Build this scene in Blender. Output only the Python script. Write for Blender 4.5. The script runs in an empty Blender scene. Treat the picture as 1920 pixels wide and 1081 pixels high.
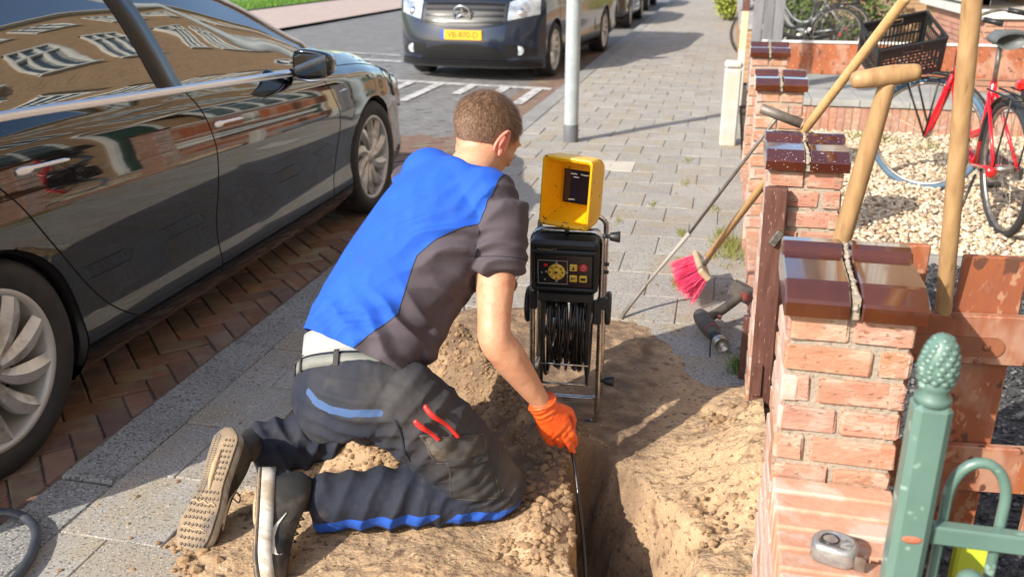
import bpy, bmesh, math, random
import numpy as np
from mathutils import Vector, Matrix, noise as mnoise
from bpy import context as ctx
R = math.radians
random.seed(7); rng = np.random.default_rng(7)
sc = ctx.scene
COL = sc.collection

# ------------------------------------------------------------------ camera, sky, sun, exposure
CAM_H = 1.43; PITCH = R(20.56); YAW = R(13.0)
cd = bpy.data.cameras.new('camera'); cam = bpy.data.objects.new('camera', cd); COL.objects.link(cam)
cam.location = (0, 0, CAM_H)
cam.rotation_euler = (R(90) - PITCH, 0, YAW)
cd.sensor_width = 36; cd.lens = 36 * 1680 / 1920.0
cd.clip_start = .05; cd.clip_end = 600
cd.dof.use_dof = True; cd.dof.focus_distance = 2.3; cd.dof.aperture_fstop = 4.6
sc.camera = cam
SUN_EL = R(32.5); SUN_DIR = Vector((.60, .80, 0)).normalized()       # the way the light travels over the ground
w = bpy.data.worlds.new('World'); sc.world = w; w.use_nodes = True
nt = w.node_tree; nt.nodes.clear()
sky = nt.nodes.new('ShaderNodeTexSky'); sky.sky_type = 'NISHITA'; sky.sun_disc = False
sky.sun_elevation = SUN_EL
sky.sun_rotation = math.atan2(-SUN_DIR.x, -SUN_DIR.y)
sky.air_density = 1.0; sky.dust_density = 1.4; sky.ozone_density = 1.0
bg = nt.nodes.new('ShaderNodeBackground'); bg.inputs[1].default_value = .15
wo = nt.nodes.new('ShaderNodeOutputWorld')
nt.links.new(sky.outputs[0], bg.inputs[0]); nt.links.new(bg.outputs[0], wo.inputs[0])
sl = bpy.data.lights.new('sun', 'SUN'); sl.energy = 3.9; sl.angle = R(.5); sl.color = (1, .93, .82)
so = bpy.data.objects.new('sun', sl); COL.objects.link(so)
ld = Vector((SUN_DIR.x * math.cos(SUN_EL), SUN_DIR.y * math.cos(SUN_EL), -math.sin(SUN_EL)))
so.rotation_euler = ld.to_track_quat('-Z', 'Y').to_euler(); so.location = (-6, -8, 9)
vs = sc.view_settings; vs.view_transform = 'Standard'; vs.look = 'None'; vs.exposure = .78; vs.gamma = 1
vs.use_curve_mapping = False
sc.cycles.max_bounces = 6; sc.cycles.transparent_max_bounces = 6

# ------------------------------------------------------------------ materials
def mat(name, base, rough=.6, metal=0., col2=None, cscale=6., cdetail=5, cpos=(.35, .65), bump=0., bscale=60., bdist=.004,
        coat=0., coat_rough=.03, spec=.5, rnd=0., rsat=0., hue=0., speck=None, sscale=250., sthr=(.55, .62), stretch=(1, 1, 1),
        attr=None, ior=1.5, emit=None, sheen=0., rvar=0., stain=None, stscale=2.5, stpos=(.5, .62), bump2=0., b2scale=9., b2dist=.01):
    m = bpy.data.materials.new(name); m.use_nodes = True
    t = m.node_tree; N = t.nodes; L = t.links; N.clear()
    out = N.new('ShaderNodeOutputMaterial'); b = N.new('ShaderNodeBsdfPrincipled'); L.new(b.outputs[0], out.inputs[0])
    b.inputs['Roughness'].default_value = rough; b.inputs['Metallic'].default_value = metal
    b.inputs['Specular IOR Level'].default_value = spec; b.inputs['IOR'].default_value = ior
    b.inputs['Coat Weight'].default_value = coat; b.inputs['Coat Roughness'].default_value = coat_rough
    if sheen: b.inputs['Sheen Weight'].default_value = sheen
    tc = N.new('ShaderNodeTexCoord'); oi = N.new('ShaderNodeObjectInfo')
    mp = N.new('ShaderNodeMapping'); mp.inputs['Scale'].default_value = stretch
    ad = N.new('ShaderNodeVectorMath'); ad.operation = 'ADD'
    sc_ = N.new('ShaderNodeMath'); sc_.operation = 'MULTIPLY'; sc_.inputs[1].default_value = 17.3
    L.new(oi.outputs['Random'], sc_.inputs[0]); L.new(tc.outputs['Object'], ad.inputs[0]); L.new(sc_.outputs[0], ad.inputs[1])
    L.new(ad.outputs[0], mp.inputs[0])
    def noise(scale, detail=5, rough_=.6):
        n = N.new('ShaderNodeTexNoise'); n.inputs['Scale'].default_value = scale; n.inputs['Detail'].default_value = detail
        n.inputs['Roughness'].default_value = rough_
        L.new(mp.outputs[0], n.inputs['Vector']); return n
    def ramp(src, p0, p1, c0=(0, 0, 0, 1), c1=(1, 1, 1, 1)):
        r = N.new('ShaderNodeValToRGB'); r.color_ramp.elements[0].position = p0; r.color_ramp.elements[1].position = p1
        r.color_ramp.elements[0].color = c0; r.color_ramp.elements[1].color = c1; L.new(src, r.inputs[0]); return r
    def mix(fac, a, bb):
        x = N.new('ShaderNodeMix'); x.data_type = 'RGBA'
        if fac is not None: L.new(fac, x.inputs[0])
        for i, v in ((6, a), (7, bb)):
            if hasattr(v, 'links') or hasattr(v, 'is_linked'): L.new(v, x.inputs[i])
            else: x.inputs[i].default_value = (*v[:3], 1)
        return x.outputs[2]
    c = N.new('ShaderNodeRGB'); c.outputs[0].default_value = (*base, 1); cur = c.outputs[0]
    if col2 is not None:
        cur = mix(ramp(noise(cscale, cdetail).outputs[0], *cpos).outputs[0], cur, col2)
    if stain is not None:
        cur = mix(ramp(noise(stscale, 4).outputs[0], *stpos).outputs[0], cur, stain)
    if speck is not None:
        for sp, thr, sca in (speck if isinstance(speck, list) else [(speck, sthr, sscale)]):
            cur = mix(ramp(noise(sca, 2, .5).outputs[0], *thr).outputs[0], cur, sp)
    if attr:                      # list of (attribute, colour): 0 keeps, 1 takes the colour; the edge sits at 0.5
        for an, ac in attr:
            a = N.new('ShaderNodeAttribute'); a.attribute_name = an
            cur = mix(ramp(a.outputs['Fac'], *((.0, 1.) if an in ('damp_shade', 'worn', 'dust') else (.42, .58))).outputs[0], cur, ac)
    if rnd or hue or rsat:
        h = N.new('ShaderNodeHueSaturation'); L.new(cur, h.inputs['Color'])
        def mr(a0, a1, mul):
            q = N.new('ShaderNodeMath'); q.operation = 'MULTIPLY'; q.inputs[1].default_value = mul; L.new(oi.outputs['Random'], q.inputs[0])
            f_ = N.new('ShaderNodeMath'); f_.operation = 'FRACT'; L.new(q.outputs[0], f_.inputs[0])
            z = N.new('ShaderNodeMapRange'); z.inputs['To Min'].default_value = a0; z.inputs['To Max'].default_value = a1
            L.new(f_.outputs[0], z.inputs[0]); return z.outputs[0]
        L.new(mr(1 - rnd, 1 + rnd, 1.), h.inputs['Value'])
        if hue: L.new(mr(.5 - hue, .5 + hue, 7.31), h.inputs['Hue'])
        if rsat: L.new(mr(1 - rsat, 1 + rsat, 3.77), h.inputs['Saturation'])
        cur = h.outputs[0]
    L.new(cur, b.inputs['Base Color'])
    if rvar:
        r2 = ramp(noise(cscale * 1.7, 4).outputs[0], .3, .7, (max(rough - rvar, 0),) * 3 + (1,), (min(rough + rvar, 1),) * 3 + (1,))
        L.new(r2.outputs[0], b.inputs['Roughness'])
    if bump or bump2:
        last = None
        for s, d, st in ((bscale, bdist, bump), (b2scale, b2dist, bump2)):
            if not st: continue
            bp = N.new('ShaderNodeBump'); bp.inputs['Strength'].default_value = st; bp.inputs['Distance'].default_value = d
            L.new(noise(s, 6).outputs[0], bp.inputs['Height'])
            if last is not None: L.new(last, bp.inputs['Normal'])
            last = bp.outputs[0]
        L.new(last, b.inputs['Normal'])
    if emit: b.inputs['Emission Color'].default_value = (*emit[0], 1); b.inputs['Emission Strength'].default_value = emit[1]
    return m

# ------------------------------------------------------------------ mesh helpers
def link(name, v, f, m=None, parent=None, smooth=False, mi=None, fm=None, mw=None):
    me = bpy.data.meshes.new(name)
    me.from_pydata([tuple(map(float, p)) for p in v], [], [tuple(int(i) for i in q) for q in f])
    ms = m if isinstance(m, (list, tuple)) else [m]
    for x in ms:
        if x: me.materials.append(x)
    if fm is not None: me.polygons.foreach_set('material_index', np.array(fm, dtype=np.int32))
    if smooth: me.polygons.foreach_set('use_smooth', np.ones(len(me.polygons), dtype=bool))
    me.update()
    o = bpy.data.objects.new(name, me); COL.objects.link(o)
    if parent: o.parent = parent
    if mw is not None: o.matrix_local = mw
    return o
class MB:
    def __init__(s): s.v = []; s.f = []; s.sm = []; s.m = []; s.cm = 0
    def add(s, v, f, smooth=False):
        n = len(s.v); s.v += [tuple(map(float, p)) for p in v]; s.f += [tuple(i + n for i in q) for q in f]
        s.sm += [smooth] * len(f); s.m += [s.cm] * len(f); return s
    def box(s, c, size, rot=None, taper=None, bev=0.):
        x, y, z = [q / 2 for q in size]
        if bev:
            b_ = min(bev, x * .9, y * .9, z * .9); pts = []; 
            for sz in (-1, 1):
                for (a, bb) in ((-1, -1), (1, -1), (1, 1), (-1, 1)):
                    pts += [(a * (x - b_), bb * (y - b_), sz * z), (a * x, bb * (y - b_), sz * (z - b_)), (a * (x - b_), bb * y, sz * (z - b_))]
            bm = bmesh.new()
            for p in pts: bm.verts.new(p)
            r_ = bmesh.ops.convex_hull(bm, input=bm.verts)
            bmesh.ops.dissolve_limit(bm, angle_limit=.02, verts=bm.verts, edges=bm.edges)
            bm.verts.index_update(); v = [tuple(q.co) for q in bm.verts]; f = [tuple(q.index for q in g.verts) for g in bm.faces]; bm.free()
        else:
            v = [(a, b_, c_) for c_ in (-z, z) for (a, b_) in ((-x, -y), (x, -y), (x, y), (-x, y))]
            if taper: v = v[:4] + [(a * taper, b_ * taper, c_) for a, b_, c_ in v[4:]]
            f = [(3, 2, 1, 0), (4, 5, 6, 7), (0, 1, 5, 4), (1, 2, 6, 5), (2, 3, 7, 6), (3, 0, 4, 7)]
        M = rot.to_matrix() if hasattr(rot, 'to_matrix') else rot
        if M is not None: v = [tuple(M @ Vector(p)) for p in v]
        return s.add([(p[0] + c[0], p[1] + c[1], p[2] + c[2]) for p in v], f)
    def tube(s, path, r, n=10, cap=True, up=None, flat=None, smooth=True, closed=False):
        P = [Vector(p) for p in path]; k = len(P); rs = r if isinstance(r, (list, tuple, np.ndarray)) else [r] * k
        T = []
        for i in range(k):
            a = P[i - 1] if (i > 0 or closed) else P[0]; b_ = P[(i + 1) % k] if (i < k - 1 or closed) else P[-1]
            T.append((b_ - a).normalized() if (b_ - a).length > 1e-9 else Vector((0, 0, 1)))
        u = Vector(up) if up else (Vector((0, 0, 1)) if abs(T[0].z) < .9 else Vector((1, 0, 0)))
        v = []; f = []
        for i in range(k):
            a = (u - T[i] * u.dot(T[i]))
            a = a.normalized() if a.length > 1e-6 else T[i].orthogonal().normalized()
            b_ = T[i].cross(a); u = a if not up else Vector(up)
            for j in range(n):
                th = 2 * math.pi * j / n; ra = rs[i]; rb = rs[i] * (flat if flat else 1)
                v.append(P[i] + a * math.cos(th) * ra + b_ * math.sin(th) * rb)
        for i in range(k if closed else k - 1):
            for j in range(n):
                a0 = i * n + j; a1 = i * n + (j + 1) % n; i2 = (i + 1) % k; f.append((a0, a1, i2 * n + (j + 1) % n, i2 * n + j))
        s.add(v, f, smooth)
        if cap and not closed:
            q = len(s.v) - len(v); s.f += [tuple(q + j for j in range(n))[::-1], tuple(q + (k - 1) * n + j for j in range(n))]; s.sm += [False] * 2; s.m += [s.cm] * 2
        return s
    def lathe(s, prof, n=24, c=(0, 0, 0), axis='z', smooth=True, close=False):
        v = []; f = []
        for (r_, h) in prof:
            for j in range(n):
                th = 2 * math.pi * j / n; a, b_ = r_ * math.cos(th), r_ * math.sin(th)
                p = {'z': (a, b_, h), 'x': (h, a, b_), 'y': (b_, h, a)}[axis]
                v.append((p[0] + c[0], p[1] + c[1], p[2] + c[2]))
        k = len(prof)
        for i in range(k if close else k - 1):
            for j in range(n): f.append((i * n + j, i * n + (j + 1) % n, ((i + 1) % k) * n + (j + 1) % n, ((i + 1) % k) * n + j))
        return s.add(v, f, smooth)
    def prism(s, poly, d, M=None, smooth=False):
        # poly in the local xy plane, thickness d along z, M a 4x4 placing it
        n = len(poly); v = [Vector((p[0], p[1], -d / 2)) for p in poly] + [Vector((p[0], p[1], d / 2)) for p in poly]
        f = [tuple(range(n))[::-1], tuple(range(n, 2 * n))] + [(i, (i + 1) % n, n + (i + 1) % n, n + i) for i in range(n)]
        if M is not None: v = [M @ p for p in v]
        return s.add(v, f, smooth)
    def ico(s, c, r, sub=1, jit=0., smooth=True, scale=(1, 1, 1)):
        bm = bmesh.new(); bmesh.ops.create_icosphere(bm, subdivisions=sub, radius=1)
        v = [(p.co.x * r * scale[0] * (1 + random.uniform(-jit, jit)) + c[0], p.co.y * r * scale[1] * (1 + random.uniform(-jit, jit)) + c[1],
              p.co.z * r * scale[2] * (1 + random.uniform(-jit, jit)) + c[2]) for p in bm.verts]
        f = [tuple(q.index for q in g.verts) for g in bm.faces]; bm.free()
        return s.add(v, f, smooth)
    def build(s, name, m=None, parent=None, loc=None, rot=None):
        me = bpy.data.meshes.new(name); me.from_pydata(s.v, [], s.f)
        for x in (m if isinstance(m, (list, tuple)) else [m]):
            if x: me.materials.append(x)
        me.polygons.foreach_set('use_smooth', np.array(s.sm, dtype=bool)); me.polygons.foreach_set('material_index', np.array(s.m, dtype=np.int32))
        me.update(); o = bpy.data.objects.new(name, me); COL.objects.link(o)
        if parent: o.parent = parent
        if loc is not None: o.location = loc
        if rot is not None: o.rotation_euler = rot
        return o
def tag(o, label=None, cat=None, group=None, kind=None):
    if label: o['label'] = label
    if cat: o['category'] = cat
    if group: o['group'] = group
    if kind: o['kind'] = kind
    return o
def empty(name, loc=(0, 0, 0), rz=0., label=None, cat=None, group=None):
    o = bpy.data.objects.new(name, None); COL.objects.link(o); o.location = loc; o.rotation_euler = (0, 0, rz); o.empty_display_size = .1
    return tag(o, label, cat, group)
def inst(src, parent=None, loc=(0, 0, 0), rot=(0, 0, 0), scale=(1, 1, 1), name=None):
    o = src.copy(); COL.objects.link(o); o.parent = parent; o.location = loc; o.rotation_euler = rot; o.scale = scale
    if name: o.name = name
    return o
def copy_tree(o, parent=None):
    c = o.copy(); COL.objects.link(c); c.parent = parent
    for ch in [q for q in bpy.data.objects if q.parent == o]: copy_tree(ch, c)
    return c
def remesh(o, vox, smooth=0, fac=.5):
    """voxel-unite the overlapping closed shells of o into one skin; bakes the result into the mesh"""
    md = o.modifiers.new('r', 'REMESH'); md.mode = 'VOXEL'; md.voxel_size = vox; md.use_smooth_shade = True
    if smooth: ms = o.modifiers.new('s', 'SMOOTH'); ms.iterations = smooth; ms.factor = fac
    dg = ctx.evaluated_depsgraph_get(); dg.update(); ev = o.evaluated_get(dg)
    me = bpy.data.meshes.new_from_object(ev, depsgraph=dg); old = o.data; mats = [x for x in old.materials]
    o.modifiers.clear(); o.data = me; me.materials.clear()
    for x in mats: me.materials.append(x)
    me.polygons.foreach_set('use_smooth', np.ones(len(me.polygons), dtype=bool)); return o
def getv(o):
    a = np.empty(len(o.data.vertices) * 3); o.data.vertices.foreach_get('co', a); return a.reshape(-1, 3)
def getn(o):
    a = np.empty(len(o.data.vertices) * 3); o.data.vertices.foreach_get('normal', a); return a.reshape(-1, 3)
def setv(o, a): o.data.vertices.foreach_set('co', a.ravel()); o.data.update()
def setattr_(o, name, a):
    at = o.data.attributes.new(name, 'FLOAT', 'POINT'); at.data.foreach_set('value', np.asarray(a, dtype=np.float32))
# value noise in numpy
_T = rng.random((64, 64, 64)).astype(np.float32)
def vnoise(p):
    p = np.asarray(p, dtype=np.float64); i = np.floor(p).astype(int); t = p - i; t = t * t * (3 - 2 * t)
    o = np.zeros(len(p))
    for dx in (0, 1):
        for dy in (0, 1):
            for dz in (0, 1):
                wt = (t[:, 0] if dx else 1 - t[:, 0]) * (t[:, 1] if dy else 1 - t[:, 1]) * (t[:, 2] if dz else 1 - t[:, 2])
                o += wt * _T[(i[:, 0] + dx) % 64, (i[:, 1] + dy) % 64, (i[:, 2] + dz) % 64]
    return o
def fbm(p, oct=4, gain=.5):
    p = np.asarray(p, dtype=np.float64); o = np.zeros(len(p)); a = 1; tot = 0
    for k in range(oct): o += a * (vnoise(p * 2 ** k + 7.3 * k) - .5); tot += a; a *= gain
    return o / tot * 2
def spl(xs, ys, x):
    """monotone-ish cubic (Catmull-Rom in finite differences) through the points"""
    xs = np.asarray(xs, float); ys = np.asarray(ys, float); x = np.asarray(x, float)
    d = np.gradient(ys, xs); sec = np.diff(ys) / np.diff(xs)
    for k in range(1, len(xs) - 1):
        if sec[k - 1] * sec[k] <= 0: d[k] = 0
    i = np.clip(np.searchsorted(xs, x) - 1, 0, len(xs) - 2); h = xs[i + 1] - xs[i]; t = np.clip((x - xs[i]) / h, 0, 1)
    return (2 * t**3 - 3 * t**2 + 1) * ys[i] + (t**3 - 2 * t**2 + t) * h * d[i] + (-2 * t**3 + 3 * t**2) * ys[i + 1] + (t**3 - t**2) * h * d[i + 1]
def crv(pts, n=12):
    """Catmull-Rom through 3-D points"""
    P = [Vector(p) for p in pts]; P = [P[0] * 2 - P[1]] + P + [P[-1] * 2 - P[-2]]; o = []
    for i in range(1, len(P) - 2):
        for k in range(n):
            t = k / n; a, b, c, d = P[i - 1], P[i], P[i + 1], P[i + 2]
            o.append(.5 * ((2 * b) + (c - a) * t + (2 * a - 5 * b + 4 * c - d) * t * t + (3 * b - a - 3 * c + d) * t**3))
    return o + [P[-2]]
def text_mesh(name, s, size, m, parent, mw, extrude=.0006):
    cu = bpy.data.curves.new(name, 'FONT'); cu.body = s; cu.size = size; cu.align_x = 'CENTER'; cu.align_y = 'CENTER'; cu.extrude = extrude
    t = bpy.data.objects.new(name, cu); COL.objects.link(t); dg = ctx.evaluated_depsgraph_get(); dg.update()
    me = bpy.data.meshes.new_from_object(t.evaluated_get(dg), depsgraph=dg); bpy.data.objects.remove(t)
    me.materials.clear(); me.materials.append(m); o = bpy.data.objects.new(name, me); COL.objects.link(o); o.parent = parent; o.matrix_local = mw; return o
def frame(loc, x, y):
    """matrix with local x along x, local y near y"""
    x = Vector(x).normalized(); z = x.cross(Vector(y)).normalized(); y = z.cross(x)
    M = Matrix((x, y, z)).transposed().to_4x4(); M.translation = Vector(loc); return M
# ------------------------------------------------------------------ ground, road, pavement
M_soil = mat('soil', (.10, .075, .05), .95, col2=(.06, .045, .03), cscale=8, bump=.6, bscale=40)
M_slab = mat('concrete slab', (.365, .338, .30), .88, col2=(.30, .28, .255), cscale=4, speck=[((.13, .125, .12), (.57, .64), 130.), ((.55, .53, .5), (.62, .68), 170.)],
             bump=.5, bscale=160, bdist=.003, rnd=.06, hue=.006, stain=(.33, .28, .21), stscale=3)
M_slab_pale = mat('pale slab', (.55, .5, .42), .88, col2=(.47, .43, .37), cscale=5, bump=.3, bscale=140, bdist=.002)
M_kerb = mat('kerb concrete', (.30, .295, .28), .9, col2=(.23, .225, .215), cscale=6, speck=[((.10, .10, .095), (.55, .62), 110.), ((.5, .49, .46), (.6, .66), 150.)], bump=.7, bscale=130, bdist=.004, rnd=.08)
M_joint = mat('joint sand', (.27, .235, .18), .95, col2=(.20, .19, .12), cscale=5, bump=.4, bscale=120)
M_rbrick = mat('road brick', (.27, .15, .105), .85, col2=(.19, .115, .09), cscale=14, bump=.6, bscale=70, bdist=.004, rnd=.24, hue=.008, rsat=.2, stain=(.25, .20, .14), stscale=5)
M_gbrick = mat('grey road brick', (.21, .205, .20), .85, col2=(.15, .145, .14), cscale=10, bump=.5, bscale=70, rnd=.2, hue=.02)
M_road = mat('road surface', (.175, .17, .168), .9, col2=(.125, .122, .12), cscale=3, speck=[((.3, .29, .28), (.58, .64), 60.)], bump=.4, bscale=70)
M_white = mat('white paint', (.58, .57, .55), .7, col2=(.30, .29, .28), cscale=9, cpos=(.42, .62))
M_grass = mat('lawn', (.14, .26, .03), .9, col2=(.09, .19, .02), cscale=6, bump=.8, bscale=60)
M_pink = mat('pink footpath', (.46, .36, .31), .9, col2=(.4, .3, .26), cscale=5, bump=.3, bscale=40)

def sheet(name, rects, z, m, kind='structure', parent=None):
    v = []; f = []
    for (x0, x1, y0, y1) in rects:
        n = len(v); v += [(x0, y0, z), (x1, y0, z), (x1, y1, z), (x0, y1, z)]; f += [(n, n + 1, n + 2, n + 3)]
    o = link(name, v, f, m, parent); return tag(o, kind=kind) if kind else o
sheet('ground', [(-300, 300, -300, 300)], -1.0, M_soil)
RZ = -.08                                                       # top of the road
road = sheet('road', [(-8.9, -1.8, -30, 200)], RZ - .012, M_road)
HX0, HX1, HY0, HY1 = -1.30, .165, .9, 3.62                      # opening in the pavement for the dug-up part
pave = sheet('pavement', [(-1.62, HX0, HY0, HY1), (-1.62, .165, -8, HY0), (-1.62, .165, HY1, 200)], -.009, M_joint)
path = sheet('footpath', [(-12.4, -8.9, -30, 200)], -.03, M_pink)
lawn = sheet('lawn', [(-60, -12.4, -30, 200)], .0, M_grass)
gg = sheet('garden_ground', [(.165, 3.3, -8, 60)], -.03, M_soil)

# grass blades on the lawn edge that shows
g = MB()
for i in range(5000):
    x = -12.4 - abs(random.gauss(0, 1.4)); y = random.uniform(18, 34); h = random.uniform(.05, .13); a = random.uniform(0, 3.14)
    dx, dy = math.cos(a) * .012, math.sin(a) * .012
    g.add([(x - dx, y - dy, 0), (x + dx, y + dy, 0), (x + random.uniform(-.04, .04), y + random.uniform(-.04, .04), h)], [(0, 1, 2)])
tag(g.build('grass', M_grass), 'bright green grass of the lawn across the road', 'grass', kind='stuff')

# kerb stones
kb = MB(); kb.box((0, 0, 0), (.178, .992, .2), bev=.008); kerb = empty('kerb', (0, 0, 0)); tag(kerb, kind='structure')
k0 = kb.build('kerb_stone', M_kerb, kerb, (-1.705, .4, -.1))
for i in range(1, 30): inst(k0, kerb, (-1.705 + random.uniform(-.002, .002), .4 + i, -.1 + random.uniform(-.003, .002)))
sheet('far_kerb', [(-1.795, -1.62, 30, 200)], 0., M_kerb)

# the dug-up part: polygon of the sand on the ground
SAND = [(-1.20, 1.35), (-1.27, 1.66), (-1.17, 1.95), (-1.20, 2.3), (-1.22, 2.62), (-1.10, 2.9), (-1.05, 3.2), (-.95, 3.42), (-.75, 3.50), (-.5, 3.42), (-.34, 3.44),
        (-.20, 3.40), (-.08, 3.12), (-.02, 2.95), (.06, 2.86), (.165, 2.90), (.30, 2.9), (.30, .95), (-1.0, .95)]
def poly_dist(px, py, poly):
    """signed distance (positive inside)"""
    d = np.full(px.shape, 1e9); ins = np.zeros(px.shape, bool); n = len(poly)
    for i in range(n):
        x0, y0 = poly[i]; x1, y1 = poly[(i + 1) % n]; ex, ey = x1 - x0, y1 - y0
        t = np.clip(((px - x0) * ex + (py - y0) * ey) / (ex * ex + ey * ey), 0, 1)
        d = np.minimum(d, np.hypot(px - x0 - t * ex, py - y0 - t * ey))
        c = ((y0 > py) != (y1 > py)) & (px < (x1 - x0) * (py - y0) / (y1 - y0 + 1e-12) + x0); ins ^= c
    return np.where(ins, d, -d)
def trench(x, y):
    """1 inside the trench, 0 outside"""
    xl = spl([.6, 1.5, 1.8, 2.06, 2.2, 2.32], [-.14, -.235, -.265, -.315, -.34, -.36], y); xr = spl([.6, 1.5, 1.85, 2.0, 2.15, 2.24, 2.32], [.19, .10, .055, .035, -.045, -.145, -.19], y)
    nn = .012 * np.sin(y * 23) + .008 * np.sin(y * 51 + 1)
    a = np.clip((x - xl - nn * .5) / .022, 0, 1); b = np.clip((xr + nn - x) / .17, 0, 1); b = b * b * (3 - 2 * b); c = np.clip((2.335 + .02 * np.sin(x * 40) - y) / .04, 0, 1)
    return a * b * c
def gs(x, y, cx, cy, sx, sy=None, rot=0):
    sy = sy or sx; c, s = math.cos(rot), math.sin(rot); u = (x - cx) * c + (y - cy) * s; v = -(x - cx) * s + (y - cy) * c
    return np.exp(-(u / sx)**2 - (v / sy)**2)
def sand_h(x, y, detail=True):
    x = np.asarray(x, float); y = np.asarray(y, float); P = np.stack([x.ravel(), y.ravel(), 0 * x.ravel()], 1)
    d = poly_dist(x, y, SAND); n1 = fbm(P * 5, 4).reshape(x.shape); n2 = fbm(P * 22 + 9, 4).reshape(x.shape)
    d = d + .05 * n1 + .02 * n2
    h = np.interp(d, [-.14, -.04, 0, .05, .28], [-.045, -.010, -.001, .0035, .019])
    h = h + .02 * n1 * np.clip(d * 5, 0, 1) + .0045 * n2 * np.clip(1 - np.abs(d) * 5, 0, 1)
    m = np.zeros_like(h)
    for t in np.linspace(0, 1, 7):                                                     # spoil ridge behind the man
        m = np.maximum(m, (.15 - .05 * t) * gs(x, y, -.84 + .42 * t, 2.80 - .46 * t, .12, .09, -.83))
    m = np.maximum(m, .11 * gs(x, y, -.93, 2.14, .16, .11, -.2))                         # sand between the legs
    m = np.maximum(m, .085 * gs(x, y, -.76, 2.16, .16, .08, -.1))
    m = np.maximum(m, .05 * gs(x, y, -.37, 2.17, .07, .16, .1)); m = np.maximum(m, .05 * gs(x, y, -.36, 1.9, .07, .14))
    m = np.maximum(m, .045 * gs(x, y, -.26, 3.18, .10, .07, .3))
    m = np.maximum(m, .03 * gs(x, y, -.85, 3.3, .2, .1)); m = np.maximum(m, .035 * gs(x, y, -.62, 3.4, .2, .06))
    m = np.maximum(m, .13 * gs(x, y, .22, 2.35, .16, .5)); m = np.maximum(m, .12 * gs(x, y, .24, 1.6, .17, .6))   # bank against the wall
    m = np.maximum(m, .05 * gs(x, y, -.55, 1.62, .3, .13))
    h = h + m * (1 + .5 * n1) + n2 * (.004 + .045 * m) * np.clip(d * 12, 0, 1)
    if detail:
        n3 = fbm(P * 70 + 3, 3).reshape(x.shape); h = h + n3 * (.0022 + .04 * m) * np.clip(d * 12, 0, 1)
        # dug-out pocks with clods in the sunlit bank
        for (cx, cy, r_, dp) in ((.075, 2.60, .035, .03), (.10, 2.52, .03, .025), (.02, 2.67, .025, .02), (.055, 2.12, .03, .03), (.09, 2.03, .035, .03), (.07, 1.93, .03, .03), (.12, 2.25, .02, .02)):
            h = h - dp * gs(x, y, cx, cy, r_) * (1 + 1.2 * n2)
    tr = trench(x, y)
    floor = -.42 + .06 * n1 + .04 * n2 + .16 * gs(x, y, -.24, 2.3, .12, .14)
    h = h * (1 - tr) + floor * tr
    return h
nx, ny = 330, 600
gx = np.linspace(HX0 - .03, .20, nx); gy = np.linspace(HY0 - .02, HY1 + .02, ny); X, Y = np.meshgrid(gx, gy)
Z = sand_h(X, Y)
# trench walls lean and crumble a little
dZx = np.gradient(Z, gx, axis=1); st = np.clip(np.abs(dZx) - 1.5, 0, 6) / 6
P3 = np.stack([X.ravel() * 18, Y.ravel() * 18, Z.ravel() * 18], 1); X2 = X + st * .02 * fbm(P3, 3).reshape(X.shape)
V = np.stack([X2.ravel(), Y.ravel(), Z.ravel()], 1)
ii = np.arange(nx * ny).reshape(ny, nx); F = np.stack([ii[:-1, :-1].ravel(), ii[:-1, 1:].ravel(), ii[1:, 1:].ravel(), ii[1:, :-1].ravel()], 1)
M_sand = mat('dug sand', (.50, .345, .20), .95, col2=(.40, .265, .15), cscale=6, cdetail=10, cpos=(.40, .62), speck=[((.20, .12, .07), (.58, .70), 26.), ((.15, .09, .05), (.60, .68), 75.), ((.55, .45, .33), (.64, .7), 120.)],
             bump=.9, bscale=95, bdist=.006, bump2=.7, b2scale=26, b2dist=.012, attr=[('damp_shade', (.17, .11, .07))])
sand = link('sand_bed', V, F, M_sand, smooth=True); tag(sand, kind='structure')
damp_shade = np.clip(.25 + .9 * fbm(np.stack([X.ravel() * 6, Y.ravel() * 6, 0 * X.ravel()], 1) + 4, 4), 0, 1) * 0
for t in np.linspace(0, 1, 7): damp_shade = np.maximum(damp_shade, (1.25 * gs(X, Y, -.84 + .42 * t, 2.80 - .46 * t, .12, .10, -.83)).ravel())  # spoil ridge: damp soil and its shade, both put into the colour
damp_shade = np.maximum(damp_shade, (.9 * gs(X, Y, -.35, 2.15, .09, .2)).ravel())
shade_xy = .78 * np.clip((-.06 - X.ravel()) / .12, 0, 1) * np.clip((Y.ravel() - 1.85 + .6 * np.clip(X.ravel() + .5, -1, 0)) / .25, 0, 1); damp_shade = np.maximum(damp_shade, shade_xy)  # shade around man and reel painted into the sand; bank by the wall stays pale
damp_shade = damp_shade * (1 + .9 * fbm(np.stack([X.ravel() * 25, Y.ravel() * 25, 0 * X.ravel()], 1), 4)) - .1
damp_shade = np.maximum(damp_shade, np.clip((-Z.ravel() - .06) * 3.0, 0, .62) )  # darker with depth in the trench
setattr_(sand, 'damp_shade', np.clip(damp_shade, 0, 1))
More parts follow.
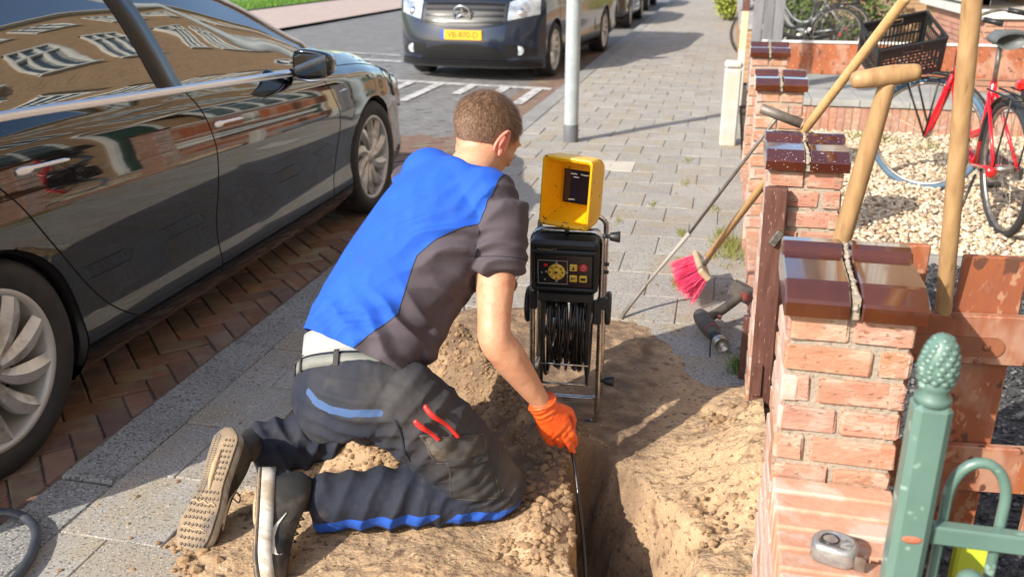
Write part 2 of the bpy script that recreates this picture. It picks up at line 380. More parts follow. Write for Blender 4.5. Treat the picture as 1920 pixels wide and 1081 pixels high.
# crumbs and clods
cl = MB(); M_clod = mat('clods', (.36, .235, .13), .95, col2=(.24, .15, .08), cscale=30, bump=.8, bscale=90)
def clod(x, y, r_, z=None):
    zz = float(sand_h(np.array([[x]]), np.array([[y]]), False)[0, 0]) if z is None else z
    cl.ico((x, y, zz + r_ * .25), r_, 1, .3, False, (1, random.uniform(.7, 1.2), random.uniform(.6, .9)))
pts = []
for i in range(3600):
    t = random.random(); c = random.random()
    if c < .46: x, y = -.84 + .42 * t + random.gauss(0, .075), 2.80 - .46 * t + random.gauss(0, .07); r_ = abs(random.gauss(.002, .004)) + .0015
    elif c < .66: x, y = random.gauss(-.88, .13), random.gauss(2.14, .07); r_ = abs(random.gauss(.002, .0032)) + .0015
    elif c < .70: x, y = random.choice([(.075, 2.60), (.10, 2.52), (.055, 2.12), (.09, 2.03), (.07, 1.93)]); x += random.gauss(0, .04); y += random.gauss(0, .045); r_ = abs(random.gauss(.002, .0045)) + .0015
    elif c < .80: x, y = random.gauss(-.36, .05), random.uniform(1.75, 2.3); r_ = abs(random.gauss(.004, .005)) + .002
    else: x, y = random.uniform(-1.3, .15), random.uniform(1.4, 3.6); r_ = random.uniform(.001, .0045)
    pts.append((x, y, r_))
PX = np.array([[p[0] for p in pts]]); PY = np.array([[p[1] for p in pts]]); ZZ = sand_h(PX, PY, False)[0]
for (x, y, r_), z in zip(pts, ZZ):
    if z > -.2: clod(x, y, r_, max(z, .0))
for (x, y) in ((-1.22, 1.63), (-1.17, 1.60), (-1.13, 1.64), (-1.26, 1.72), (-1.19, 1.67), (-1.10, 1.58)): clod(x, y, .018, .005)
for i in range(60): clod(random.gauss(-1.2, .05), random.gauss(1.64, .05), random.uniform(.003, .009), .002)
tag(cl.build('sand_clods', M_clod), 'loose brown crumbs and clods on the dug sand', 'clods', kind='stuff')

db = MB()
for i in range(420):
    t = random.random()
    if t < .35: x, y = random.uniform(-1.5, .1), random.uniform(3.3, 4.6)
    elif t < .6: x, y = random.uniform(-1.6, -1.15), random.uniform(1.4, 3.4)
    elif t < .8: x, y = .10 + random.gauss(0, .06), random.uniform(3.2, 7)
    else: x, y = random.uniform(-1.6, .1), random.uniform(3.5, 8)
    if abs(x - .1) < .08 and y > 3: x = min(x, .14)
    db.ico((x, y, .002), random.choice((.002, .003, .003, .005, .007)), 1, .35, False, (1, random.uniform(.5, 1.2), .5))
tag(db.build('pavement_debris', M_clod), 'scattered crumbs of sand and grit on the pavement slabs', 'debris', kind='stuff')
# pavement slabs, 30 x 30 cm, laid in half bond; the near ones one by one
def slab_mesh(wd, ln):
    b = MB(); b.box((0, 0, -.025), (wd, ln, .05), bev=.003); return b
sl_full = slab_mesh(.2965, .2965).build('paving_slab', M_slab, pave, (0, -50, 0)); sl_half = slab_mesh(.1465, .2965).build('paving_slab', M_slab, pave, (0, -50, 0))
sand_pts = []; far = MB(); nsl = 0; first = [True, True]
def bigtrench(x, y): return (-.42 < x < .2 and .9 < y < 2.42)
for r_ in range(140):
    y = .62 + .30 * r_; off = .15 * (r_ % 2); xs = []
    if off: xs = [(-1.614 + .075, .144)] + [(-1.614 + .15 + .3 * k + .15, .294) for k in range(5)] + [(-1.614 + 1.65 + .075, .144)]
    else: xs = [(-1.614 + .3 * k + .15, .294) for k in range(6)]
    for (x, wd) in xs:
        dd = float(poly_dist(np.array([x]), np.array([y]), SAND)[0])
        if dd > -.02 or bigtrench(x, y): continue
        z = random.uniform(-.003, .002); rr = (random.uniform(-.006, .006), random.uniform(-.006, .006), random.uniform(-.006, .006))
        if nsl < 294:
            src = sl_full if wd > .2 else sl_half; key = 0 if wd > .2 else 1
            if first[key]: src.location = (x, y, z); src.rotation_euler = rr; first[key] = False; o = src
            else: o = inst(src, pave, (x, y, z), rr)
            nsl += 1
            if wd > .2 and ((abs(x + .7) < .16 and abs(y - 6.32) < .16)): o.data = o.data.copy(); o.data.materials[0] = M_slab_pale
        else: far.box((x, y, -.025 + z), (wd, .294, .05))
tag(far.build('far_slabs', M_slab, pave), kind='stuff')
# weeds in the joints
wd_ = MB(); M_weed = mat('joint weeds', (.14, .17, .03), .9, col2=(.22, .19, .06), cscale=20)
for (cx, cy, n, h, sp) in ((-.15, 4.75, 60, .02, .03), (-.13, 4.2, 70, .025, .03), (-.13, 3.95, 60, .02, .03), (-.35, 5.3, 40, .015, .03), (-.18, 5.9, 40, .015, .03), (.1, 4.6, 130, .05, .05), (.1, 4.45, 110, .045, .06), (.06, 4.75, 60, .03, .05), (-.52, 4.9, 30, .012, .04), (.02, 5.3, 30, .015, .03), (-.2, 6.6, 30, .015, .03)):
    for i in range(n):
        x = cx + random.gauss(0, .014 if n < 80 else sp * .8); y = cy + random.gauss(0, sp * 1.6); a = random.uniform(0, 6.28); hh = h * random.uniform(.5, 1.3); w_ = .003
        wd_.add([(x - w_, y, 0), (x + w_, y, 0), (x + math.cos(a) * hh * .6, y + math.sin(a) * hh * .6, hh)], [(0, 1, 2)])
tag(wd_.build('joint_weeds', M_weed), 'small weeds growing in the pavement joints', 'weeds', kind='stuff')
# grass tuft at the foot of the wall
gt = MB(); M_tuft = mat('green tuft', (.09, .19, .025), .8, col2=(.15, .26, .05), cscale=30)
for i in range(420):
    a = random.uniform(0, 6.28); r0 = abs(random.gauss(0, .022)); x = .165 + math.cos(a) * r0 * 1.4; y = 3.06 + math.sin(a) * r0; h = random.uniform(.03, .075); le = random.uniform(.01, .05)
    b0 = Vector((x, y, 0)); tip = Vector((x + math.cos(a) * le, y + math.sin(a) * le, h)); md = (b0 + tip) / 2 + Vector((0, 0, .014)); s = Vector((-math.sin(a), math.cos(a), 0)) * .0016
    gt.add([b0 - s, b0 + s, md + s * .8, md - s * .8, tip], [(0, 1, 2, 3), (3, 2, 4)])
tag(gt.build('grass_tuft', M_tuft), 'green tuft of grass at the foot of the brick wall beside the dug sand', 'grass tuft')

# road bricks in herringbone, the near ones one by one
hb = MB(); hb.box((0, 0, 0), (.196, .094, .05), bev=.005); b0 = hb.build('road_brick', M_rbrick, road, (0, -50, 0)); fr = MB(); fg = MB(); nb = 0; used = False
M45 = R(45)
def herring(x0, x1, y0, y1):
    out = []; a = .1
    n = int((y1 - y0 + 6) / a) + 4
    for i in range(-n, n):
        for j in range(-n, n):
            k = (i - j) % 4                                     # classic 2:1 herringbone on a grid
            if k == 0: u, v, rt = (i + 1) * a, (j + .5) * a, 0
            elif k == 2: u, v, rt = (i + .5) * a, (j + 0.) * a, 90
            else: continue
            c, s = math.cos(M45), math.sin(M45); x = u * c - v * s - 2.4; y = u * s + v * c + 5
            if x0 < x < x1 and y0 < y < y1: out.append((x, y, R(45 + rt)))
    return out
near = sorted(herring(-2.62, -1.78, 1.2, 6.4), key=lambda p: p[1])
for (x, y, a) in near:
    if x > -1.86: continue
    z = RZ - .025 + random.uniform(-.004, .003); rr = (random.uniform(-.02, .02), random.uniform(-.02, .02), a + random.uniform(-.02, .02))
    if nb < 296:
        if not used: b0.location = (x, y, z); b0.rotation_euler = rr; used = True
        else: inst(b0, road, (x, y, z), rr)
        nb += 1
    else: fr.box((x, y, z), (.196, .094, .05), Matrix.Rotation(a, 3, 'Z'))
# brick course along the kerb
for i in range(140):
    y = 1.0 + i * .1; fr.box((-1.848, y, RZ - .022 + random.uniform(-.002, .003)), (.095, .196 if 0 else .094, .05))
for (x, y, a) in herring(-6.6, -1.92, 6.4, 16.):
    if x < -5.5 and y > 13: continue
    (fg if x < -2.3 and y > 7.5 else fr).box((x, y, RZ - .025 + random.uniform(-.003, .002)), (.196, .094, .05), Matrix.Rotation(a, 3, 'Z'))
tag(fr.build('road_bricks', M_rbrick, road), kind='stuff'); tag(fg.build('grey_road_bricks', M_gbrick, road), kind='stuff')
# parking bay markings: rows of white bars
def bar(pts, z=RZ + .006): return link('bay_marking', [(x, y, z) for x, y in pts], [tuple(range(len(pts)))], M_white, road)
bar([(-4.4, 10.78), (-1.95, 10.42), (-1.95, 10.58), (-4.4, 10.94)])
for (x, y0, y1) in ((-4.15, 10.2, 10.86), (-3.75, 9.9, 10.8), (-3.36, 9.25, 10.75), (-2.93, 9.85, 10.68), (-2.5, 9.3, 10.6), (-2.1, 9.3, 10.52)):
    bar([(x - .06, y0), (x + .06, y0), (x + .06, y1), (x - .06, y1)], RZ + .009)
bar([(-7.4, 13.3), (-4.6, 12.7), (-4.6, 12.86), (-7.4, 13.5)])
bar([(-8.2, 14.3), (-4.9, 13.5), (-4.9, 13.6), (-8.2, 14.42)], RZ + .008)
# ------------------------------------------------------------------ brick pillars, low wall, gate, green fence
M_brick = mat('wall brick', (.41, .195, .125), .88, col2=(.44, .25, .17), cscale=22, cdetail=7, bump=.8, bscale=60, bdist=.004, bump2=.6, b2scale=22, b2dist=.004, rnd=.08, hue=.008, rsat=.08, stain=(.47, .33, .25), stscale=14, stretch=(1, 1, 2.2), speck=[((.26, .12, .07), (.62, .68), 70.)])
M_brick_lt = mat('ledge brick', (.50, .24, .15), .88, col2=(.55, .31, .21), cscale=18, bump=.6, bscale=70, bdist=.003, rnd=.08, stain=(.54, .42, .34), stscale=10)
M_mortar = mat('mortar', (.40, .32, .245), .95, col2=(.32, .28, .23), cscale=30, bump=1, bscale=110, bdist=.004, speck=[((.24, .19, .14), (.6, .66), 90.)])
M_smear = mat('mortar smeared brick', (.50, .30, .23), .92, col2=(.55, .42, .36), cscale=12, cdetail=7, bump=.8, bscale=50, bdist=.004, rnd=.08)
M_glaze = mat('glazed cap tile', (.10, .027, .007), .12, col2=(.065, .016, .008), cscale=9, coat=1., coat_rough=.04, spec=.8, bump=.12, bscale=30, bdist=.002, rnd=.1)
M_glaze_w = mat('weathered glazed tile', (.085, .021, .008), .14, col2=(.06, .014, .009), cscale=9, coat=.8, coat_rough=.08, spec=.8, rnd=.1, speck=[((.42, .36, .40), (.665, .69), 120.)])
def brick_mesh(l, w_, h, mt, bev=.004, rough_=.0022, seed=1):
    b = MB(); b.box((0, 0, 0), (l, w_, h), bev=bev); rs = random.Random(seed)
    b.v = [(x + rs.uniform(-1, 1) * rough_, y + rs.uniform(-1, 1) * rough_, z + rs.uniform(-1, 1) * rough_) for x, y, z in b.v]; return b
def pillar(name, x0, y0, ztop, label, weathered=False, zb=-.02, wd=.218, dp=.215, detail=True):
    """brick pillar: courses of headers and stretchers round a mortar core, two glazed cap tiles"""
    rt = empty(name, (x0 + wd / 2, y0 + dp / 2, 0), 0, label, 'brick pillar', 'brick gate pillars along the garden front'); capb = ztop - .085
    core = MB(); core.box((0, 0, (zb + capb) / 2), (wd - .014, dp - .014, capb - zb)); c = core.build('mortar', M_mortar, rt)
    hgt = .051; pit = .0625; n = int((capb - zb) / pit) + 1; protos = {}
    def put(kind, x, y, z, a, m):
        key = (kind, m.name, random.randint(0, 2))
        if key not in protos:
            l = {'s': wd - .003, 'h': .102, 'b': .152, 'q': .050}[kind]
            o = brick_mesh(l, .03, hgt, m, seed=hash(key[0]) % 99 + key[2] * 7).build('brick', m, rt); protos[key] = o
        else: o = inst(protos[key], rt)
        o.location = (x, y, z); o.rotation_euler = (random.uniform(-.01, .01), random.uniform(-.012, .012), a + random.uniform(-.012, .012)); return o
    for k in range(n):
        z = capb - .004 - hgt / 2 - k * pit
        if z < zb: break
        patt = [[('h', -.0565), ('h', .0565)], [('b', -.033), ('q', .0835)], [('q', -.0835), ('b', .033)]][(0, 1, 2, 0, 2, 0, 1, 2)[k % 8] if detail else k % 2]
        for face in range(4):
            a = face * math.pi / 2; off = dp / 2 if face % 2 == 0 else wd / 2
            if face == 1: nx_, ny_ = 1, 0
            elif face == 2: nx_, ny_ = 0, 1
            elif face == 3: nx_, ny_ = -1, 0
            else: nx_, ny_ = 0, -1
            for (kd, u) in (patt if face in (0, 2) else [('h', -.0565), ('h', .0565)] if k % 2 else [('b', -.033), ('q', .0835)]):
                d = off - .0149 + random.uniform(-.0015, .0015); ex = u * .985
                m = M_smear if (face == 3 and random.random() < .75) else M_brick
                put(kd, nx_ * d + (ex if face in (0, 2) else 0), ny_ * d + (ex if face in (1, 3) else 0), z, 0 if face in (0, 2) else math.pi / 2, m)
    # cap tiles: stepped nose in front, sloping top, roll at the back
    prof = [(-dp / 2 - .026, 0), (-dp / 2 - .027, .026), (-dp / 2 - .022, .032), (-dp / 2 + .022, .050), (-dp / 2 + .030, .0525), (dp / 2 - .056, .056), (dp / 2 - .048, .060), (dp / 2 - .038, .070), (dp / 2 - .022, .075), (dp / 2 + .006, .074), (dp / 2 + .020, .066), (dp / 2 + .026, .05), (dp / 2 + .026, 0)]
    # same profile front and back reads as the photographed saddle tiles
    tw = (wd + .022) / 2 - .008; t0 = None
    for sgn in (-1, 1):
        b = MB(); n_ = len(prof); xs = [-tw / 2, -tw / 2 + .003, tw / 2 - .003, tw / 2]; v = []
        for j, xx in enumerate(xs):
            sh = 0 if j in (1, 2) else .003
            v += [(xx, p[0] * (1 - sh * 4), p[1] - (sh if p[1] > .01 else -sh * 0)) for p in prof]
        f = []
        for j in range(3):
            for i in range(n_): f.append((j * n_ + i, j * n_ + (i + 1) % n_, (j + 1) * n_ + (i + 1) % n_, (j + 1) * n_ + i)[::-1])
        f += [tuple(range(n_)), tuple(range(3 * n_, 4 * n_))[::-1]]
        b.add(v, f); o = b.build('cap_tile', M_glaze_w if weathered else M_glaze, rt, (sgn * (tw / 2 + .0085), 0, capb + .001), (0, R(random.uniform(-.8, .8)), R(random.uniform(-.6, .6))))
    mj = MB(); v_ = []
    for i in range(26):
        t = i / 25; y = -dp / 2 - .022 + t * (dp + .04); zt = float(np.interp(y, [p[0] for p in prof[1:-1]], [p[1] for p in prof[1:-1]]))
        mj.ico((random.uniform(-.0015, .0015), y, capb + zt - .0075 + random.uniform(-.003, .002)), .0062, 1, .35, True, (1, 1.5, 1))
    mj.box((0, 0, capb + .02), (.013, dp + .035, .04)); mj.build('joint_mortar', M_mortar, rt)
    return rt
P1 = pillar('brick_pillar', .153, 1.585, .905, 'nearest and largest brick pillar with two clean glazed brown cap tiles beside the green post')
P2 = pillar('brick_pillar', .158, 2.765, .905, 'second brick pillar whose glazed cap tiles are flecked white, with a dark red wooden post on its front', True)
P3 = pillar('brick_pillar', .165, 4.48, .90, 'third brick pillar from the front, behind the leaning broom handle', detail=False)
P4 = pillar('brick_pillar', .168, 5.97, .90, 'farthest low brick pillar with glazed cap, just in front of the grey fence', detail=False)

# low brick ledge in front of pillar 1: mortar core, side courses, rowlock bricks on top
LZ = .485
lg = empty('low_wall', (.264, 1.38, 0), 0, 'low brick wall with a sunlit rowlock top between the nearest pillar and the green post', 'wall')
b = MB(); b.box((0, 0, LZ / 2 - .02), (.20, .40, LZ - .04)); b.build('mortar', M_mortar, lg)
pr_ = None
for i in range(7):
    y = -.18 + i * .0585
    if pr_ is None: pr_ = brick_mesh(.218, .050, .075, M_brick_lt, rough_=.0015).build('brick', M_brick_lt, lg); o = pr_
    else: o = inst(pr_, lg)
    o.location = (0, y, LZ - .042 + random.uniform(-.001, .001)); o.rotation_euler = (random.uniform(-.02, .02), random.uniform(-.006, .006), random.uniform(-.01, .01))
pr_ = None
for k in range(8):
    for (u, l) in ((-.10, .196), (.10, .196)) if k % 2 else ((-.15, .095), (-.0, .196), (.15, .095)):
        for sx in (-1, 1):
            if pr_ is None: pr_ = brick_mesh(.196, .03, .051, M_smear).build('brick', M_smear, lg); o = pr_
            else: o = inst(pr_, lg)
            o.location = (sx * (.0965), u, LZ - .112 - k * .0625); o.rotation_euler = (0, 0, R(90)); o.scale = (l / .196, 1, 1)
# low footing wall between the pillars
for (ya, yb, lb) in ((2.985, 4.475, 'low brick footing wall running between the second and third pillar'), (4.70, 5.965, 'low brick footing wall between the third and the farthest pillar')):
    fw = empty('footing_wall', (.27, (ya + yb) / 2, 0), 0, lb, 'wall'); L_ = yb - ya
    b = MB(); b.box((0, 0, .03), (.165, L_, .10)); b.build('mortar', M_mortar, fw); pr_ = None; n = int(L_ / .21)
    for k in range(2):
        for i in range(n):
            if pr_ is None: pr_ = brick_mesh(.20, .185, .052, M_brick).build('brick', M_brick, fw); o = pr_
            else: o = inst(pr_, fw)
            o.location = (0, -L_ / 2 + .105 + i * L_ / n, .012 + k * .062); o.rotation_euler = (0, 0, R(90) + random.uniform(-.01, .01)); 

# dark red post with a latch on the second pillar
M_redwood = mat('dark red painted wood', (.085, .030, .022), .6, col2=(.13, .055, .04), cscale=18, cdetail=8, bump=.5, bscale=40, bdist=.003, stretch=(3, 3, .5), speck=[((.30, .2, .16), (.67, .70), 60.)])
M_steel = mat('worn steel', (.55, .53, .5), .38, metal=.9, col2=(.3, .27, .24), cscale=25, rvar=.1)
M_dark = mat('black plastic', (.018, .018, .019), .45)
pt = empty('gate_post', (.20, 2.733, .02), 0, 'dark red wooden gate post with a small steel latch, fixed to the second pillar', 'post')
b = MB(); b.box((0, 0, .385), (.066, .034, .73), bev=.004); b.build('post', M_redwood, pt); pt.rotation_euler = (0, R(-1.2), 0)
b = MB(); b.box((0, 0, 0), (.022, .02, .05), bev=.002); lt = b.build('latch', M_steel, pt, (.008, -.027, .60), (0, R(32), 0))
b = MB(); b.box((0, 0, 0), (.028, .012, .11), bev=.002); b.build('latch_plate', M_redwood, pt, (-.012, -.022, .12))
fl = MB(); fl.box((0, 0, .12), (.055, .03, .24), bev=.003); tag(fl.build('loose_board', M_redwood, None, (.165, 3.01, .0)), 'short dark board standing at the street side of the second pillar', 'board')

# rusty-orange painted wooden gate right of pillar 1
M_gate = mat('orange brown gate paint', (.36, .105, .035), .6, col2=(.26, .085, .045), cscale=9, cdetail=9, bump=.5, bscale=45, bdist=.003, rnd=.06, stretch=(1, 1, .6), speck=[((.42, .22, .13), (.60, .66), 50.), ((.12, .05, .03), (.64, .69), 30.)], stain=(.40, .22, .15), stscale=6)
gt_ = empty('wooden_gate', (.40, 1.93, .10), R(6), 'orange brown wooden gate with strap hinges, standing open behind the green post', 'gate')
def board(x0, x1, z0, z1, y, th=.018, nm='board', m=M_gate):
    b = MB(); b.box(((x0 + x1) / 2, y, (z0 + z1) / 2), (x1 - x0, th, z1 - z0), bev=.003); return b.build(nm, m, gt_)
board(-.075, .055, .10, .755, .012); board(.125, .255, .06, .735, .012); board(.36, .49, .06, .735, .012); board(.595, .725, .06, .735, .012)
board(-.075, .80, .50, .612, -.012, .022, 'rail'); board(-.075, .80, .185, .30, -.012, .022, 'rail')
M_hinge = mat('painted strap hinge', (.34, .125, .06), .5, col2=(.24, .09, .05), cscale=12, bump=.3, bscale=60)
for z in (.543, .236):
    hp = [(-.04, -.022), (.16, -.022)] + [(.16 + .022 * math.sin(t), -.022 * math.cos(t)) for t in np.linspace(.3, 2.84, 7)] + [(.16, .022), (-.04, .022)]
    b = MB(); b.prism(hp, .004, Matrix.Translation((0.045, -.0257, z)) @ Matrix.Rotation(R(90), 4, 'X')); hg = b.build('strap_hinge', M_hinge, gt_)
    for x in (.19, .10, .03):
        q = MB(); q.ico((x, -.029, z), .009, 1, 0, True, (1, .5, 1)); q.build('bolt', M_hinge, hg)
    q = MB(); q.ico((.175, -.0245, z - .034), .006, 1, 0, True, (1, .5, 1)); q.build('bolt', M_hinge, hg)

# green fence in the foreground
M_green = mat('green gloss paint', (.125, .215, .178), .40, col2=(.095, .17, .14), cscale=7, cdetail=6, coat=.35, coat_rough=.2, bump=.15, bscale=25, bdist=.003, speck=[((.27, .4, .34), (.64, .7), 35.)])
M_scar = mat('rusty scar', (.42, .13, .07), .8, bump=.5, bscale=80)
gf = empty('green_fence', (.309, 1.175, 0), 0, 'green iron fence post with a pine cone finial and arched bars in the foreground', 'fence')
b = MB(); Wp = .049; t_ = .868
b.box((0, 0, t_ / 2), (Wp, Wp, t_), bev=.009); b.build('post', M_green, gf)
b = MB(); b.lathe([(.0, t_ - .004), (.024, t_ - .004), (.024, t_ + .006), (.018, t_ + .012), (.021, t_ + .018), (.022, t_ + .024), (.020, t_ + .029)], 20, smooth=True)
fin = b.build('finial_collar', M_green, gf)
b = MB()
for k in range(9):                                               # scales of the cone
    t = k / 8; zc = t_ + .032 + t * .056; rr = .0255 * math.sqrt(max(0, 1 - ((t - .22) / .86)**2)) if t > .22 else .0235 + .002 * t / .22
    n = max(4, int(13 * rr / .03))
    for j in range(n):
        a = 2 * math.pi * (j + .5 * (k % 2)) / n; b.ico((math.cos(a) * rr * .84, math.sin(a) * rr * .84, zc), .0066, 1, 0, True, (1, 1, .95))
b.lathe([(.001, t_ + .096), (.010, t_ + .093), (.0175, t_ + .083), (.0225, t_ + .066), (.0245, t_ + .050), (.0235, t_ + .036), (.018, t_ + .028)], 20)
b.build('finial', M_green, gf)
b = MB(); b.ico((.0, -Wp / 2, .660), .012, 2, .15, True, (1.2, .15, .55)); b.build('rust_scar', M_scar, gf)
b = MB(); b.tube([(.03, 0, .0), (.03, 0, .0)], .001, 4) if 0 else None
for z in (.655, .12):
    q = MB(); q.box((.52, .01, z), (.98, .022, .030), bev=.003); q.build('rail', M_green, gf)
def arch(x0, x1, ztop, zb=.0):
    r_ = (x1 - x0) / 2; pts = [(x0, 0, zb), (x0, 0, ztop - r_ * 1.6)] + [((x0 + x1) / 2 - r_ * math.cos(a), 0, ztop - r_ * 1.6 + r_ * 1.6 * math.sin(a)) for a in np.linspace(.15, math.pi - .15, 13)] + [(x1, 0, ztop - r_ * 1.6), (x1, 0, zb)]
    q = MB(); q.tube([(a, .028, c) for a, _, c in pts], .0078, 10); return q.build('arched_bar', M_green, gf)
arch(.05, .125, .765); arch(.275, .35, .765); arch(.50, .575, .765)
for x in (.205, .43, .66):
    q = MB(); q.tube([(x, .012, 0), (x, .012, .80)], .0075, 10); q.lathe([(.0075, .80), (.012, .806), (.012, .815), (.004, .84), (.0005, .86)], 12, (x, .012, 0)); q.build('bar', M_green, gf)
q = MB(); q.ico((.087, -.02, .60), .019, 3, 0, True); q.tube([(.087, -.02, .0), (.087, -.02, .60)], .007, 8); q.build('ball_bar', M_green, gf)

# garden: gravel path, cream pebbles, edging
M_dgrav = mat('dark gravel', (.052, .052, .055), .85, col2=(.09, .09, .092), cscale=60, bump=1, bscale=110, bdist=.01, speck=[((.2, .2, .2), (.6, .66), 130.)])
dg = sheet('gravel_path', [(.40, 3.2, 1.3, 4.62)], -.012, M_dgrav)
_ico = MB(); _ico.ico((0, 0, 0), 1, 1)
IV = np.array(_ico.v); IF = np.array(_ico.f)
bmi = bmesh.new(); bmesh.ops.create_icosphere(bmi, subdivisions=1, radius=1); I0 = np.array([tuple(v.co) for v in bmi.verts]); F0 = np.array([[q.index for q in f.verts] for f in bmi.faces]); bmi.free()
def stones(name, P, S, m, z0, flat=.6, cols=None):
    n = len(P); k = len(I0); A = rng.uniform(0, 6.28, n); V = I0[None] * (1 + rng.uniform(-.22, .22, (n, k, 1))); V = V * np.stack([S, S * rng.uniform(.6, 1, n), S * flat * rng.uniform(.7, 1.2, n)], 1)[:, None]
    c, s = np.cos(A)[:, None], np.sin(A)[:, None]; til = rng.uniform(-.4, .4, (n, 1)); z_ = V[..., 2] + V[..., 0] * til; X_ = V[..., 0] * c - V[..., 1] * s; Y_ = V[..., 0] * s + V[..., 1] * c
    V = np.stack([X_ + P[:, 0:1], Y_ + P[:, 1:2], z_ + P[:, 2:3]], 2).reshape(-1, 3); F = (F0[None] + (np.arange(n) * k)[:, None, None]).reshape(-1, 3)
    me = bpy.data.meshes.new(name); me.vertices.add(len(V)); me.vertices.foreach_set('co', V.ravel()); me.loops.add(F.size); me.loops.foreach_set('vertex_index', F.ravel().astype(np.int32))
    me.polygons.add(len(F)); me.polygons.foreach_set('loop_start', np.arange(0, F.size, 3, dtype=np.int32)); me.polygons.foreach_set('loop_total', np.full(len(F), 3, dtype=np.int32)); me.update(calc_edges=True)
    me.materials.append(m); me.polygons.foreach_set('use_smooth', np.ones(len(F), dtype=bool)); o = bpy.data.objects.new(name, me); COL.objects.link(o)
    setattr_(o, 'tint', np.repeat(rng.random(n), k)); setattr_(o, 'shade', np.repeat(rng.random(n), k)); return tag(o, kind='stuff')
def stone_mat(name, cols):
    m = mat(name, cols[0], .75, bump=.3, bscale=90); t = m.node_tree; b = [n for n in t.nodes if n.type == 'BSDF_PRINCIPLED'][0]
    a = t.nodes.new('ShaderNodeAttribute'); a.attribute_name = 'tint'; r_ = t.nodes.new('ShaderNodeValToRGB'); r_.color_ramp.interpolation = 'CONSTANT'
    for i, c in enumerate(cols):
        e = r_.color_ramp.elements[i] if i < 2 else r_.color_ramp.elements.new(.5)
        e.position = i / len(cols); e.color = (*c, 1)
    t.links.new(a.outputs['Fac'], r_.inputs[0]); t.links.new(r_.outputs[0], b.inputs['Base Color']); return m
M_peb = stone_mat('cream pebbles', [(.56, .43, .28), (.62, .51, .36), (.43, .30, .19), (.64, .56, .43), (.34, .25, .18), (.58, .42, .29)])
M_dst = stone_mat('dark stones', [(.05, .05, .055), (.09, .09, .095), (.16, .16, .16), (.035, .035, .04)])
n = 21000; P = np.stack([rng.uniform(.42, 2.75, n), rng.uniform(4.55, 8.05, n), rng.uniform(-.012, .014, n)], 1)
tag(stones('pebble_bed', P, rng.uniform(.010, .022, n), M_peb, 0), 'cream and beige pebbles covering the front garden under the red bicycle', 'pebbles')
n = 9000; P = np.stack([rng.uniform(.42, 1.9, n), rng.uniform(2.0, 4.6, n), rng.uniform(-.012, .0, n)], 1)
tag(stones('dark_gravel', P, rng.uniform(.005, .011, n), M_dst, 0), 'dark grey gravel between the gate and the pebble bed', 'gravel')
pb = sheet('pebble_ground', [(.36, 3.2, 4.52, 8.1)], -.014, mat('pebble ground', (.42, .34, .24), .9, col2=(.3, .24, .17), cscale=30, bump=.8, bscale=60))
e_ = MB(); e_.box((1.35, 4.56, -.0), (1.95, .05, .06), bev=.004); tag(e_.build('edging_strip', mat('edging', (.2, .19, .18), .9, col2=(.3, .29, .27), cscale=10, bump=.4)), 'low concrete edging strip between the dark gravel and the pebbles', 'edging')
pl = MB()
for i in range(120):
    cx, cy = random.choice([(1.35, 7.6), (1.6, 7.35), (1.15, 7.75), (.62, 6.2)]); a = random.uniform(0, 6.28); l = random.uniform(.03, .08); x = cx + random.gauss(0, .08); y = cy + random.gauss(0, .07)
    pl.add([(x - .006, y, .01), (x + .006, y, .01), (x + math.cos(a) * l, y + math.sin(a) * l, .01 + l)], [(0, 1, 2)])
tag(pl.build('garden_weeds', M_weed), 'low weeds growing through the pebbles near the back wall', 'weeds', kind='stuff')
yb_ = MB(); yb_.box((0, 0, .09), (.085, .03, .18), bev=.006); tag(yb_.build('yellow_case', mat('lime yellow plastic', (.58, .68, .06), .45), None, (.60, 1.76, .12), (0, 0, R(8))), 'lime yellow plastic block seen through the arch of the green fence', 'plastic block')
# ------------------------------------------------------------------ houses, back garden, pole, posts, fence
def brickwall_mat(name, c1, c2, mort, plane='yz'):
    m = bpy.data.materials.new(name); m.use_nodes = True; t = m.node_tree; N = t.nodes; L = t.links; b = N['Principled BSDF']
    tc = N.new('ShaderNodeTexCoord'); sp = N.new('ShaderNodeSeparateXYZ'); cb = N.new('ShaderNodeCombineXYZ'); br = N.new('ShaderNodeTexBrick'); nz = N.new('ShaderNodeTexNoise'); mx = N.new('ShaderNodeMix'); mx.data_type = 'RGBA'; mx.blend_type = 'MULTIPLY'
    L.new(tc.outputs['Object'], sp.inputs[0]); L.new(sp.outputs['Y' if plane == 'yz' else 'X'], cb.inputs[0]); L.new(sp.outputs['Z'], cb.inputs[1]); L.new(cb.outputs[0], br.inputs['Vector'])
    br.inputs['Scale'].default_value = 1; br.inputs['Brick Width'].default_value = .21; br.inputs['Row Height'].default_value = .0625; br.inputs['Mortar Size'].default_value = .006; br.inputs['Bias'].default_value = -.2
    br.inputs['Color1'].default_value = (*c1, 1); br.inputs['Color2'].default_value = (*c2, 1); br.inputs['Mortar'].default_value = (*mort, 1)
    nz.inputs['Scale'].default_value = 3; L.new(tc.outputs['Object'], nz.inputs['Vector']); r = N.new('ShaderNodeValToRGB'); r.color_ramp.elements[0].color = (.7, .7, .7, 1); L.new(nz.outputs[0], r.inputs[0])
    mx.inputs[0].default_value = 1; L.new(br.outputs[0], mx.inputs[6]); L.new(r.outputs[0], mx.inputs[7]); L.new(mx.outputs[2], b.inputs['Base Color']); b.inputs['Roughness'].default_value = .9
    bp = N.new('ShaderNodeBump'); bp.inputs['Strength'].default_value = .6; bp.inputs['Distance'].default_value = .006; L.new(br.outputs['Fac'], bp.inputs['Height']); bp.invert = True; L.new(bp.outputs[0], b.inputs['Normal']); return m
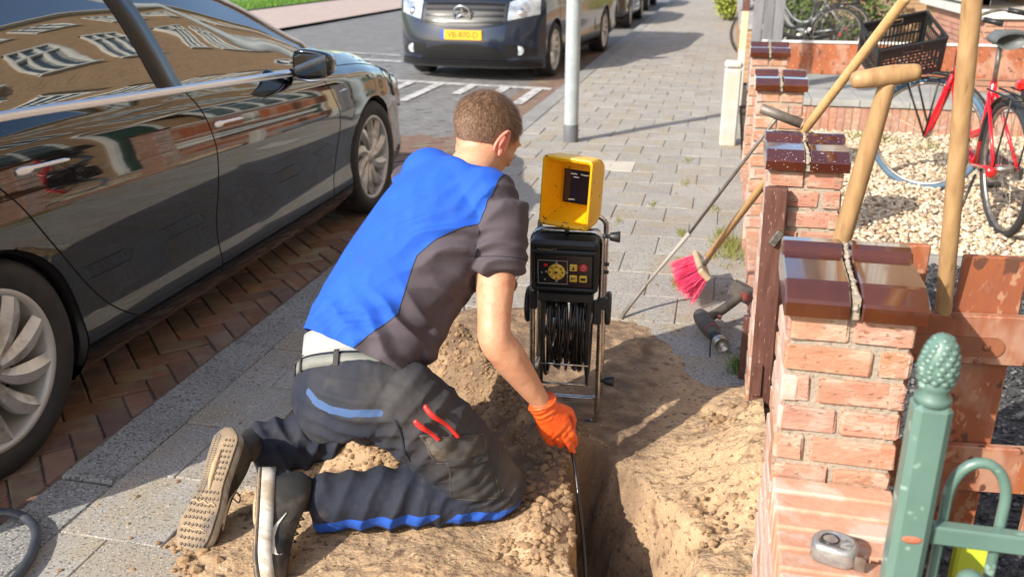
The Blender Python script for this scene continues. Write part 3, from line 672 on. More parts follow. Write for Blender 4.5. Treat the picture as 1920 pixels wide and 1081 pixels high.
M_fac = brickwall_mat('house brickwork', (.47, .27, .13), (.36, .20, .095), (.48, .42, .33)); M_facx = brickwall_mat('house brickwork side', (.40, .22, .11), (.30, .16, .08), (.42, .36, .28), 'xz')
M_frame = mat('white frame paint', (.74, .74, .70), .35, col2=(.62, .62, .58), cscale=3)
M_glass = mat('window glass', (.05, .07, .075), .03, spec=.9, coat=.6)
M_conc = mat('grey concrete', (.36, .36, .34), .9, col2=(.27, .27, .26), cscale=5, bump=.5, bscale=50, rnd=.06)
M_doorg = mat('dark green door', (.03, .07, .05), .3)
M_roof = mat('roof tiles', (.16, .07, .04), .8, col2=(.12, .05, .03), cscale=3, bump=.5, bscale=8)
def house(y0, y1, lab, bay=True):
    FX = 3.3; h = empty('row_house', (FX, (y0 + y1) / 2, 0), 0, lab, 'house', 'terraced houses along the gardens'); W = y1 - y0
    b = MB(); b.box((2.5, 0, 5.8), (5.0, W - .02, 11.8)); b.build('wall', M_fac, h)
    b = MB(); b.add([(-.35, -W / 2, 11.65), (-.35, W / 2, 11.65), (2.6, W / 2, 14.), (2.6, -W / 2, 14.), (5.4, W / 2, 11.65), (5.4, -W / 2, 11.65)], [(0, 1, 2, 3)[::-1], (3, 2, 4, 5)[::-1], (0, 3, 5), (1, 4, 2)]); b.build('roof', M_roof, h)
    b = MB(); b.box((-.2, 0, 11.7), (.4, W, .16)); b.build('gutter', M_frame, h)
    def window(yc, zc, wd, ht, x=0., nv=3):
        f = MB(); t = .07
        for s in (-1, 1): f.box((x - .03, yc + s * (wd / 2 - t / 2), zc), (.10, t, ht)); 
        for s in (-1, 1): f.box((x - .03, yc, zc + s * (ht / 2 - t / 2)), (.104, wd, t))
        for k in range(1, nv): f.box((x - .027, yc - wd / 2 + wd * k / nv, zc), (.09, t * .8, ht - .01))
        f.box((x - .026, yc, zc + ht * .22), (.08, wd - .01, .05)); w_ = f.build('window', M_frame, h)
        q = MB(); q.box((x - .004, yc, zc), (.02, wd - .04, ht - .04)); q.build('pane', M_glass, w_)
        if x == 0: q = MB(); q.box((x - .06, yc, zc - ht / 2 - .04), (.16, wd + .1, .07)); q.build('sill', M_frame, w_)
    window(-W * .22, 4.4, 1.6, 1.5); window(W * .22, 4.4, 1.6, 1.5); window(-W * .22, 7.3, 1.5, 1.4); window(W * .22, 7.3, 1.5, 1.4); window(-W * .22, 10., 1.4, 1.3); window(W * .22, 10., 1.4, 1.3); 
    dr = MB(); dr.box((-.03, W * .36, 1.08), (.09, .95, 2.2)); d = dr.build('door', M_doorg, h); q = MB(); q.box((-.035, W * .36, 2.28), (.13, 1.15, .12)); 
    for s in (-1, 1): q.box((-.035, W * .36 + s * .53, 1.1), (.13, .10, 2.24))
    q.build('frame', M_frame, d)
    a = MB(); aw = .55
    pts = [(0, W * .36 + aw * math.cos(t), 2.36 + aw * math.sin(t)) for t in np.linspace(0, math.pi, 15)]; a.tube([(p[0] - .04, p[1], p[2]) for p in pts], .06, 6); a.build('arch', M_frame, d)
    if bay:
        bx = .62; by0, by1 = -W * .46, W * .14; bc = (by0 + by1) / 2
        b = MB(); b.box((-bx / 2, bc, .38), (bx, by1 - by0, .78)); b.build('bay_wall', M_fac, h)
        s_ = MB(); s_.box((-bx / 2 - .04, bc, .815), (bx + .10, by1 - by0 + .12, .09)); s_.box((-bx / 2 - .04, bc, 2.62), (bx + .16, by1 - by0 + .2, .22)); s_.build('bay_trim', M_frame, h)
        window(bc, 1.70, by1 - by0 - .04, 1.60, -bx, 4)
    else: window(-W * .18, 1.6, 2.4, 1.7)
    return h, W
hs = []
for i, (a, b_) in enumerate(((-9.5, -4.4), (-4.4, .9), (.9, 6.2), (6.2, 10.6), (10.6, 15.9), (15.9, 21.2), (21.2, 26.5), (26.5, 32))):
    lb = ['terraced brick house behind the photographer, farthest back', 'terraced brick house behind the photographer with white bay window', 'terraced brick house level with the kneeling man, right of the garden', 'flat-fronted brick house behind the red bicycle', 'brick house with white bay sill at the upper right of the garden', 'second brick house beyond the bicycle garden', 'third brick house beyond the bicycle garden', 'farthest brick house of the terrace'][i]
    hs.append(house(a, b_, lb, bay=(i != 3)))
# bricks of the bay wall that can be told apart
h4, W4 = hs[4]; M_pbrick = mat('pink house brick', (.46, .24, .17), .88, col2=(.38, .19, .13), cscale=12, bump=.5, bscale=60, rnd=.15, hue=.01)
pb_ = MB(); pb_.box((0, 0, 0), (.02, .198, .052), bev=.003); src = None; k_ = 0
for r_ in range(12):
    for c_ in range(12):
        y = -W4 * .46 + .11 + .21 * c_ + (.105 if r_ % 2 else 0)
        if src is None: src = pb_.build('brick', M_pbrick, h4); o = src
        else: o = inst(src, h4)
        o.location = (-.625, y, .03 + .0625 * r_)
src = None
for r_ in range(12):                                             # the end face of the bay, turned to the camera
    for c_ in range(3):
        if src is None: q = MB(); q.box((0, 0, 0), (.198, .02, .052), bev=.003); src = q.build('brick', M_pbrick, h4); o = src
        else: o = inst(src, h4)
        o.location = (-.11 - .205 * c_, -W4 * .46 - .006, .03 + .0625 * r_)

# back of the pebble garden: low brick wall, concrete path, orange plank
bw = empty('back_garden_wall', (1.75, 8.25, 0), 0, 'low brick wall with wide grey concrete coping at the back of the pebble garden', 'wall')
b = MB(); b.box((0, 0, .08), (2.78, .17, .22)); b.build('mortar', M_mortar, bw); src = None
for k in range(1):
    for i in range(44):
        if src is None: src = brick_mesh(.056, .03, .205, M_brick).build('brick', M_brick, bw); o = src
        else: o = inst(src, bw)
        o.location = (-1.37 + i * .0635, -.078, .085); o.rotation_euler = (random.uniform(-.01, .01), random.uniform(-.02, .02), 0)
src = None
for i in range(7):
    if src is None: src = brick_mesh(.39, .62, .06, M_conc).build('coping_slab', M_conc, bw); o = src
    else: o = inst(src, bw)
    o.location = (-1.19 + i * .397, .20, .225)
sheet('concrete_path', [(.39, 3.2, 8.55, 14.5)], .0, M_conc)
op = empty('plank_fence', (1.75, 9.75, 0), 0, 'long orange brown plank on short posts crossing behind the red bicycle', 'fence')
b = MB(); b.box((0, 0, .42), (2.75, .035, .30), bev=.004); b.build('plank', M_gate, op); b = MB(); b.box((0, 0, .585), (2.78, .06, .022), bev=.003); b.build('top_strip', M_frame, op)
for x in (-1.3, 0, 1.3):
    b = MB(); b.box((x, .045, .28), (.06, .05, .56)); b.build('post', M_gate, op)

# lamp post, white concrete post, painted post, grey fence
M_pole = mat('pale grey pole coating', (.40, .44, .45), .5, col2=(.34, .38, .39), cscale=12, bump=.25, bscale=200, bdist=.001, speck=[((.3, .33, .33), (.66, .7), 30.)])
M_polegr = mat('grey band', (.13, .135, .15), .6, col2=(.10, .10, .11), cscale=14)
lp = empty('street_pole', (-1.155, 7.11, 0), 0, 'pale grey street pole with a dark grey foot, standing on the pavement beyond the man', 'pole')
b = MB(); b.lathe([(.057, .13), (.057, 2.2), (.052, 2.25), (.045, 4.2), (.0, 4.21)], 28); b.build('shaft', M_pole, lp); b = MB(); b.lathe([(.060, -.01), (.060, .135), (.0575, .14)], 28); b.build('foot', M_polegr, lp)
M_wpost = mat('white concrete', (.52, .51, .47), .8, col2=(.43, .42, .39), cscale=9, bump=.4, bscale=70, stain=(.5, .45, .36), stscale=6)
b = MB(); b.box((0, 0, .29), (.125, .125, .60), bev=.012); b.box((0, 0, .62), (.135, .135, .06), bev=.02); tag(b.build('concrete_post', M_wpost, None, (.075, 7.28, 0), (0, 0, R(4))), 'short white concrete post standing on the pavement beside the garden wall', 'post')
pp = empty('painted_post', (.165, 9.3, 0), 0, 'tall narrow post, white below and red brown above, at the far garden corner', 'post')
b = MB(); b.box((0, 0, .27), (.07, .12, .54), bev=.005); b.build('white_foot', M_wpost, pp); b = MB(); b.box((.0, .0, .72), (.066, .11, .36), bev=.004); b.build('cream_middle', mat('cream paint', (.6, .47, .3), .7), pp); b = MB(); b.box((0, 0, 1.2), (.068, .115, .6), bev=.004); b.build('red_top', M_redwood, pp)
gy = empty('grey_fence', (.45, 10.4, 0), 0, 'weathered grey board fence at the far end of the garden front', 'fence'); M_gwood = mat('grey weathered wood', (.20, .20, .215), .85, col2=(.15, .15, .16), cscale=6, bump=.5, bscale=30, stretch=(4, 4, .5), rnd=.12)
src = None
for i in range(3):
    if src is None: q = MB(); q.box((0, 0, .6), (.105, .02, 1.2), bev=.003); src = q.build('board', M_gwood, gy); o = src
    else: o = inst(src, gy)
    o.location = (-.13 + i * .11, 0, 0)
fr_ = empty('far_front_wall', (.27, 18, 0), 0, 'long low brick garden wall running away beyond the grey fence', 'wall'); b = MB(); b.box((0, 0, .3), (.20, 14, .6)); b.build('wall_body', M_fac, fr_); b = MB(); b.box((0, 0, .63), (.26, 14.05, .055)); b.build('coping', M_conc, fr_)

def leafy(name, c, size, n, m, leaf=.04, lab='', cat=''):
    b = MB()
    for i in range(n):
        p = Vector((random.gauss(0, 1), random.gauss(0, 1), random.gauss(0, 1))).normalized() * random.uniform(.55, 1.05); p = Vector((p.x * size[0], p.y * size[1], p.z * size[2])) + Vector(c)
        a = Vector((random.uniform(-1, 1), random.uniform(-1, 1), random.uniform(-1, 1))).normalized(); q = a.orthogonal().normalized(); l = leaf * random.uniform(.6, 1.3)
        b.add([p - q * l * .4, p + a * l * .5, p + q * l * .4, p - a * l * .5], [(0, 1, 2, 3)])
    return b
M_leaf = mat('yellow green leaves', (.20, .26, .035), .7, col2=(.30, .33, .05), cscale=20)
bu = empty('garden_bush', (.08, 21.5, 0), 0, 'yellow green bush spilling over the far garden wall onto the pavement', 'bush')
leafy('f', (0, 0, .5), (.42, .7, .5), 2600, M_leaf, .07).build('foliage', M_leaf, bu); b = MB(); b.tube([(0, 0, 0), (.02, .05, .3), (0, 0, .6)], [.03, .02, .01], 6); b.build('stem', M_redwood, bu)
M_leaf2 = mat('dark leaves', (.07, .12, .03), .7, col2=(.12, .17, .04), cscale=20)
bu = empty('garden_shrub', (1.6, 15.2, 0), 0, 'dark green shrub behind the parked bicycles', 'bush')
leafy('f', (0, 0, .7), (.9, .7, .8), 2600, M_leaf2, .07).build('foliage', M_leaf2, bu); b = MB(); b.tube([(0, 0, 0), (.02, .05, .3), (0, 0, .6)], [.03, .02, .01], 6); b.build('stem', M_redwood, bu)
# ------------------------------------------------------------------ cars
M_paint = mat('black car paint', (.0012, .0012, .0016), .04, speck=[((.10, .10, .10), (.715, .73), 160.)], coat=1., coat_rough=.0, spec=.6, ior=1.55)
M_paint2 = mat('grey blue van paint', (.016, .024, .045), .22, metal=.35, coat=.8, coat_rough=.06)
M_paint3 = mat('dark blue black paint', (.012, .016, .022), .15, coat=1., coat_rough=.03)
M_cglass = mat('tinted car glass', (.012, .016, .017), .015, spec=1., coat=1., coat_rough=.0, ior=1.9)
M_chrome = mat('chrome trim', (.80, .80, .82), .10, metal=1.)
M_satin = mat('satin trim', (.82, .82, .84), .30, metal=.9)
M_rubber = mat('tyre rubber', (.022, .022, .024), .75, col2=(.04, .038, .036), cscale=14, bump=.2, bscale=90)
M_rim = mat('silver alloy', (.78, .78, .77), .36, metal=.6, col2=(.62, .61, .60), cscale=11, coat=.3, coat_rough=.2, stain=(.40, .36, .31), stscale=7)
M_rimd = mat('dusty rim barrel', (.58, .57, .55), .45, metal=.4)
M_liner = mat('wheel well liner', (.03, .03, .03), .95, bump=.8, bscale=200, speck=[((.16, .15, .14), (.58, .66), 120.)])
M_gap = mat('panel gap', (.002, .002, .002), .9)
M_trimb = mat('satin black trim', (.012, .012, .013), .22)
M_red = mat('red lamp lens', (.5, .012, .01), .15, coat=1)
M_lens = mat('clear lamp lens', (.62, .68, .74), .10, coat=1, metal=.35, col2=(.25, .27, .3), cscale=9)
M_amber = mat('amber lens', (.7, .25, .02), .2, coat=1)

def wheel(parent, loc, side, r=.335, wd=.235, spokes=10, twist=.35, rimr=.245, rimm=None):
    """side=+1: the outer face looks to +x"""
    w_ = empty('wheel', loc); w_.parent = parent; s = side; w = wd / 2
    b = MB(); b.lathe([(rimr + .002, s * w * .78), (rimr + .012, s * w * .93), (r - .055, s * w), (r - .022, s * w * .97), (r - .004, s * w * .80), (r, s * w * .55), (r, -s * w * .55), (r - .004, -s * w * .8), (r - .03, -s * w), (rimr, -s * w * .9)], 64, axis='x'); b.build('tyre', M_rubber, w_)
    b = MB(); b.lathe([(rimr + .008, s * w * .86), (rimr + .004, s * w * .90), (rimr - .012, s * w * .86), (rimr - .014, s * w * .72), (rimr - .03, s * w * .3), (rimr - .035, -s * w * .6)], 64, axis='x'); b.build('rim', M_rimd if rimm is None else rimm, w_)
    b = MB(); b.lathe([(.0, s * w * .05), (.165, s * w * .05), (.165, -s * w * .1)], 40, axis='x'); b.build('brake_disc', M_steel, w_)
    b = MB(); b.lathe([(.0, -s * w * .2), (rimr - .03, -s * w * .2)], 30, axis='x'); b.build('back_plate', M_gap, w_)
    b = MB(); b.lathe([(.0, s * w * .80), (.026, s * w * .79), (.034, s * w * .72), (.06, s * w * .66), (.068, s * w * .4)], 28, axis='x'); b.build('hub_cap', M_rim, w_)
    src = None
    for k in range(spokes):
        if src is None:
            q = MB(); n = 9; v = []
            for i in range(n):
                t = i / (n - 1); rr = .045 + t * (rimr - .012 - .045); a = twist * (t ** 1.3); hw = .014 + .022 * math.sin(min(1, t * 1.25) * 1.75) ; 
                if t > .8: hw *= 1 - (t - .8) * 1.2
                xo = s * w * (.72 + .16 * t - .05 * t * t); xr = xo - s * .020
                for (da, xx, sh) in ((-hw, xr, 0), (-hw * .86, xo - s * .004, 0), (hw * .15, xo + s * .003, 0), (hw, xr + s * .002, 0), (hw * .3, xr - s * .012, 0)):
                    ca, sa = math.cos(a), math.sin(a); yy = rr * ca - da * sa; zz = rr * sa + da * ca; v.append((xx, yy, zz))
            f = []
            for i in range(n - 1):
                for j in range(5): f.append((i * 5 + j, i * 5 + (j + 1) % 5, (i + 1) * 5 + (j + 1) % 5, (i + 1) * 5 + j))
            f += [(0, 1, 2, 3, 4), tuple((n - 1) * 5 + j for j in range(5))]
            q.add(v, f, False); src = q.build('spoke', M_rim, w_); o = src
            bm = bmesh.new(); bm.from_mesh(o.data); bmesh.ops.recalc_face_normals(bm, faces=bm.faces); bm.to_mesh(o.data); bm.free()
        else: o = inst(src, w_)
        o.rotation_euler = (2 * math.pi * k / spokes, 0, 0)
    return w_

class CarShape:
    """body as a grid of half-section curves along the length; local x = outwards right, y = forward from the rear bumper, z up from the road"""
    def __init__(s, T, length): s.T = T; s.L = length
    def q(s, k, y): return spl(s.T['s'], s.T[k], y)
    def section(s, y, zb=.15):
        xm, xb, zbt, xr, zr, zt = [float(s.q(k, y)) for k in ('xm', 'xb', 'zb', 'xr', 'zr', 'zt')]
        zl = float(s.q('lo', y)) if 'lo' in s.T else zb
        lo = [(0, zl), (xm * .80, zl), (xm * .952, zl + .018), (xm * .978, zl + .065), (xm * .993, zl + .125), (xm * .980, zl + .215), (xm * .979, zl + .30), (xm * .990, zl + .40), (xm * 1.0, zl + (zbt - zl) * .62), (xm * .9985, zl + (zbt - zl) * .72), (xm * .985, zl + (zbt - zl) * .80), (xm * .979, zl + (zbt - zl) * .86), (xm * .962, zl + (zbt - zl) * .93), (xb, zbt)]
        hi = [(xb * .995, zbt + .006), (xr + (xb - xr) * .68, zbt + (zr - zbt) * .36), (xr + (xb - xr) * .36, zbt + (zr - zbt) * .70), (xr, zr)]
        ct = [(xr * .93, zr + (zt - zr) * .35), (xr * .72, zr + (zt - zr) * .74), (xr * .40, zr + (zt - zr) * .95), (0, zt)]
        return lo, hi, ct
    def grid(s, ny=260, n=(46, 16, 14), zb=.15):
        ys = np.concatenate([np.linspace(0, s.L, ny)]); G = []
        def samp(p, k, first):
            p = np.array(p, float); d = np.r_[0, np.cumsum(np.hypot(*np.diff(p, axis=0).T))]; u = np.linspace(0, d[-1], k + 1); d = d + np.arange(len(d)) * 1e-7
            return np.stack([spl(d, p[:, 0], u), spl(d, p[:, 1], u)], 1)[0 if first else 1:]
        for y in ys:
            lo, hi, ct = s.section(y, zb); c = np.concatenate([samp(lo, n[0], True), samp([lo[-1]] + hi, n[1], False), samp([hi[-1]] + ct, n[2], False)]); G.append(np.c_[c[:, 0], np.full(len(c), y), c[:, 1]])
        return ys, np.array(G)                                  # (ny, nt, 3)
def car(name, loc, rz, T, L, paint, label, cat, wheels, R_arch, seams=(), assign=None, r=.335, track=.80, res=(260, (46, 16, 14)), spokes=10, group=None, wy=.33, gapr=.0032, fine=True, archx=1.0):
    rt = empty(name, loc, rz, label, cat, group); S = CarShape(T, L); ys, G = S.grid(*res); ny_, nt_, _ = G.shape
    # bulge the bumpers round at both ends
    du = np.gradient(G, axis=0); dv = np.gradient(G, axis=1)
    # arches: snap grid points near each circle onto it
    for wc in wheels:
        dy = G[..., 1] - wc; dz = G[..., 2] - wy; rr = np.hypot(dy, dz); outer = G[..., 0] > .45
        cell = max(L / ny_, 1.0 / res[1][0]); near = outer & (rr < R_arch) & (rr > R_arch - 1.5 * cell)
        k = np.where(near, R_arch / np.maximum(rr, 1e-6), 1); G[..., 1] = wc + dy * k; G[..., 2] = wy + dz * k
    for sx in (1, -1):
        H = G.copy(); H[..., 0] *= sx; n = np.cross(np.gradient(H, axis=0), np.gradient(H, axis=1)); n /= np.maximum(np.linalg.norm(n, axis=2, keepdims=True), 1e-9); n *= sx if True else 1
        cen = (H[:-1, :-1] + H[1:, :-1] + H[1:, 1:] + H[:-1, 1:]) / 4; cen[..., 0] = np.abs(cen[..., 0]); keep = np.ones(cen.shape[:2], bool)
        for wc in wheels: RV = np.hypot(H[..., 1] - wc, H[..., 2] - wy) < R_arch - 1e-4; keep &= ~((RV[:-1, :-1] | RV[1:, :-1] | RV[1:, 1:] | RV[:-1, 1:]) & (cen[..., 0] > .5))
        tix = np.broadcast_to(np.arange(nt_ - 1)[None], cen.shape[:2]); pan = assign(cen[..., 1], cen[..., 2], tix, res[1], S)
        idx = np.arange(ny_ * nt_).reshape(ny_, nt_); names = {}
        for pn in np.unique(pan):
            mk = (pan == pn) & keep; a = idx[:-1, :-1][mk]; b = idx[1:, :-1][mk]; c = idx[1:, 1:][mk]; d = idx[:-1, 1:][mk]; F = np.stack([a, b, c, d] if sx > 0 else [a, d, c, b], 1)
            if not len(F): continue
            used, inv = np.unique(F, return_inverse=True); F = inv.reshape(-1, 4); V = H.reshape(-1, 3)[used]; NN = n.reshape(-1, 3)[used]
            nm, gl = pn.split('|') if '|' in pn else (pn, ''); m = {'g': M_cglass, 't': M_trimb, 'b': M_dark}.get(gl, paint)
            me = bpy.data.meshes.new(nm); me.from_pydata(V.tolist(), [], F.tolist()); me.materials.append(m); me.polygons.foreach_set('use_smooth', np.ones(len(F), bool)); me.update()
            fn = me.polygons[len(F) // 2]; 
            if Vector(NN[F[len(F) // 2][0]]).dot(fn.normal) < 0: NN = -NN
            try: me.normals_split_custom_set_from_vertices([tuple(x) for x in NN])
            except Exception: pass
            o = bpy.data.objects.new(nm, me); COL.objects.link(o); o.parent = rt
    def surf(y, z, off=0.):
        """outer side point at height z on the lower body or greenhouse"""
        i = int(np.clip(round(y / L * (ny_ - 1)), 0, ny_ - 1)); c = G[i]; k = res[1][0] + res[1][1]; zz = c[5:k, 2]; xx = c[5:k, 0]; o_ = np.argsort(zz); return float(np.interp(z, zz[o_], xx[o_])) + off
    for sx in (1, -1):
        for pts in seams:
            P = crv([(0, a, b) for a, b in pts], 8); P = [(sx * (surf(p.y, p.z) - gapr * .25), p.y, p.z) for p in P]; b = MB(); b.tube(P, gapr, 6); b.build('panel_gap', M_gap, rt)
        for wc in wheels:
            b = MB(); A = np.linspace(-.35, math.pi + .35, 40); x0 = lambda a: surf(wc + R_arch * math.cos(a), wy + R_arch * math.sin(a))
            pr_ = []; 
            for (dr, dx) in ((0.0, .0), (-.0, -.012), (-.012, -.018), (-.014, -.05)):
                pr_.append([(sx * (x0(a) * archx + dx), wc + (R_arch + dr) * math.cos(a), wy + (R_arch + dr) * math.sin(a)) for a in A if wy + R_arch * math.sin(a) > .17])
            k = len(pr_[0]); v = [p for q in pr_ for p in q]; f = [(j * k + i, j * k + i + 1, (j + 1) * k + i + 1, (j + 1) * k + i) for j in range(3) for i in range(k - 1)]; b.add(v, f, True); b.build('arch_lip', M_trimb, rt)
            b = MB(); AA = [a for a in np.linspace(-.6, math.pi + .6, 40)]; v = []
            for xx in (sx * .93 * (T['xm'][len(T['xm']) // 2]) , sx * .45): v += [(xx, wc + (R_arch - .014) * math.cos(a), wy + (R_arch - .014) * math.sin(a)) for a in AA]
            f = [(i, i + 1, 40 + i + 1, 40 + i) for i in range(39)]; b.add(v, f, True); b.add([(sx * .45, wc + R_arch * math.cos(a), wy + R_arch * math.sin(a)) for a in AA], [tuple(range(40))]); b.build('wheel_liner', M_liner, rt)
            wheel(rt, (sx * track, wc, r), sx, r, spokes=spokes)
    return rt, S, G, surf
# --- black hatchback-like saloon in the foreground
TB = dict(s=[0, .12, .35, .7, 1.2, 1.8, 2.4, 3.0, 3.4, 3.8, 4.2, 4.58, 4.82, 4.93],
     xm=[.62, .78, .87, .915, .925, .925, .925, .924, .922, .918, .905, .86, .76, .52],
     xb=[.56, .70, .76, .80, .83, .848, .855, .852, .848, .83, .79, .72, .58, .40],
     zb=[.86, .93, .99, 1.03, 1.045, 1.02, .99, .955, .935, .92, .895, .82, .72, .58],
     xr=[.50, .62, .68, .68, .645, .615, .61, .66, .765, .785, .72, .62, .48, .32],
     zr=[.88, .97, 1.06, 1.17, 1.32, 1.405, 1.41, 1.275, 1.085, .985, .945, .86, .745, .60],
     zt=[.89, 1.0, 1.09, 1.20, 1.35, 1.435, 1.435, 1.31, 1.12, 1.01, .965, .88, .765, .62],
     lo=[.30, .24, .20, .17, .16, .155, .155, .155, .155, .16, .165, .18, .2, .24])
Y0 = .98
def seam_y(z, pts):
    z_ = [p[1] for p in pts]; y_ = [p[0] for p in pts]; o = np.argsort(z_); return np.interp(z, np.array(z_)[o], np.array(y_)[o])
S_mid = [(2.20, 1.02), (2.235, .97), (2.285, .86), (2.30, .77), (2.285, .60), (2.262, .44), (2.255, .32), (2.25, .235)]
S_fr = [(3.38, .945), (3.44, .90), (3.52, .80), (3.56, .70), (3.545, .58), (3.50, .44), (3.44, .32), (3.42, .235)]
S_rr = [(.93, 1.02), (1.03, .96), (1.16, .86), (1.30, .66), (1.45, .46), (1.56, .34), (1.68, .265), (1.80, .240)]
S_sill = [(1.80, .240), (2.3, .235), (2.9, .232), (3.42, .235)]
S_hood = [(3.45, .932), (3.8, .917), (4.2, .88), (4.5, .81), (4.7, .74)]
def asg(y, z, t, n, S):
    lo, hi = n[0], n[0] + n[1]; out = np.full(y.shape, 'quarter_panel', dtype='<U24')
    low = t < lo; out[low & (y > seam_y(z, S_rr)) & (z > .235) & (y > .93)] = 'rear_door'; out[low & (y > seam_y(z, S_mid)) & (z > .235)] = 'front_door'; out[low & (y > seam_y(z, S_fr)) & (z > .235)] = 'front_fender'
    out[low & (z <= .235) & (y > 1.3) & (y < 3.5)] = 'rocker_panel'; out[low & (z <= .235) & (y >= 3.5)] = 'front_fender'; out[low & (y > 4.6)] = 'front_bumper'; out[low & (y < .32)] = 'rear_bumper'
    gh = (t >= lo) & (t < hi); zb = S.q('zb', y); zr = S.q('zr', y); u = (z - zb) / np.maximum(zr - zb, .02); out[gh] = 'side_frame'
    by = 2.155 + .0 * u; out[gh & (y > 1.02) & (y < 3.40) & (zr - zb > .06) & (u > .05) & (u < .93)] = 'side_window|g'
    out[gh & (y > by) & (out == 'side_window|g')] = 'front_window|g'; out[gh & (y >= 3.55)] = 'bonnet'; out[gh & (y < .5)] = 'boot_lid'
    top = t >= hi; out[top] = 'roof_glass|g'; out[top & (y > 3.66)] = 'bonnet'; out[top & (y < .42)] = 'boot_lid'; out[top & (t < hi + 2) & (y <= 3.66) & (y >= .42)] = 'roof_rail'
    out[low & (t > lo - 4) & (y > 3.56)] = 'bonnet'
    return out
CX, CZ = -2.0 - .925, RZ
c1, S1, G1, surf1 = car('parked_car', (CX, Y0, CZ), 0, TB, 4.93, M_paint, 'glossy black car parked along the kerb beside the kneeling man', 'car', (1.015, 4.08), .380,
    [S_mid, S_fr, S_rr, S_sill, S_hood[:]], asg, r=.342, track=.925 - .135, res=(330, (60, 20, 14)))
for sx in (1, -1):
    y = np.linspace(.80, 3.42, 60); b = MB(); v = []; hw = .0085
    for q in y:
        zb = float(S1.q('zb', q)); zz = zb + .004
        x = float(S1.q('xb', q)); v += [(sx * (x + .006), q, zz - .014), (sx * (x + .0095), q, zz - .008), (sx * (x + .007), q, zz + .008), (sx * (x - .008), q, zz + .016)]
    b.add(v, [(i * 4 + j, i * 4 + j + 1, i * 4 + j + 5, i * 4 + j + 4)[::sx] for i in range(59) for j in range(3)], True); b.build('window_trim', M_satin, c1)
    k0, k1 = 60, 80
    def gh_pt(y, u, off):
        i = y / 4.93 * (len(G1) - 1); i0 = int(i); fy_ = i - i0; t = k0 + u * 20; t0 = min(int(t), k1 - 1); ft = t - t0; A_ = G1[i0, t0] * (1 - ft) + G1[i0, t0 + 1] * ft; B_ = G1[i0 + 1, t0] * (1 - ft) + G1[i0 + 1, t0 + 1] * ft; p = A_ * (1 - fy_) + B_ * fy_; return (sx * (p[0] + off), p[1], p[2] + off * .4)
    for (ya, sl, hw_) in ((2.155, .0, .075), (1.15, .30, .03)):
        b = MB(); v = []
        for i in range(19):
            u_ = .0 + .97 * i / 18
            for k in (-1, -.96, 0, .96, 1): v.append(gh_pt(ya + sl * u_ + k * hw_, u_, .0015 if abs(k) == 1 else .006))
        b.add(v, [(i * 5 + j, i * 5 + j + 1, i * 5 + j + 6, i * 5 + j + 5)[::sx] for i in range(18) for j in range(4)], True); b.build('door_pillar', M_trimb, c1)
    P = []
    for q in np.linspace(.80, 3.46, 60): P.append((sx * (float(S1.q('xr', q)) + .0035), q, float(S1.q('zr', q)) + .002))
    P.append((sx * .855, 3.50, .955)); b = MB(); b.tube(P, .0115, 8); b.build('roof_trim', M_satin, c1)
    for (ya, yb, z) in ((1.225, 1.455, .895), (2.325, 2.555, .842)):
        b = MB(); n = 14; v = []
        for i in range(n):
            t = i / (n - 1); yy = ya + (yb - ya) * t; h = (.017 if t < .28 else .0085) * (1 if 0 < i < n - 1 else .5); zz = z - .022 * t * .5 + (.0 if t < .3 else .006)
            x = surf1(yy, zz); v += [(sx * (x - .004), yy, zz - h), (sx * (x + .004), yy, zz - h * .7), (sx * (x + .0055), yy, zz), (sx * (x + .003), yy, zz + h * .8), (sx * (x - .004), yy, zz + h)]
        b.add(v, [(i * 5 + j, i * 5 + j + 1, i * 5 + j + 6, i * 5 + j + 5)[::sx] for i in range(n - 1) for j in range(4)], True); b.add([v[0], v[1], v[2], v[3], v[4]], [(0, 1, 2, 3, 4)]); b.add(v[-5:], [(0, 1, 2, 3, 4)]); b.build('door_handle', M_satin, c1)
    MY = 3.14
    b = MB(); mm = Matrix.Translation((sx * .985, MY, 1.00)); bm = bmesh.new(); bmesh.ops.create_uvsphere(bm, u_segments=24, v_segments=16, radius=1)
    for v_ in bm.verts:
        p = v_.co; f_ = 1 if p.y < 0 else 1.0; p.x = math.copysign(abs(p.x)**.62, p.x) * .105; p.z = math.copysign(abs(p.z)**.6, p.z) * (.070 - .012 * (p.x * sx / .105)); p.y = max(p.y, -.55) * (.105 if p.y > 0 else .05)
    v = [tuple(mm @ q.co) for q in bm.verts]; f = [tuple(q.index for q in g_.verts) for g_ in bm.faces]; bm.free(); b.add(v, f, True); mr = b.build('wing_mirror', M_paint, c1)
    b = MB(); b.box((sx * .985, MY - .035, 1.0), (.165, .006, .10), bev=.002); b.build('mirror_glass', M_cglass, mr); b = MB(); b.tube([(sx * .84, MY + .04, .955), (sx * .90, MY + .03, .945), (sx * .96, MY + .02, .945)], [.018, .016, .02], 8); b.build('stalk', M_trimb, mr)
    b = MB(); b.tube([(sx * (.985 - .09), MY - .045, .935), (sx * .985, MY - .055, .928), (sx * (.985 + .085), MY - .03, .935)], .006, 6); b.build('mirror_strip', M_satin, mr)
    # headlamp, tail lamp, side repeater
    b = MB(); v = [];
    for i, yy in enumerate(np.linspace(4.36, 4.79, 12)):
        zt_ = float(S1.q('zb', yy)) - .03; h = .10 * math.sin(math.pi * (.12 + .76 * i / 11)); x1_, x0_ = surf1(yy, zt_), surf1(yy, zt_ - h); v += [(sx * (x1_ + .003), yy, zt_), (sx * (surf1(yy, zt_ - h / 2) + .004), yy, zt_ - h / 2), (sx * (x0_ + .003), yy, zt_ - h)]
    b.add(v, [(i * 3 + j, i * 3 + j + 1, i * 3 + j + 4, i * 3 + j + 3)[::sx] for i in range(11) for j in range(2)], True); b.build('headlamp', M_lens, c1)
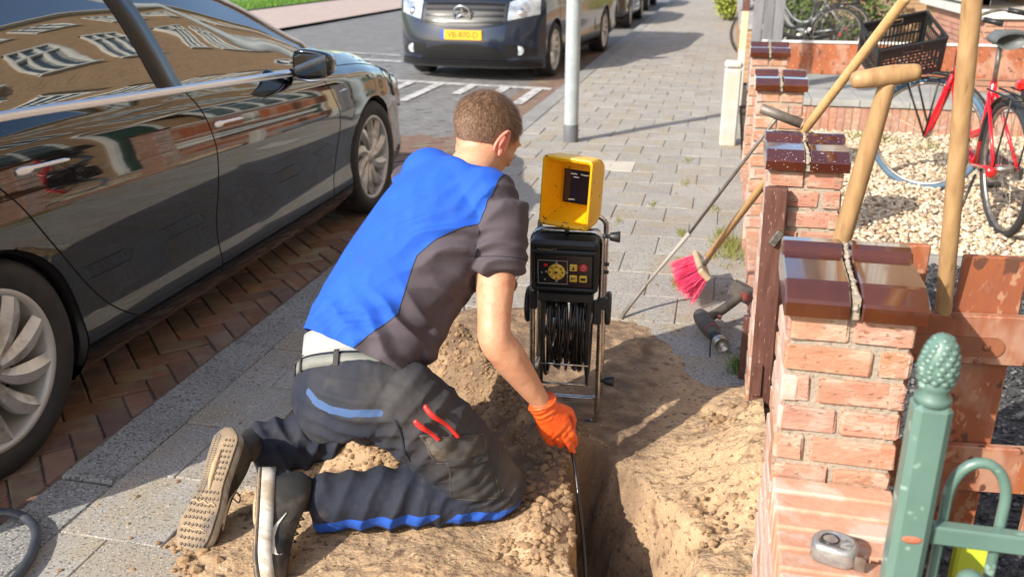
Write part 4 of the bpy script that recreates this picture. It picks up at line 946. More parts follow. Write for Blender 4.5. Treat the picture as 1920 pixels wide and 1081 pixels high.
    b = MB(); v = []
    for i, yy in enumerate(np.linspace(.06, .42, 10)):
        zt_ = float(S1.q('zb', yy)) - .04; h = .11 - .007 * i; v += [(sx * (surf1(yy, zt_) + .004), yy, zt_), (sx * (surf1(yy, zt_ - h) + .004), yy, zt_ - h)]
    b.add(v, [(i * 2, i * 2 + 1, i * 2 + 3, i * 2 + 2)[::sx] for i in range(9)], True); b.build('tail_lamp', M_red, c1)
    b = MB(); yy, zz = 3.80, .79; b.tube([(sx * (surf1(3.60, .80) + .001), 3.60, .80), (sx * (surf1(3.66, .805) + .003), 3.66, .805), (sx * (surf1(3.72, .80) + .001), 3.72, .80)], [.002, .006, .002], 6); b.build('side_repeater', M_satin, c1)
b = MB(); b.box((0, 2.3, .22), (1.5, 3.6, .14)); b.box((0, .75, .34), (1.1, .5, .2)); b.build('underbody', M_dark, c1)
b = MB(); b.box((0, 4.90, .42), (.52, .012, .11), bev=.003); b.build('number_plate', M_amber, c1)

# --- dark cars farther along the kerb: the same kind of shape, plainer
def plain_asg(y, z, t, n, S):
    lo, hi = n[0], n[0] + n[1]; out = np.full(y.shape, 'body', dtype='<U24'); gh = (t >= lo) & (t < hi); zb = S.q('zb', y); zr = S.q('zr', y); u = (z - zb) / np.maximum(zr - zb, .02)
    out[gh & (zr - zb > .1) & (y > .9) & (y < 3.3) & (u > .08) & (u < .9)] = 'side_window|g'; top = t >= hi; out[top & (y > .25) & (y < .9)] = 'rear_window|g'; out[top & (y > 2.75) & (y < 3.5)] = 'windscreen|g'; return out
TC = dict(s=[0, .1, .3, .9, 1.6, 2.4, 3.0, 3.5, 3.9, 4.25, 4.42], xm=[.74, .84, .88, .895, .9, .9, .9, .895, .88, .82, .66], xb=[.68, .78, .81, .83, .84, .845, .845, .84, .80, .72, .55],
     zb=[.90, .94, .96, .98, .97, .95, .93, .92, .90, .80, .62], xr=[.60, .64, .64, .63, .62, .62, .65, .76, .72, .62, .46], zr=[1.0, 1.15, 1.28, 1.38, 1.42, 1.41, 1.28, .99, .95, .84, .66], zt=[1.05, 1.2, 1.34, 1.45, 1.49, 1.48, 1.38, 1.06, .99, .88, .7], lo=[.32, .27, .24, .2, .18, .18, .18, .18, .19, .22, .28])
for i, (y, x, lb) in enumerate(((19.2, -2.02 - .9, 'dark hatchback parked beyond the van, its rear turned to us'), (25.3, -2.15 - .9, 'farthest dark car parked along the kerb'))):
    o, S_, G_, sf = car('parked_car', (x, y, RZ), 0, TC, 4.42, M_paint3, lb, 'car', (.80, 3.45), .35, [[(1.75, .95), (1.9, .7), (1.88, .25)], [(2.9, .92), (3.0, .7), (2.98, .25)]], plain_asg, r=.31, track=.79, res=(120, (26, 8, 8)), spokes=6, wy=.31, group='dark cars parked beyond the van')
    for sx in (1, -1):
        b = MB(); b.box((sx * .70, .035, .80), (.26, .10, .13), bev=.03); b.build('tail_lamp', M_red, o); b = MB(); b.box((sx * .93, 3.05, .98), (.16, .09, .11), bev=.03); b.build('wing_mirror', M_paint3, o)
        b = MB(); b.box((sx * .55, 4.37, .66), (.3, .06, .10), bev=.02); b.build('headlamp', M_lens, o)
    b = MB(); b.box((0, .0, .62), (.52, .02, .11)); b.build('number_plate', M_amber, o); b = MB(); b.box((0, 2.2, .24), (1.4, 3.6, .12)); b.build('underbody', M_dark, o); b = MB(); b.box((0, .02, .42), (1.4, .08, .18), bev=.03); b.build('bumper_trim', M_dark, o)
# --- grey blue van, nose towards us
VL = 5.1; VN = .42
TV = dict(s=[0, .08, .25, 1.0, 2.5, 3.6, 4.0, 4.35, 4.68], xm=[.90, .945, .962, .965, .965, .965, .963, .96, .957], xb=[.86, .90, .925, .93, .93, .93, .93, .92, .90], zb=[1.05, 1.07, 1.08, 1.10, 1.12, 1.12, 1.10, 1.08, 1.03],
     xr=[.70, .72, .74, .75, .75, .74, .80, .84, .80], zr=[1.60, 1.72, 1.80, 1.85, 1.85, 1.72, 1.42, 1.15, 1.07], zt=[1.66, 1.78, 1.87, 1.92, 1.92, 1.80, 1.50, 1.23, 1.13], lo=[.30, .26, .24, .22, .22, .22, .22, .22, .22])
def van_asg(y, z, t, n, S):
    lo, hi = n[0], n[0] + n[1]; out = np.full(y.shape, 'body', dtype='<U24'); gh = (t >= lo) & (t < hi); zb = S.q('zb', y); zr = S.q('zr', y); u = (z - zb) / np.maximum(zr - zb, .02)
    out[(z < .40)] = 'side_cladding|t'; out[gh & (zr - zb > .1) & (y > 2.95) & (y < 4.05) & (u > .08) & (u < .9)] = 'side_window|g'; top = t >= hi; out[top & (y > 3.62) & (y < 4.33)] = 'windscreen|g'; return out
th = R(4); fx, fy = -math.sin(th), -math.cos(th); FV = (-3.14, 10.86)
van, Sv, Gv, sv = car('parked_van', (FV[0] - VL * fx, FV[1] - VL * fy, RZ), math.pi - th, TV, VL - VN, M_paint2, 'grey blue van parked facing the camera with a yellow number plate', 'van', (.98, 4.18), .385,
    [[(2.9, 1.85), (2.92, 1.1), (2.9, .4)], [(3.95, 1.08), (4.0, .8), (3.9, .45)], [(1.75, 1.85), (1.75, .4)]], van_asg, r=.335, track=.84, res=(150, (30, 10, 8)), spokes=10, wy=.34)
def yc(z): return float(spl([.16, .22, .30, .46, .62, .78, .92, 1.02, 1.10, 1.13], [VL - .16, VL - .05, VL - .01, VL, VL - .02, VL - .07, VL - .15, VL - .25, VL - .37, VL - VN], z))
def yn(x, z): c = yc(z); return c - (c - (VL - VN)) * abs(x / .957) ** 3.6
zs = np.linspace(.16, 1.13, 40); us = np.linspace(-1, 1, 60); v = []; f = []
for z in zs:
    for u in us:
        xx = u * (.957 - .03 * max(0, z - .95) / .15 * 1.0); zz = z - (.10 * abs(u)**2.5 * max(0, (z - .80) / .33)); v.append((xx, yn(u * .957, z), zz))
for i in range(39):
    for j in range(59): f.append((i * 60 + j, i * 60 + j + 1, (i + 1) * 60 + j + 1, (i + 1) * 60 + j)[::-1])
link('nose', v, f, M_paint2, van, smooth=True)
def patch(name, x0, x1, zlo, zhi, m, off, nx=24, nz=8, parent=None, depth=0.):
    """a skin over the nose between two height curves"""
    b = MB(); v = []
    for i in range(nx + 1):
        x = x0 + (x1 - x0) * i / nx; a, c = zlo(x), zhi(x)
        for j in range(nz + 1): z = a + (c - a) * j / nz; zz = z - (.10 * abs(x / .957)**2.5 * max(0, (z - .80) / .33)); v.append((x, yn(x, z) + off, zz))
    b.add(v, [(i * (nz + 1) + j, i * (nz + 1) + j + 1, (i + 1) * (nz + 1) + j + 1, (i + 1) * (nz + 1) + j) for i in range(nx) for j in range(nz)], True); return b.build(name, m, parent or van)
gr_lo = lambda x: .665 + .05 * (abs(x) / .5)**2; gr_hi = lambda x: .955 - .01 * (abs(x) / .5)**2
gr = patch('grille', -.54, .54, gr_lo, gr_hi, M_dark, .006)
patch('grille_frame', -.56, .56, lambda x: gr_lo(x) - .022, lambda x: gr_lo(x) + .003, M_trimb, .012, nz=2)
for z0 in (.725, .795, .865, .93): patch('louvre', -.50, .50, lambda x: z0 - .013, lambda x: z0 + .010, M_trimb, .022, nz=2, parent=gr)
em = empty('emblem', (0, yn(0, .80) + .045, .80)); em.parent = van; em.rotation_euler = (R(-18), 0, 0)
b = MB(); b.tube([(.108 * math.cos(a), 0, .108 * math.sin(a)) for a in np.linspace(0, 2 * math.pi, 36)[:-1]], .0105, 8, closed=True); b.build('ring', M_chrome, em)
b = MB()
for k in range(3):
    a = R(90 + 120 * k); c, s = math.cos(a), math.sin(a); tip = (.104 * c, .0, .104 * s); l = (-.022 * s, 0, .022 * c); r_ = (.022 * s, 0, -.022 * c); bk = (-.02 * c, .0, -.02 * s); b.add([tip, l, r_, (0, .016, 0), (0, -.008, 0)], [(0, 1, 3), (0, 3, 2), (0, 4, 1), (0, 2, 4)])
b.build('star', M_chrome, em)
for sx in (-1, 1):
    q = lambda x: abs(x)
    lo_ = lambda x: .735 + .20 * (abs(x) - .56); hi_ = lambda x: .93 + .14 * min(1, (abs(x) - .50) / .25) - .01
    a0, a1 = (.56, .90) if sx > 0 else (-.90, -.56); hl = patch('headlamp', a0, a1, lo_, hi_, M_lens, .012, 14, 6)
    b = MB(); b.ico((sx * .70, yn(.70, .85) - .01, .82), .06, 2); b.build('reflector', M_chrome, hl)
    fs = patch('fog_lamp_surround', *((.50, .88) if sx > 0 else (-.88, -.50)), lambda x: .315, lambda x: .455 - .35 * max(0, abs(x) - .72), M_trimb, .008, 10, 4)
    b = MB(); yy = yn(.70, .385); b.lathe([(.0, yy + .014), (.030, yy + .017), (.044, yy + .012), (.052, yy + .02), (.056, yy - .01)], 20, (sx * .70, 0, .385), 'y'); b.build('fog_lamp', M_lens, fs)
    b = MB(); b.box((sx * 1.06, 3.86, 1.17), (.20, .12, .26), bev=.04); b.tube([(sx * .90, 3.86, 1.12), (sx * 1.0, 3.86, 1.12)], .03, 8); b.build('wing_mirror', M_dark, van)
lgx = lambda x: .455 - .10 * (abs(x) / .55)**3
lgp = patch('lower_grille', -.56, .56, lambda x: .275, lgx, M_gap, .010, 24, 6)
for z0 in (.31, .35, .39, .43): patch('grille_bar', -.50, .50, lambda x: z0 - .004, lambda x: z0 + .004, M_trimb, .016, nz=1, parent=lgp)
patch('bumper_lip', -.93, .93, lambda x: .185, lambda x: .262, M_trimb, .016, nz=3)
npz = .565; npl = empty('number_plate', (0, yn(0, npz) + .012, npz)); npl.parent = van; npl.rotation_euler = (0, 0, 0)
b = MB(); b.box((-.018, 0, 0), (.484, .008, .112), bev=.002); b.build('plate', mat('plate yellow', (.90, .42, .012), .45), npl)
b = MB(); b.box((.243, 0, 0), (.038, .0084, .1124), bev=.001); b.build('blue_band', mat('plate blue', (.02, .09, .55), .45), npl)
text_mesh('plate_text', 'VB-870-D', .098, M_dark, npl, frame((-.018, .0045, -.002), (-1, 0, 0), (0, 0, 1)))
b = MB(); b.box((0, 2.4, .25), (1.6, 4.2, .2)); b.build('underbody', M_dark, van)
for sx in (-1, 1): b = MB(); b.box((sx * .86, .02, 1.2), (.14, .05, .5), bev=.02); b.build('tail_lamp', M_red, van)
# ------------------------------------------------------------------ tools and the inspection camera reel
M_ywd = mat('pale wooden handle', (.60, .38, .17), .5, col2=(.50, .29, .12), cscale=10, cdetail=8, stretch=(4, 4, .4), bump=.2, bscale=60, bdist=.001)
M_wd = mat('worn wooden handle', (.46, .285, .135), .5, col2=(.31, .18, .08), cscale=11, cdetail=8, stretch=(4, 4, .35), bump=.25, bscale=60, bdist=.001, speck=[((.22, .12, .05), (.62, .7), 14.)])
M_iron = mat('rusty iron', (.17, .145, .125), .6, metal=.5, col2=(.28, .25, .22), cscale=16, bump=.5, bscale=90, bdist=.001, rvar=.15)
M_yel = mat('yellow plastic', (.88, .50, .006), .42, col2=(.80, .43, .005), cscale=9, bump=.2, bscale=70, bdist=.001, speck=[((.2, .11, .03), (.66, .69), 60.)])
M_blk = mat('black moulded plastic', (.014, .017, .018), .38, bump=.15, bscale=180, bdist=.0005)
M_panel = mat('control panel', (.012, .018, .022), .22, coat=.5)
M_btn = mat('yellow button', (.72, .50, .07), .4); M_btnr = mat('red button', (.62, .03, .03), .35); M_grey = mat('light grey print', (.42, .42, .42), .5)
M_tube = mat('steel tube', (.62, .62, .60), .24, metal=1., col2=(.45, .44, .42), cscale=20, rvar=.08)
M_rod = mat('black cable', (.012, .012, .013), .22, coat=.6, coat_rough=.1)
M_screen = mat('dark screen', (.028, .022, .032), .12, coat=.6)

def stick(name, a, b_, r, m, parent=None, taper=1., n=14, dome=True):
    a, b_ = Vector(a), Vector(b_); d = (b_ - a).normalized(); P = [a, a + d * .004, a.lerp(b_, .5), b_ - d * .01, b_ - d * .003, b_]; q = MB(); q.tube(P, [r * .7, r, r * (1 + taper) / 2, r * taper, r * taper * .85, r * taper * .4], n); return q.build(name, m, parent)
# broom
BA = Vector((-.010, 3.750, .190)); BB = Vector((.300, 3.055, .930)); bd = (BB - BA).normalized(); BT = BA + bd * 1.62
br = empty('broom', (BA.x, BA.y, 0), 0, 'broom with pink red bristles leaning on the second brick pillar', 'broom'); ib = br.matrix_basis.inverted() if False else Matrix.Translation((-BA.x, -BA.y, 0))
h = stick('handle', BA - bd * .06, BT, .0145, M_ywd, br); h.location = (-BA.x, -BA.y, 0)
q = MB(); q.tube([BA - bd * .05, BA + bd * .035], [.0185, .0165], 14); o = q.build('ferrule', M_steel, br); o.location = (-BA.x, -BA.y, 0)
hx = Vector((.10, .95, .18)).normalized(); hz = Vector((-.62, -.10, -.62)).normalized(); hx = (hx - hz * hx.dot(hz)).normalized(); Mb = Matrix((hx, hz.cross(hx), hz)).transposed().to_4x4(); Mb.translation = BA - bd * .055
q = MB(); q.box((0, 0, 0), (.30, .062, .026), bev=.006); o = q.build('head_block', mat('pale head block', (.50, .38, .24), .7, col2=(.4, .3, .19), cscale=20, bump=.3, bscale=60), br); o.matrix_local = Matrix.Translation((-BA.x, -BA.y, 0)) @ Mb
q = MB(); rs = random.Random(3)
for i in range(30):
    for j in range(8):
        for k in range(4):
            x = -.14 + .28 * i / 29; y = -.024 + .048 * j / 7; sp = Vector((x * .22 + rs.gauss(0, .010), y * 1.1 + rs.gauss(0, .010), .100 + rs.gauss(0, .009))); b0 = Vector((x + rs.gauss(0, .001), y + rs.gauss(0, .001), .012)); a = rs.uniform(0, 3.14); s = Vector((math.cos(a), math.sin(a), 0)) * .0012
            q.add([b0 - s, b0 + s, b0 + sp + s * .8, b0 + sp - s * .8], [(0, 1, 2, 3)])
o = q.build('bristles', mat('pink red bristles', (.78, .06, .17), .55, col2=(.66, .03, .09), cscale=30), br); o.matrix_local = Matrix.Translation((-BA.x, -BA.y, 0)) @ Mb; 

# T-handled probe rod leaning by the second pillar
RT = Vector((.185, 3.10, .915)); RB = Vector((-.335, 3.47, .0)); pb = empty('probe_rod', (RB.x, RB.y, 0), 0, 'thin iron probe rod with a steel T handle leaning on the second brick pillar', 'probe rod')
D_ = (-RB.x, -RB.y, 0); pr1 = Vector((-.08, 3.52, .375)); pr2 = Vector((-.245, 3.56, .125))
q = MB(); q.tube([RT, RT.lerp(pr1, .5), pr1], .0062, 10); o = q.build('upper_shaft', M_iron, pb); o.location = D_
q = MB(); q.tube([pr1, pr1.lerp(pr2, .45), pr2], [.0095, .0075, .007], 10); o = q.build('grey_sleeve', mat('dusty sleeve', (.36, .33, .29), .7, bump=.4, bscale=60), pb); o.location = D_
q = MB(); q.tube(crv([pr2, pr2 + Vector((-.035, -.02, -.05)), pr2 + Vector((-.07, -.06, -.095)), RB]), .0088, 10); o = q.build('lower_shaft', M_iron, pb); o.location = D_
q = MB(); tv = Vector((.97, -.10, -.32)).normalized(); c0 = RT + Vector((.006, 0, .010)); q.tube([c0 - tv * .062, c0 - tv * .060, c0 + tv * .078], [.0150, .0165, .0165], 14); q.tube([c0 - tv * .0625, c0 - tv * .0605], [.010, .010], 14); o = q.build('t_handle', M_iron, pb); o.location = D_

# spade with a T grip behind pillar 1, and the tall handle behind the gate
ga, gb = Vector((.243, 1.875, 1.196)), Vector((.372, 1.905, 1.213)); gm = ga.lerp(gb, .56); sb = Vector((.185, 2.12, -.02))
sp = empty('spade', (sb.x, sb.y, 0), 0, 'wooden T handled spade leaning behind the nearest brick pillar', 'spade'); D_ = (-sb.x, -sb.y, 0)
q = MB(); dv = (gb - ga).normalized(); q.tube([ga, ga + dv * .004, ga + dv * .014, gm, gb - dv * .012, gb - dv * .003, gb], [.008, .0145, .0178, .0205, .0172, .0145, .007], 18); o = q.build('grip', M_wd, sp); o.location = D_
sd = (sb - gm).normalized(); q = MB(); q.tube([gm - sd * 0, gm + sd * .02, gm + sd * .12, gm + sd * .45, gm + sd * .85], [.0165, .0165, .0190, .0198, .019], 18); o = q.build('shaft', M_wd, sp); o.location = D_
q = MB(); q.tube([gm + sd * .82, gm + sd * .95], [.022, .017], 12); q.box(tuple(gm + sd * 1.12), (.006, .16, .24)); o = q.build('blade', M_iron, sp); o.location = D_
ta, tb = Vector((.595, 2.12, -.01)), Vector((.375, 1.70, 1.62)); th_ = empty('long_handle', (ta.x, ta.y, 0), 0, 'tall straight wooden tool handle standing behind the orange brown gate', 'tool handle'); o = stick('shaft', ta, tb, .0172, M_wd, th_); o.location = (-ta.x, -ta.y, 0)

# cordless tool lying by the wall
M_mdir = mat('dirty tool plastic', (.045, .04, .038), .6, col2=(.12, .10, .085), cscale=16, bump=.4, bscale=70); M_mred = mat('dirty red plastic', (.22, .03, .025), .55, col2=(.13, .06, .05), cscale=18)
dr_ = empty('cordless_drill', (.07, 3.42, 0), 0, 'dirty black cordless drill with hole saw lying at the foot of the wall', 'drill')
def tl(nm, m, fn): q = MB(); fn(q); return q.build(nm, m, dr_)
A_ = Vector((-.070, -.02, .055)); B_ = Vector((.005, -.235, .045))          # motor axis towards the saw
hd = (B_ - A_).normalized()
tl('body', M_mdir, lambda q: q.tube([A_ - hd * .05, A_ - hd * .045, A_ - hd * .01, A_.lerp(B_, .25), A_.lerp(B_, .5), A_.lerp(B_, .62), A_.lerp(B_, .72)], [.018, .028, .034, .034, .030, .024, .017], 16))
tl('collar', M_mred, lambda q: q.tube([A_.lerp(B_, .45), A_.lerp(B_, .50)], [.0325, .031], 16))
tl('chuck', M_dark, lambda q: q.tube([A_.lerp(B_, .62), A_.lerp(B_, .66), A_.lerp(B_, .84)], [.022, .024, .019], 16))
G0 = A_ + Vector((.005, .00, .0)); G1 = Vector((.070, .115, .115))
tl('handle', M_mdir, lambda q: q.tube(crv([G0, G0.lerp(G1, .4) + Vector((.010, 0, 0)), G1]), [.021] * 24 + [.023], 12, flat=.8))
tl('battery', M_mdir, lambda q: q.box(tuple(G1 + Vector((.012, .014, .012))), (.115, .055, .065), Matrix.Rotation(R(22), 3, 'Y') @ Matrix.Rotation(R(-8), 3, 'Z'), bev=.008))
tl('battery_label', M_mred, lambda q: q.box(tuple(G1 + Vector((.022, -.0155, .006))), (.045, .004, .03), Matrix.Rotation(R(22), 3, 'Y') @ Matrix.Rotation(R(-8), 3, 'Z')))
tl('trigger', M_mred, lambda q: q.box(tuple(G0.lerp(G1, .28) + Vector((.020, -.018, -.006))), (.018, .02, .02), bev=.004))
def saw(q):
    c = A_.lerp(B_, .84); M = hd.to_track_quat('Z', 'Y').to_matrix(); n = 30; pr = [(.008, 0), (.026, .002), (.0285, .006), (.0285, .040), (.0262, .040), (.0262, .008), (.0, .006)]
    v = [tuple(c + M @ Vector((r_ * math.cos(2 * math.pi * j / n), r_ * math.sin(2 * math.pi * j / n), h_))) for r_, h_ in pr for j in range(n)]; q.add(v, [(i * n + j, i * n + (j + 1) % n, (i + 1) * n + (j + 1) % n, (i + 1) * n + j) for i in range(len(pr) - 1) for j in range(n)], True)
tl('hole_saw', M_steel, saw)

# tape measure on the ledge
M_silv = mat('scuffed silver plastic', (.52, .52, .51), .32, metal=.6, col2=(.3, .29, .28), cscale=40, cdetail=7, bump=.4, bscale=90, bdist=.001, rvar=.12)
tm = empty('tape_measure', (.243, 1.335, LZ - .003), R(-14), 'scuffed silver tape measure lying on the low brick wall', 'tape measure')
q = MB(); hp = []
for a in np.linspace(0, 6.283, 33)[:-1]: ca, sa = math.cos(a), math.sin(a); hp.append((.037 * math.copysign(abs(ca)**.75, ca), (.031 if sa > 0 else .029) * math.copysign(abs(sa)**(.9 if sa > 0 else .55), sa)))
vv = []; lv = [(.0, .90), (.003, .97), (.008, 1.), (.026, 1.), (.031, .96), (.0345, .88), (.0355, .72), (.0345, .70)]
for (z_, k_) in lv: vv += [(x_ * k_, y_ * k_, z_) for x_, y_ in hp]
q.add(vv, [(i * 32 + j, i * 32 + (j + 1) % 32, (i + 1) * 32 + (j + 1) % 32, (i + 1) * 32 + j) for i in range(len(lv) - 1) for j in range(32)] + [tuple(range(32))[::-1], tuple((len(lv) - 1) * 32 + j for j in range(32))], True); q.build('case', M_silv, tm)
q = MB(); q.lathe([(.012, .0345), (.0125, .0362), (.0145, .0362), (.015, .0345)], 24, (-.008, .0, 0)); q.build('face_ring', M_dark, tm)
q = MB(); q.lathe([(.0, .0352), (.012, .0350)], 20, (-.008, .0, 0)); q.build('face_label', M_silv, tm)
q = MB(); q.prism([(.010, .012), (.030, .006), (.026, -.014), (.010, -.016)], .002, Matrix.Translation((0, 0, .0352))); q.build('maker_plate', mat('dark plate', (.10, .10, .10), .4, col2=(.4, .4, .4), cscale=120), tm)
q = MB(); q.box((.043, -.024, .018), (.016, .003, .025)); q.box((.05, -.019, .018), (.002, .012, .025)); q.build('tape_hook', M_steel, tm)
q = MB(); q.box((-.002, .031, .018), (.03, .006, .020), bev=.002); q.build('lock_button', M_dark, tm)

# hose ring at the lower left corner
hs_ = MB(); pts = [(-1.93, 1.62, .0), (-1.80, 1.69, .016), (-1.68, 1.66, .016), (-1.60, 1.56, .016), (-1.565, 1.44, .016), (-1.57, 1.30, .016), (-1.62, 1.1, .016)]
hs_.tube(crv(pts), .0125, 12); tag(hs_.build('hose', mat('black rubber hose', (.03, .035, .05), .5, col2=(.06, .065, .08), cscale=10)), 'dark hose curving over the kerb at the lower left corner', 'hose')

# ---- inspection camera reel
UX, UY = -.4125, 2.53
un = empty('inspection_camera_reel', (UX, UY, 0), R(4), 'yellow hooded inspection camera monitor on a steel tube reel frame behind the orange glove', 'inspection camera')
hwf = .105
def U(nm, m, fn, p=un): q = MB(); fn(q); return q.build(nm, m, p)
def frame_loop(q, y, lean):
    c = .035; pts = [(-hwf, y, .62), (-hwf, y, .10), (-hwf, y, .045)]; pts += [(-hwf + c - c * math.cos(a), y, .045 - (c) * math.sin(a) * .9) for a in np.linspace(.3, 1.57, 5)]
    pts += [(hwf - c + c * math.cos(a), y, .045 - c * math.sin(a) * .9) for a in np.linspace(1.57, .3, 5)] + [(hwf, y, .045), (hwf, y, .10), (hwf, y, .62)]; pts += [(hwf - c + c * math.cos(a), y, .62 + c * math.sin(a)) for a in np.linspace(.3, 1.57, 5)] + [(-hwf + c - c * math.cos(a), y, .62 + c * math.sin(a)) for a in np.linspace(1.57, .3, 5)]
    q.tube(pts, .0088, 12, closed=True)
U('front_frame', M_tube, lambda q: frame_loop(q, -.0, 0)); U('rear_frame', M_tube, lambda q: frame_loop(q, .17, 0))
for sx in (-1, 1):
    for z in (.60, .16): U('cross_tube', M_tube, lambda q: q.tube([(sx * hwf, 0, z), (sx * hwf, .17, z)], .007, 8))
U('rubber_foot', M_dark, lambda q: q.tube([(.055, 0, .012), (.105, 0, .016)], [.0125, .0125], 12)); U('rubber_foot', M_dark, lambda q: q.tube([(-.095, 0, .016), (-.055, 0, .012)], .0125, 12))
# control box
U('control_box', M_blk, lambda q: q.box((-.004, .002, .562), (.200, .115, .172), Matrix.Rotation(R(8), 3, 'X'), bev=.010))
bx = empty('control_panel', (-.004, -.061, .552)); bx.parent = un; bx.rotation_euler = (R(8), 0, 0)
U('panel', M_panel, lambda q: q.box((0, .001, -.004), (.172, .008, .108), bev=.003), bx)
U('panel_frame', M_blk, lambda q: [q.box((0, -.002, z), (.19, .010, .012), bev=.003) for z in (.057, -.065)] + [q.box((sx * .091, -.002, -.004), (.010, .0102, .132), bev=.003) for sx in (-1, 1)], bx)
def lineframe(q, x0, x1, z0, z1, y, t=.0012):
    q.box(((x0 + x1) / 2, y, z0), (x1 - x0, .001, t)); q.box(((x0 + x1) / 2, y, z1), (x1 - x0, .001, t)); q.box((x0, y, (z0 + z1) / 2), (t, .0011, z1 - z0)); q.box((x1, y, (z0 + z1) / 2), (t, .0011, z1 - z0))
U('printed_border', M_grey, lambda q: lineframe(q, -.077, .010, -.046, .030, -.0035), bx)
cx_, cz_ = -.022, -.007
U('round_keypad', M_btn, lambda q: q.lathe([(0, -.0062), (.012, -.0062), (.0128, -.0045), (.0145, -.0045), (.0152, -.0062), (.0245, -.0062), (.0262, -.003)][::-1], 32, (cx_, 0, cz_), 'y'), bx)
U('keypad_marks', M_dark, lambda q: [q.box((cx_ + .0195 * math.cos(a), -.0066, cz_ + .0195 * math.sin(a)), (.0018, .0008, .0105), Matrix.Rotation(-a + R(90), 3, 'Y')) for a in [R(45 + 90 * k) for k in range(4)]] + [q.prism([(-.003, -.003), (.004, 0), (-.003, .003)], .001, Matrix.Translation((cx_ + .0195 * math.cos(a), -.0066, cz_ + .0195 * math.sin(a))) @ Matrix.Rotation(R(90), 4, 'X') @ Matrix.Rotation(a, 4, 'Z')) for a in [R(90 * k) for k in range(4)]] + [q.prism([(-.005, -.005), (.006, 0), (-.005, .005)], .001, Matrix.Translation((cx_, -.0068, cz_)) @ Matrix.Rotation(R(90), 4, 'X'))], bx)
U('arrow_marks', M_grey, lambda q: [q.prism([(-.003, -.0042), (.0035, 0), (-.003, .0042)], .001, Matrix.Translation((cx_ + .031 * math.cos(a), -.0036, cz_ + .031 * math.sin(a))) @ Matrix.Rotation(R(90), 4, 'X') @ Matrix.Rotation(a, 4, 'Z')) for a in [R(90 * k) for k in range(4)]], bx)
for i, (x, z, m) in enumerate(((.028, .010, M_btn), (.028, -.026, M_btn), (.057, -.026, M_btn), (.057, .010, M_btnr))):
    o = U('button', m, lambda q: q.box((x, -.0042, z), (.0225, .005, .0225), bev=.004) if m is M_btn else q.lathe([(0, -.0075), (.010, -.0075), (.0125, -.003)][::-1], 24, (x, 0, z), 'y'), bx)
    mk = (lambda q: q.prism([(-.004, -.006), (.004, -.006), (0, .007)], .001, Matrix.Translation((x, -.0072, z)) @ Matrix.Rotation(R(90), 4, 'X')), lambda q: [q.box((x - .004, -.0072, z), (.003, .001, .010)), q.box((x + .003, -.0072, z + .002), (.006, .001, .003))], lambda q: q.box((x, -.0072, z), (.015, .001, .008)), lambda q: q.tube([(x + .0055 * math.cos(a), -.0078, z + .0055 * math.sin(a)) for a in np.linspace(0, 6.28, 18)[:-1]], .0009, 5, closed=True))[i]
    U('button_mark', M_dark if m is M_btn else M_grey, mk, bx)
U('red_key', M_btnr, lambda q: q.box((-.054, -.0042, .015), (.009, .003, .009), Matrix.Rotation(R(35), 3, 'Y')), bx)
U('indicator_light', M_grey, lambda q: [q.ico((-.066, -.0035, -.010), .0028, 1), q.ico((-.057, -.0035, -.033), .0028, 1)], bx)
U('badge_print', mat('gold print', (.62, .46, .18), .4), lambda q: [q.tube([(-.078 + .0048 * k, -.0078, .0665 + .0016 * (k % 2)), (-.0755 + .0048 * k, -.0078, .0705 - .002 * (k % 3)), (-.0738 + .0048 * k, -.0078, .0668)], .0006, 4) for k in range(10)] + [q.box((-.024, -.0078, .0685), (.0012, .001, .007))], bx)
U('side_bolt', M_dark, lambda q: [q.lathe([(.0, .012), (.0055, .012), (.0065, .0)][::-1], 12, (hwf + .008, .0, z), 'x') for z in (.555, .530)])
def knob(z): U('clamp_knob', M_dark, lambda q: q.lathe([(0, .044), (.0155, .044), (.017, .040), (.0125, .016), (.011, .013), (.006, .012), (.006, .0)][::-1], 16, (hwf + .006, .0, z), 'x'))
knob(.642); knob(.168); U('side_clamp', M_dark, lambda q: q.box((hwf + .004, -.0, .43), (.030, .026, .04), bev=.004))
U('side_clamp', M_dark, lambda q: q.box((hwf - .010, -.002, .40), (.026, .028, .075), bev=.004)); U('side_clamp', M_dark, lambda q: q.box((-hwf + .004, -.0, .43), (.022, .024, .06), bev=.004))
# reel: two side discs, cage and coiled push rod
def coil(q):
    rs = random.Random(5)
    for k in range(34):
        rr = .105 + .04 * rs.random(); x0 = -.052 + .104 * rs.random(); ph = rs.uniform(0, 6.28); tl_ = rs.uniform(-.022, .022)
        pts = [(x0 + tl_ * math.sin(a + ph) + .0012 * math.sin(5 * a), .085 + rr * .72 * math.cos(a), .315 + rr * 1.05 * math.sin(a)) for a in np.linspace(0, 6.28, 30)[:-1]]; q.tube(pts, .0042, 6, closed=True)
U('coiled_push_rod', M_rod, coil)
for sx in (-1, 1):
    U('reel_side', M_blk, lambda q: [q.tube([(sx * .066, .085 + .118 * math.cos(a), .315 + .168 * math.sin(a)) for a in np.linspace(0, 6.28, 34)[:-1]], .0055, 8, closed=True), q.tube([(sx * .066, .085 - .118, .315), (sx * .066, .085 + .118, .315)], .005, 6), q.tube([(sx * .066, .085, .15), (sx * .066, .085, .48)], .005, 6)])
    U('cage_rail', M_blk, lambda q: q.box((sx * .071, -.030, .320), (.009, .014, .315), bev=.002))
U('reel_hub', M_steel, lambda q: q.lathe([(.0, -.07), (.02, -.07), (.02, .07), (.0, .07)], 18, (0, .085, .315), 'x'))
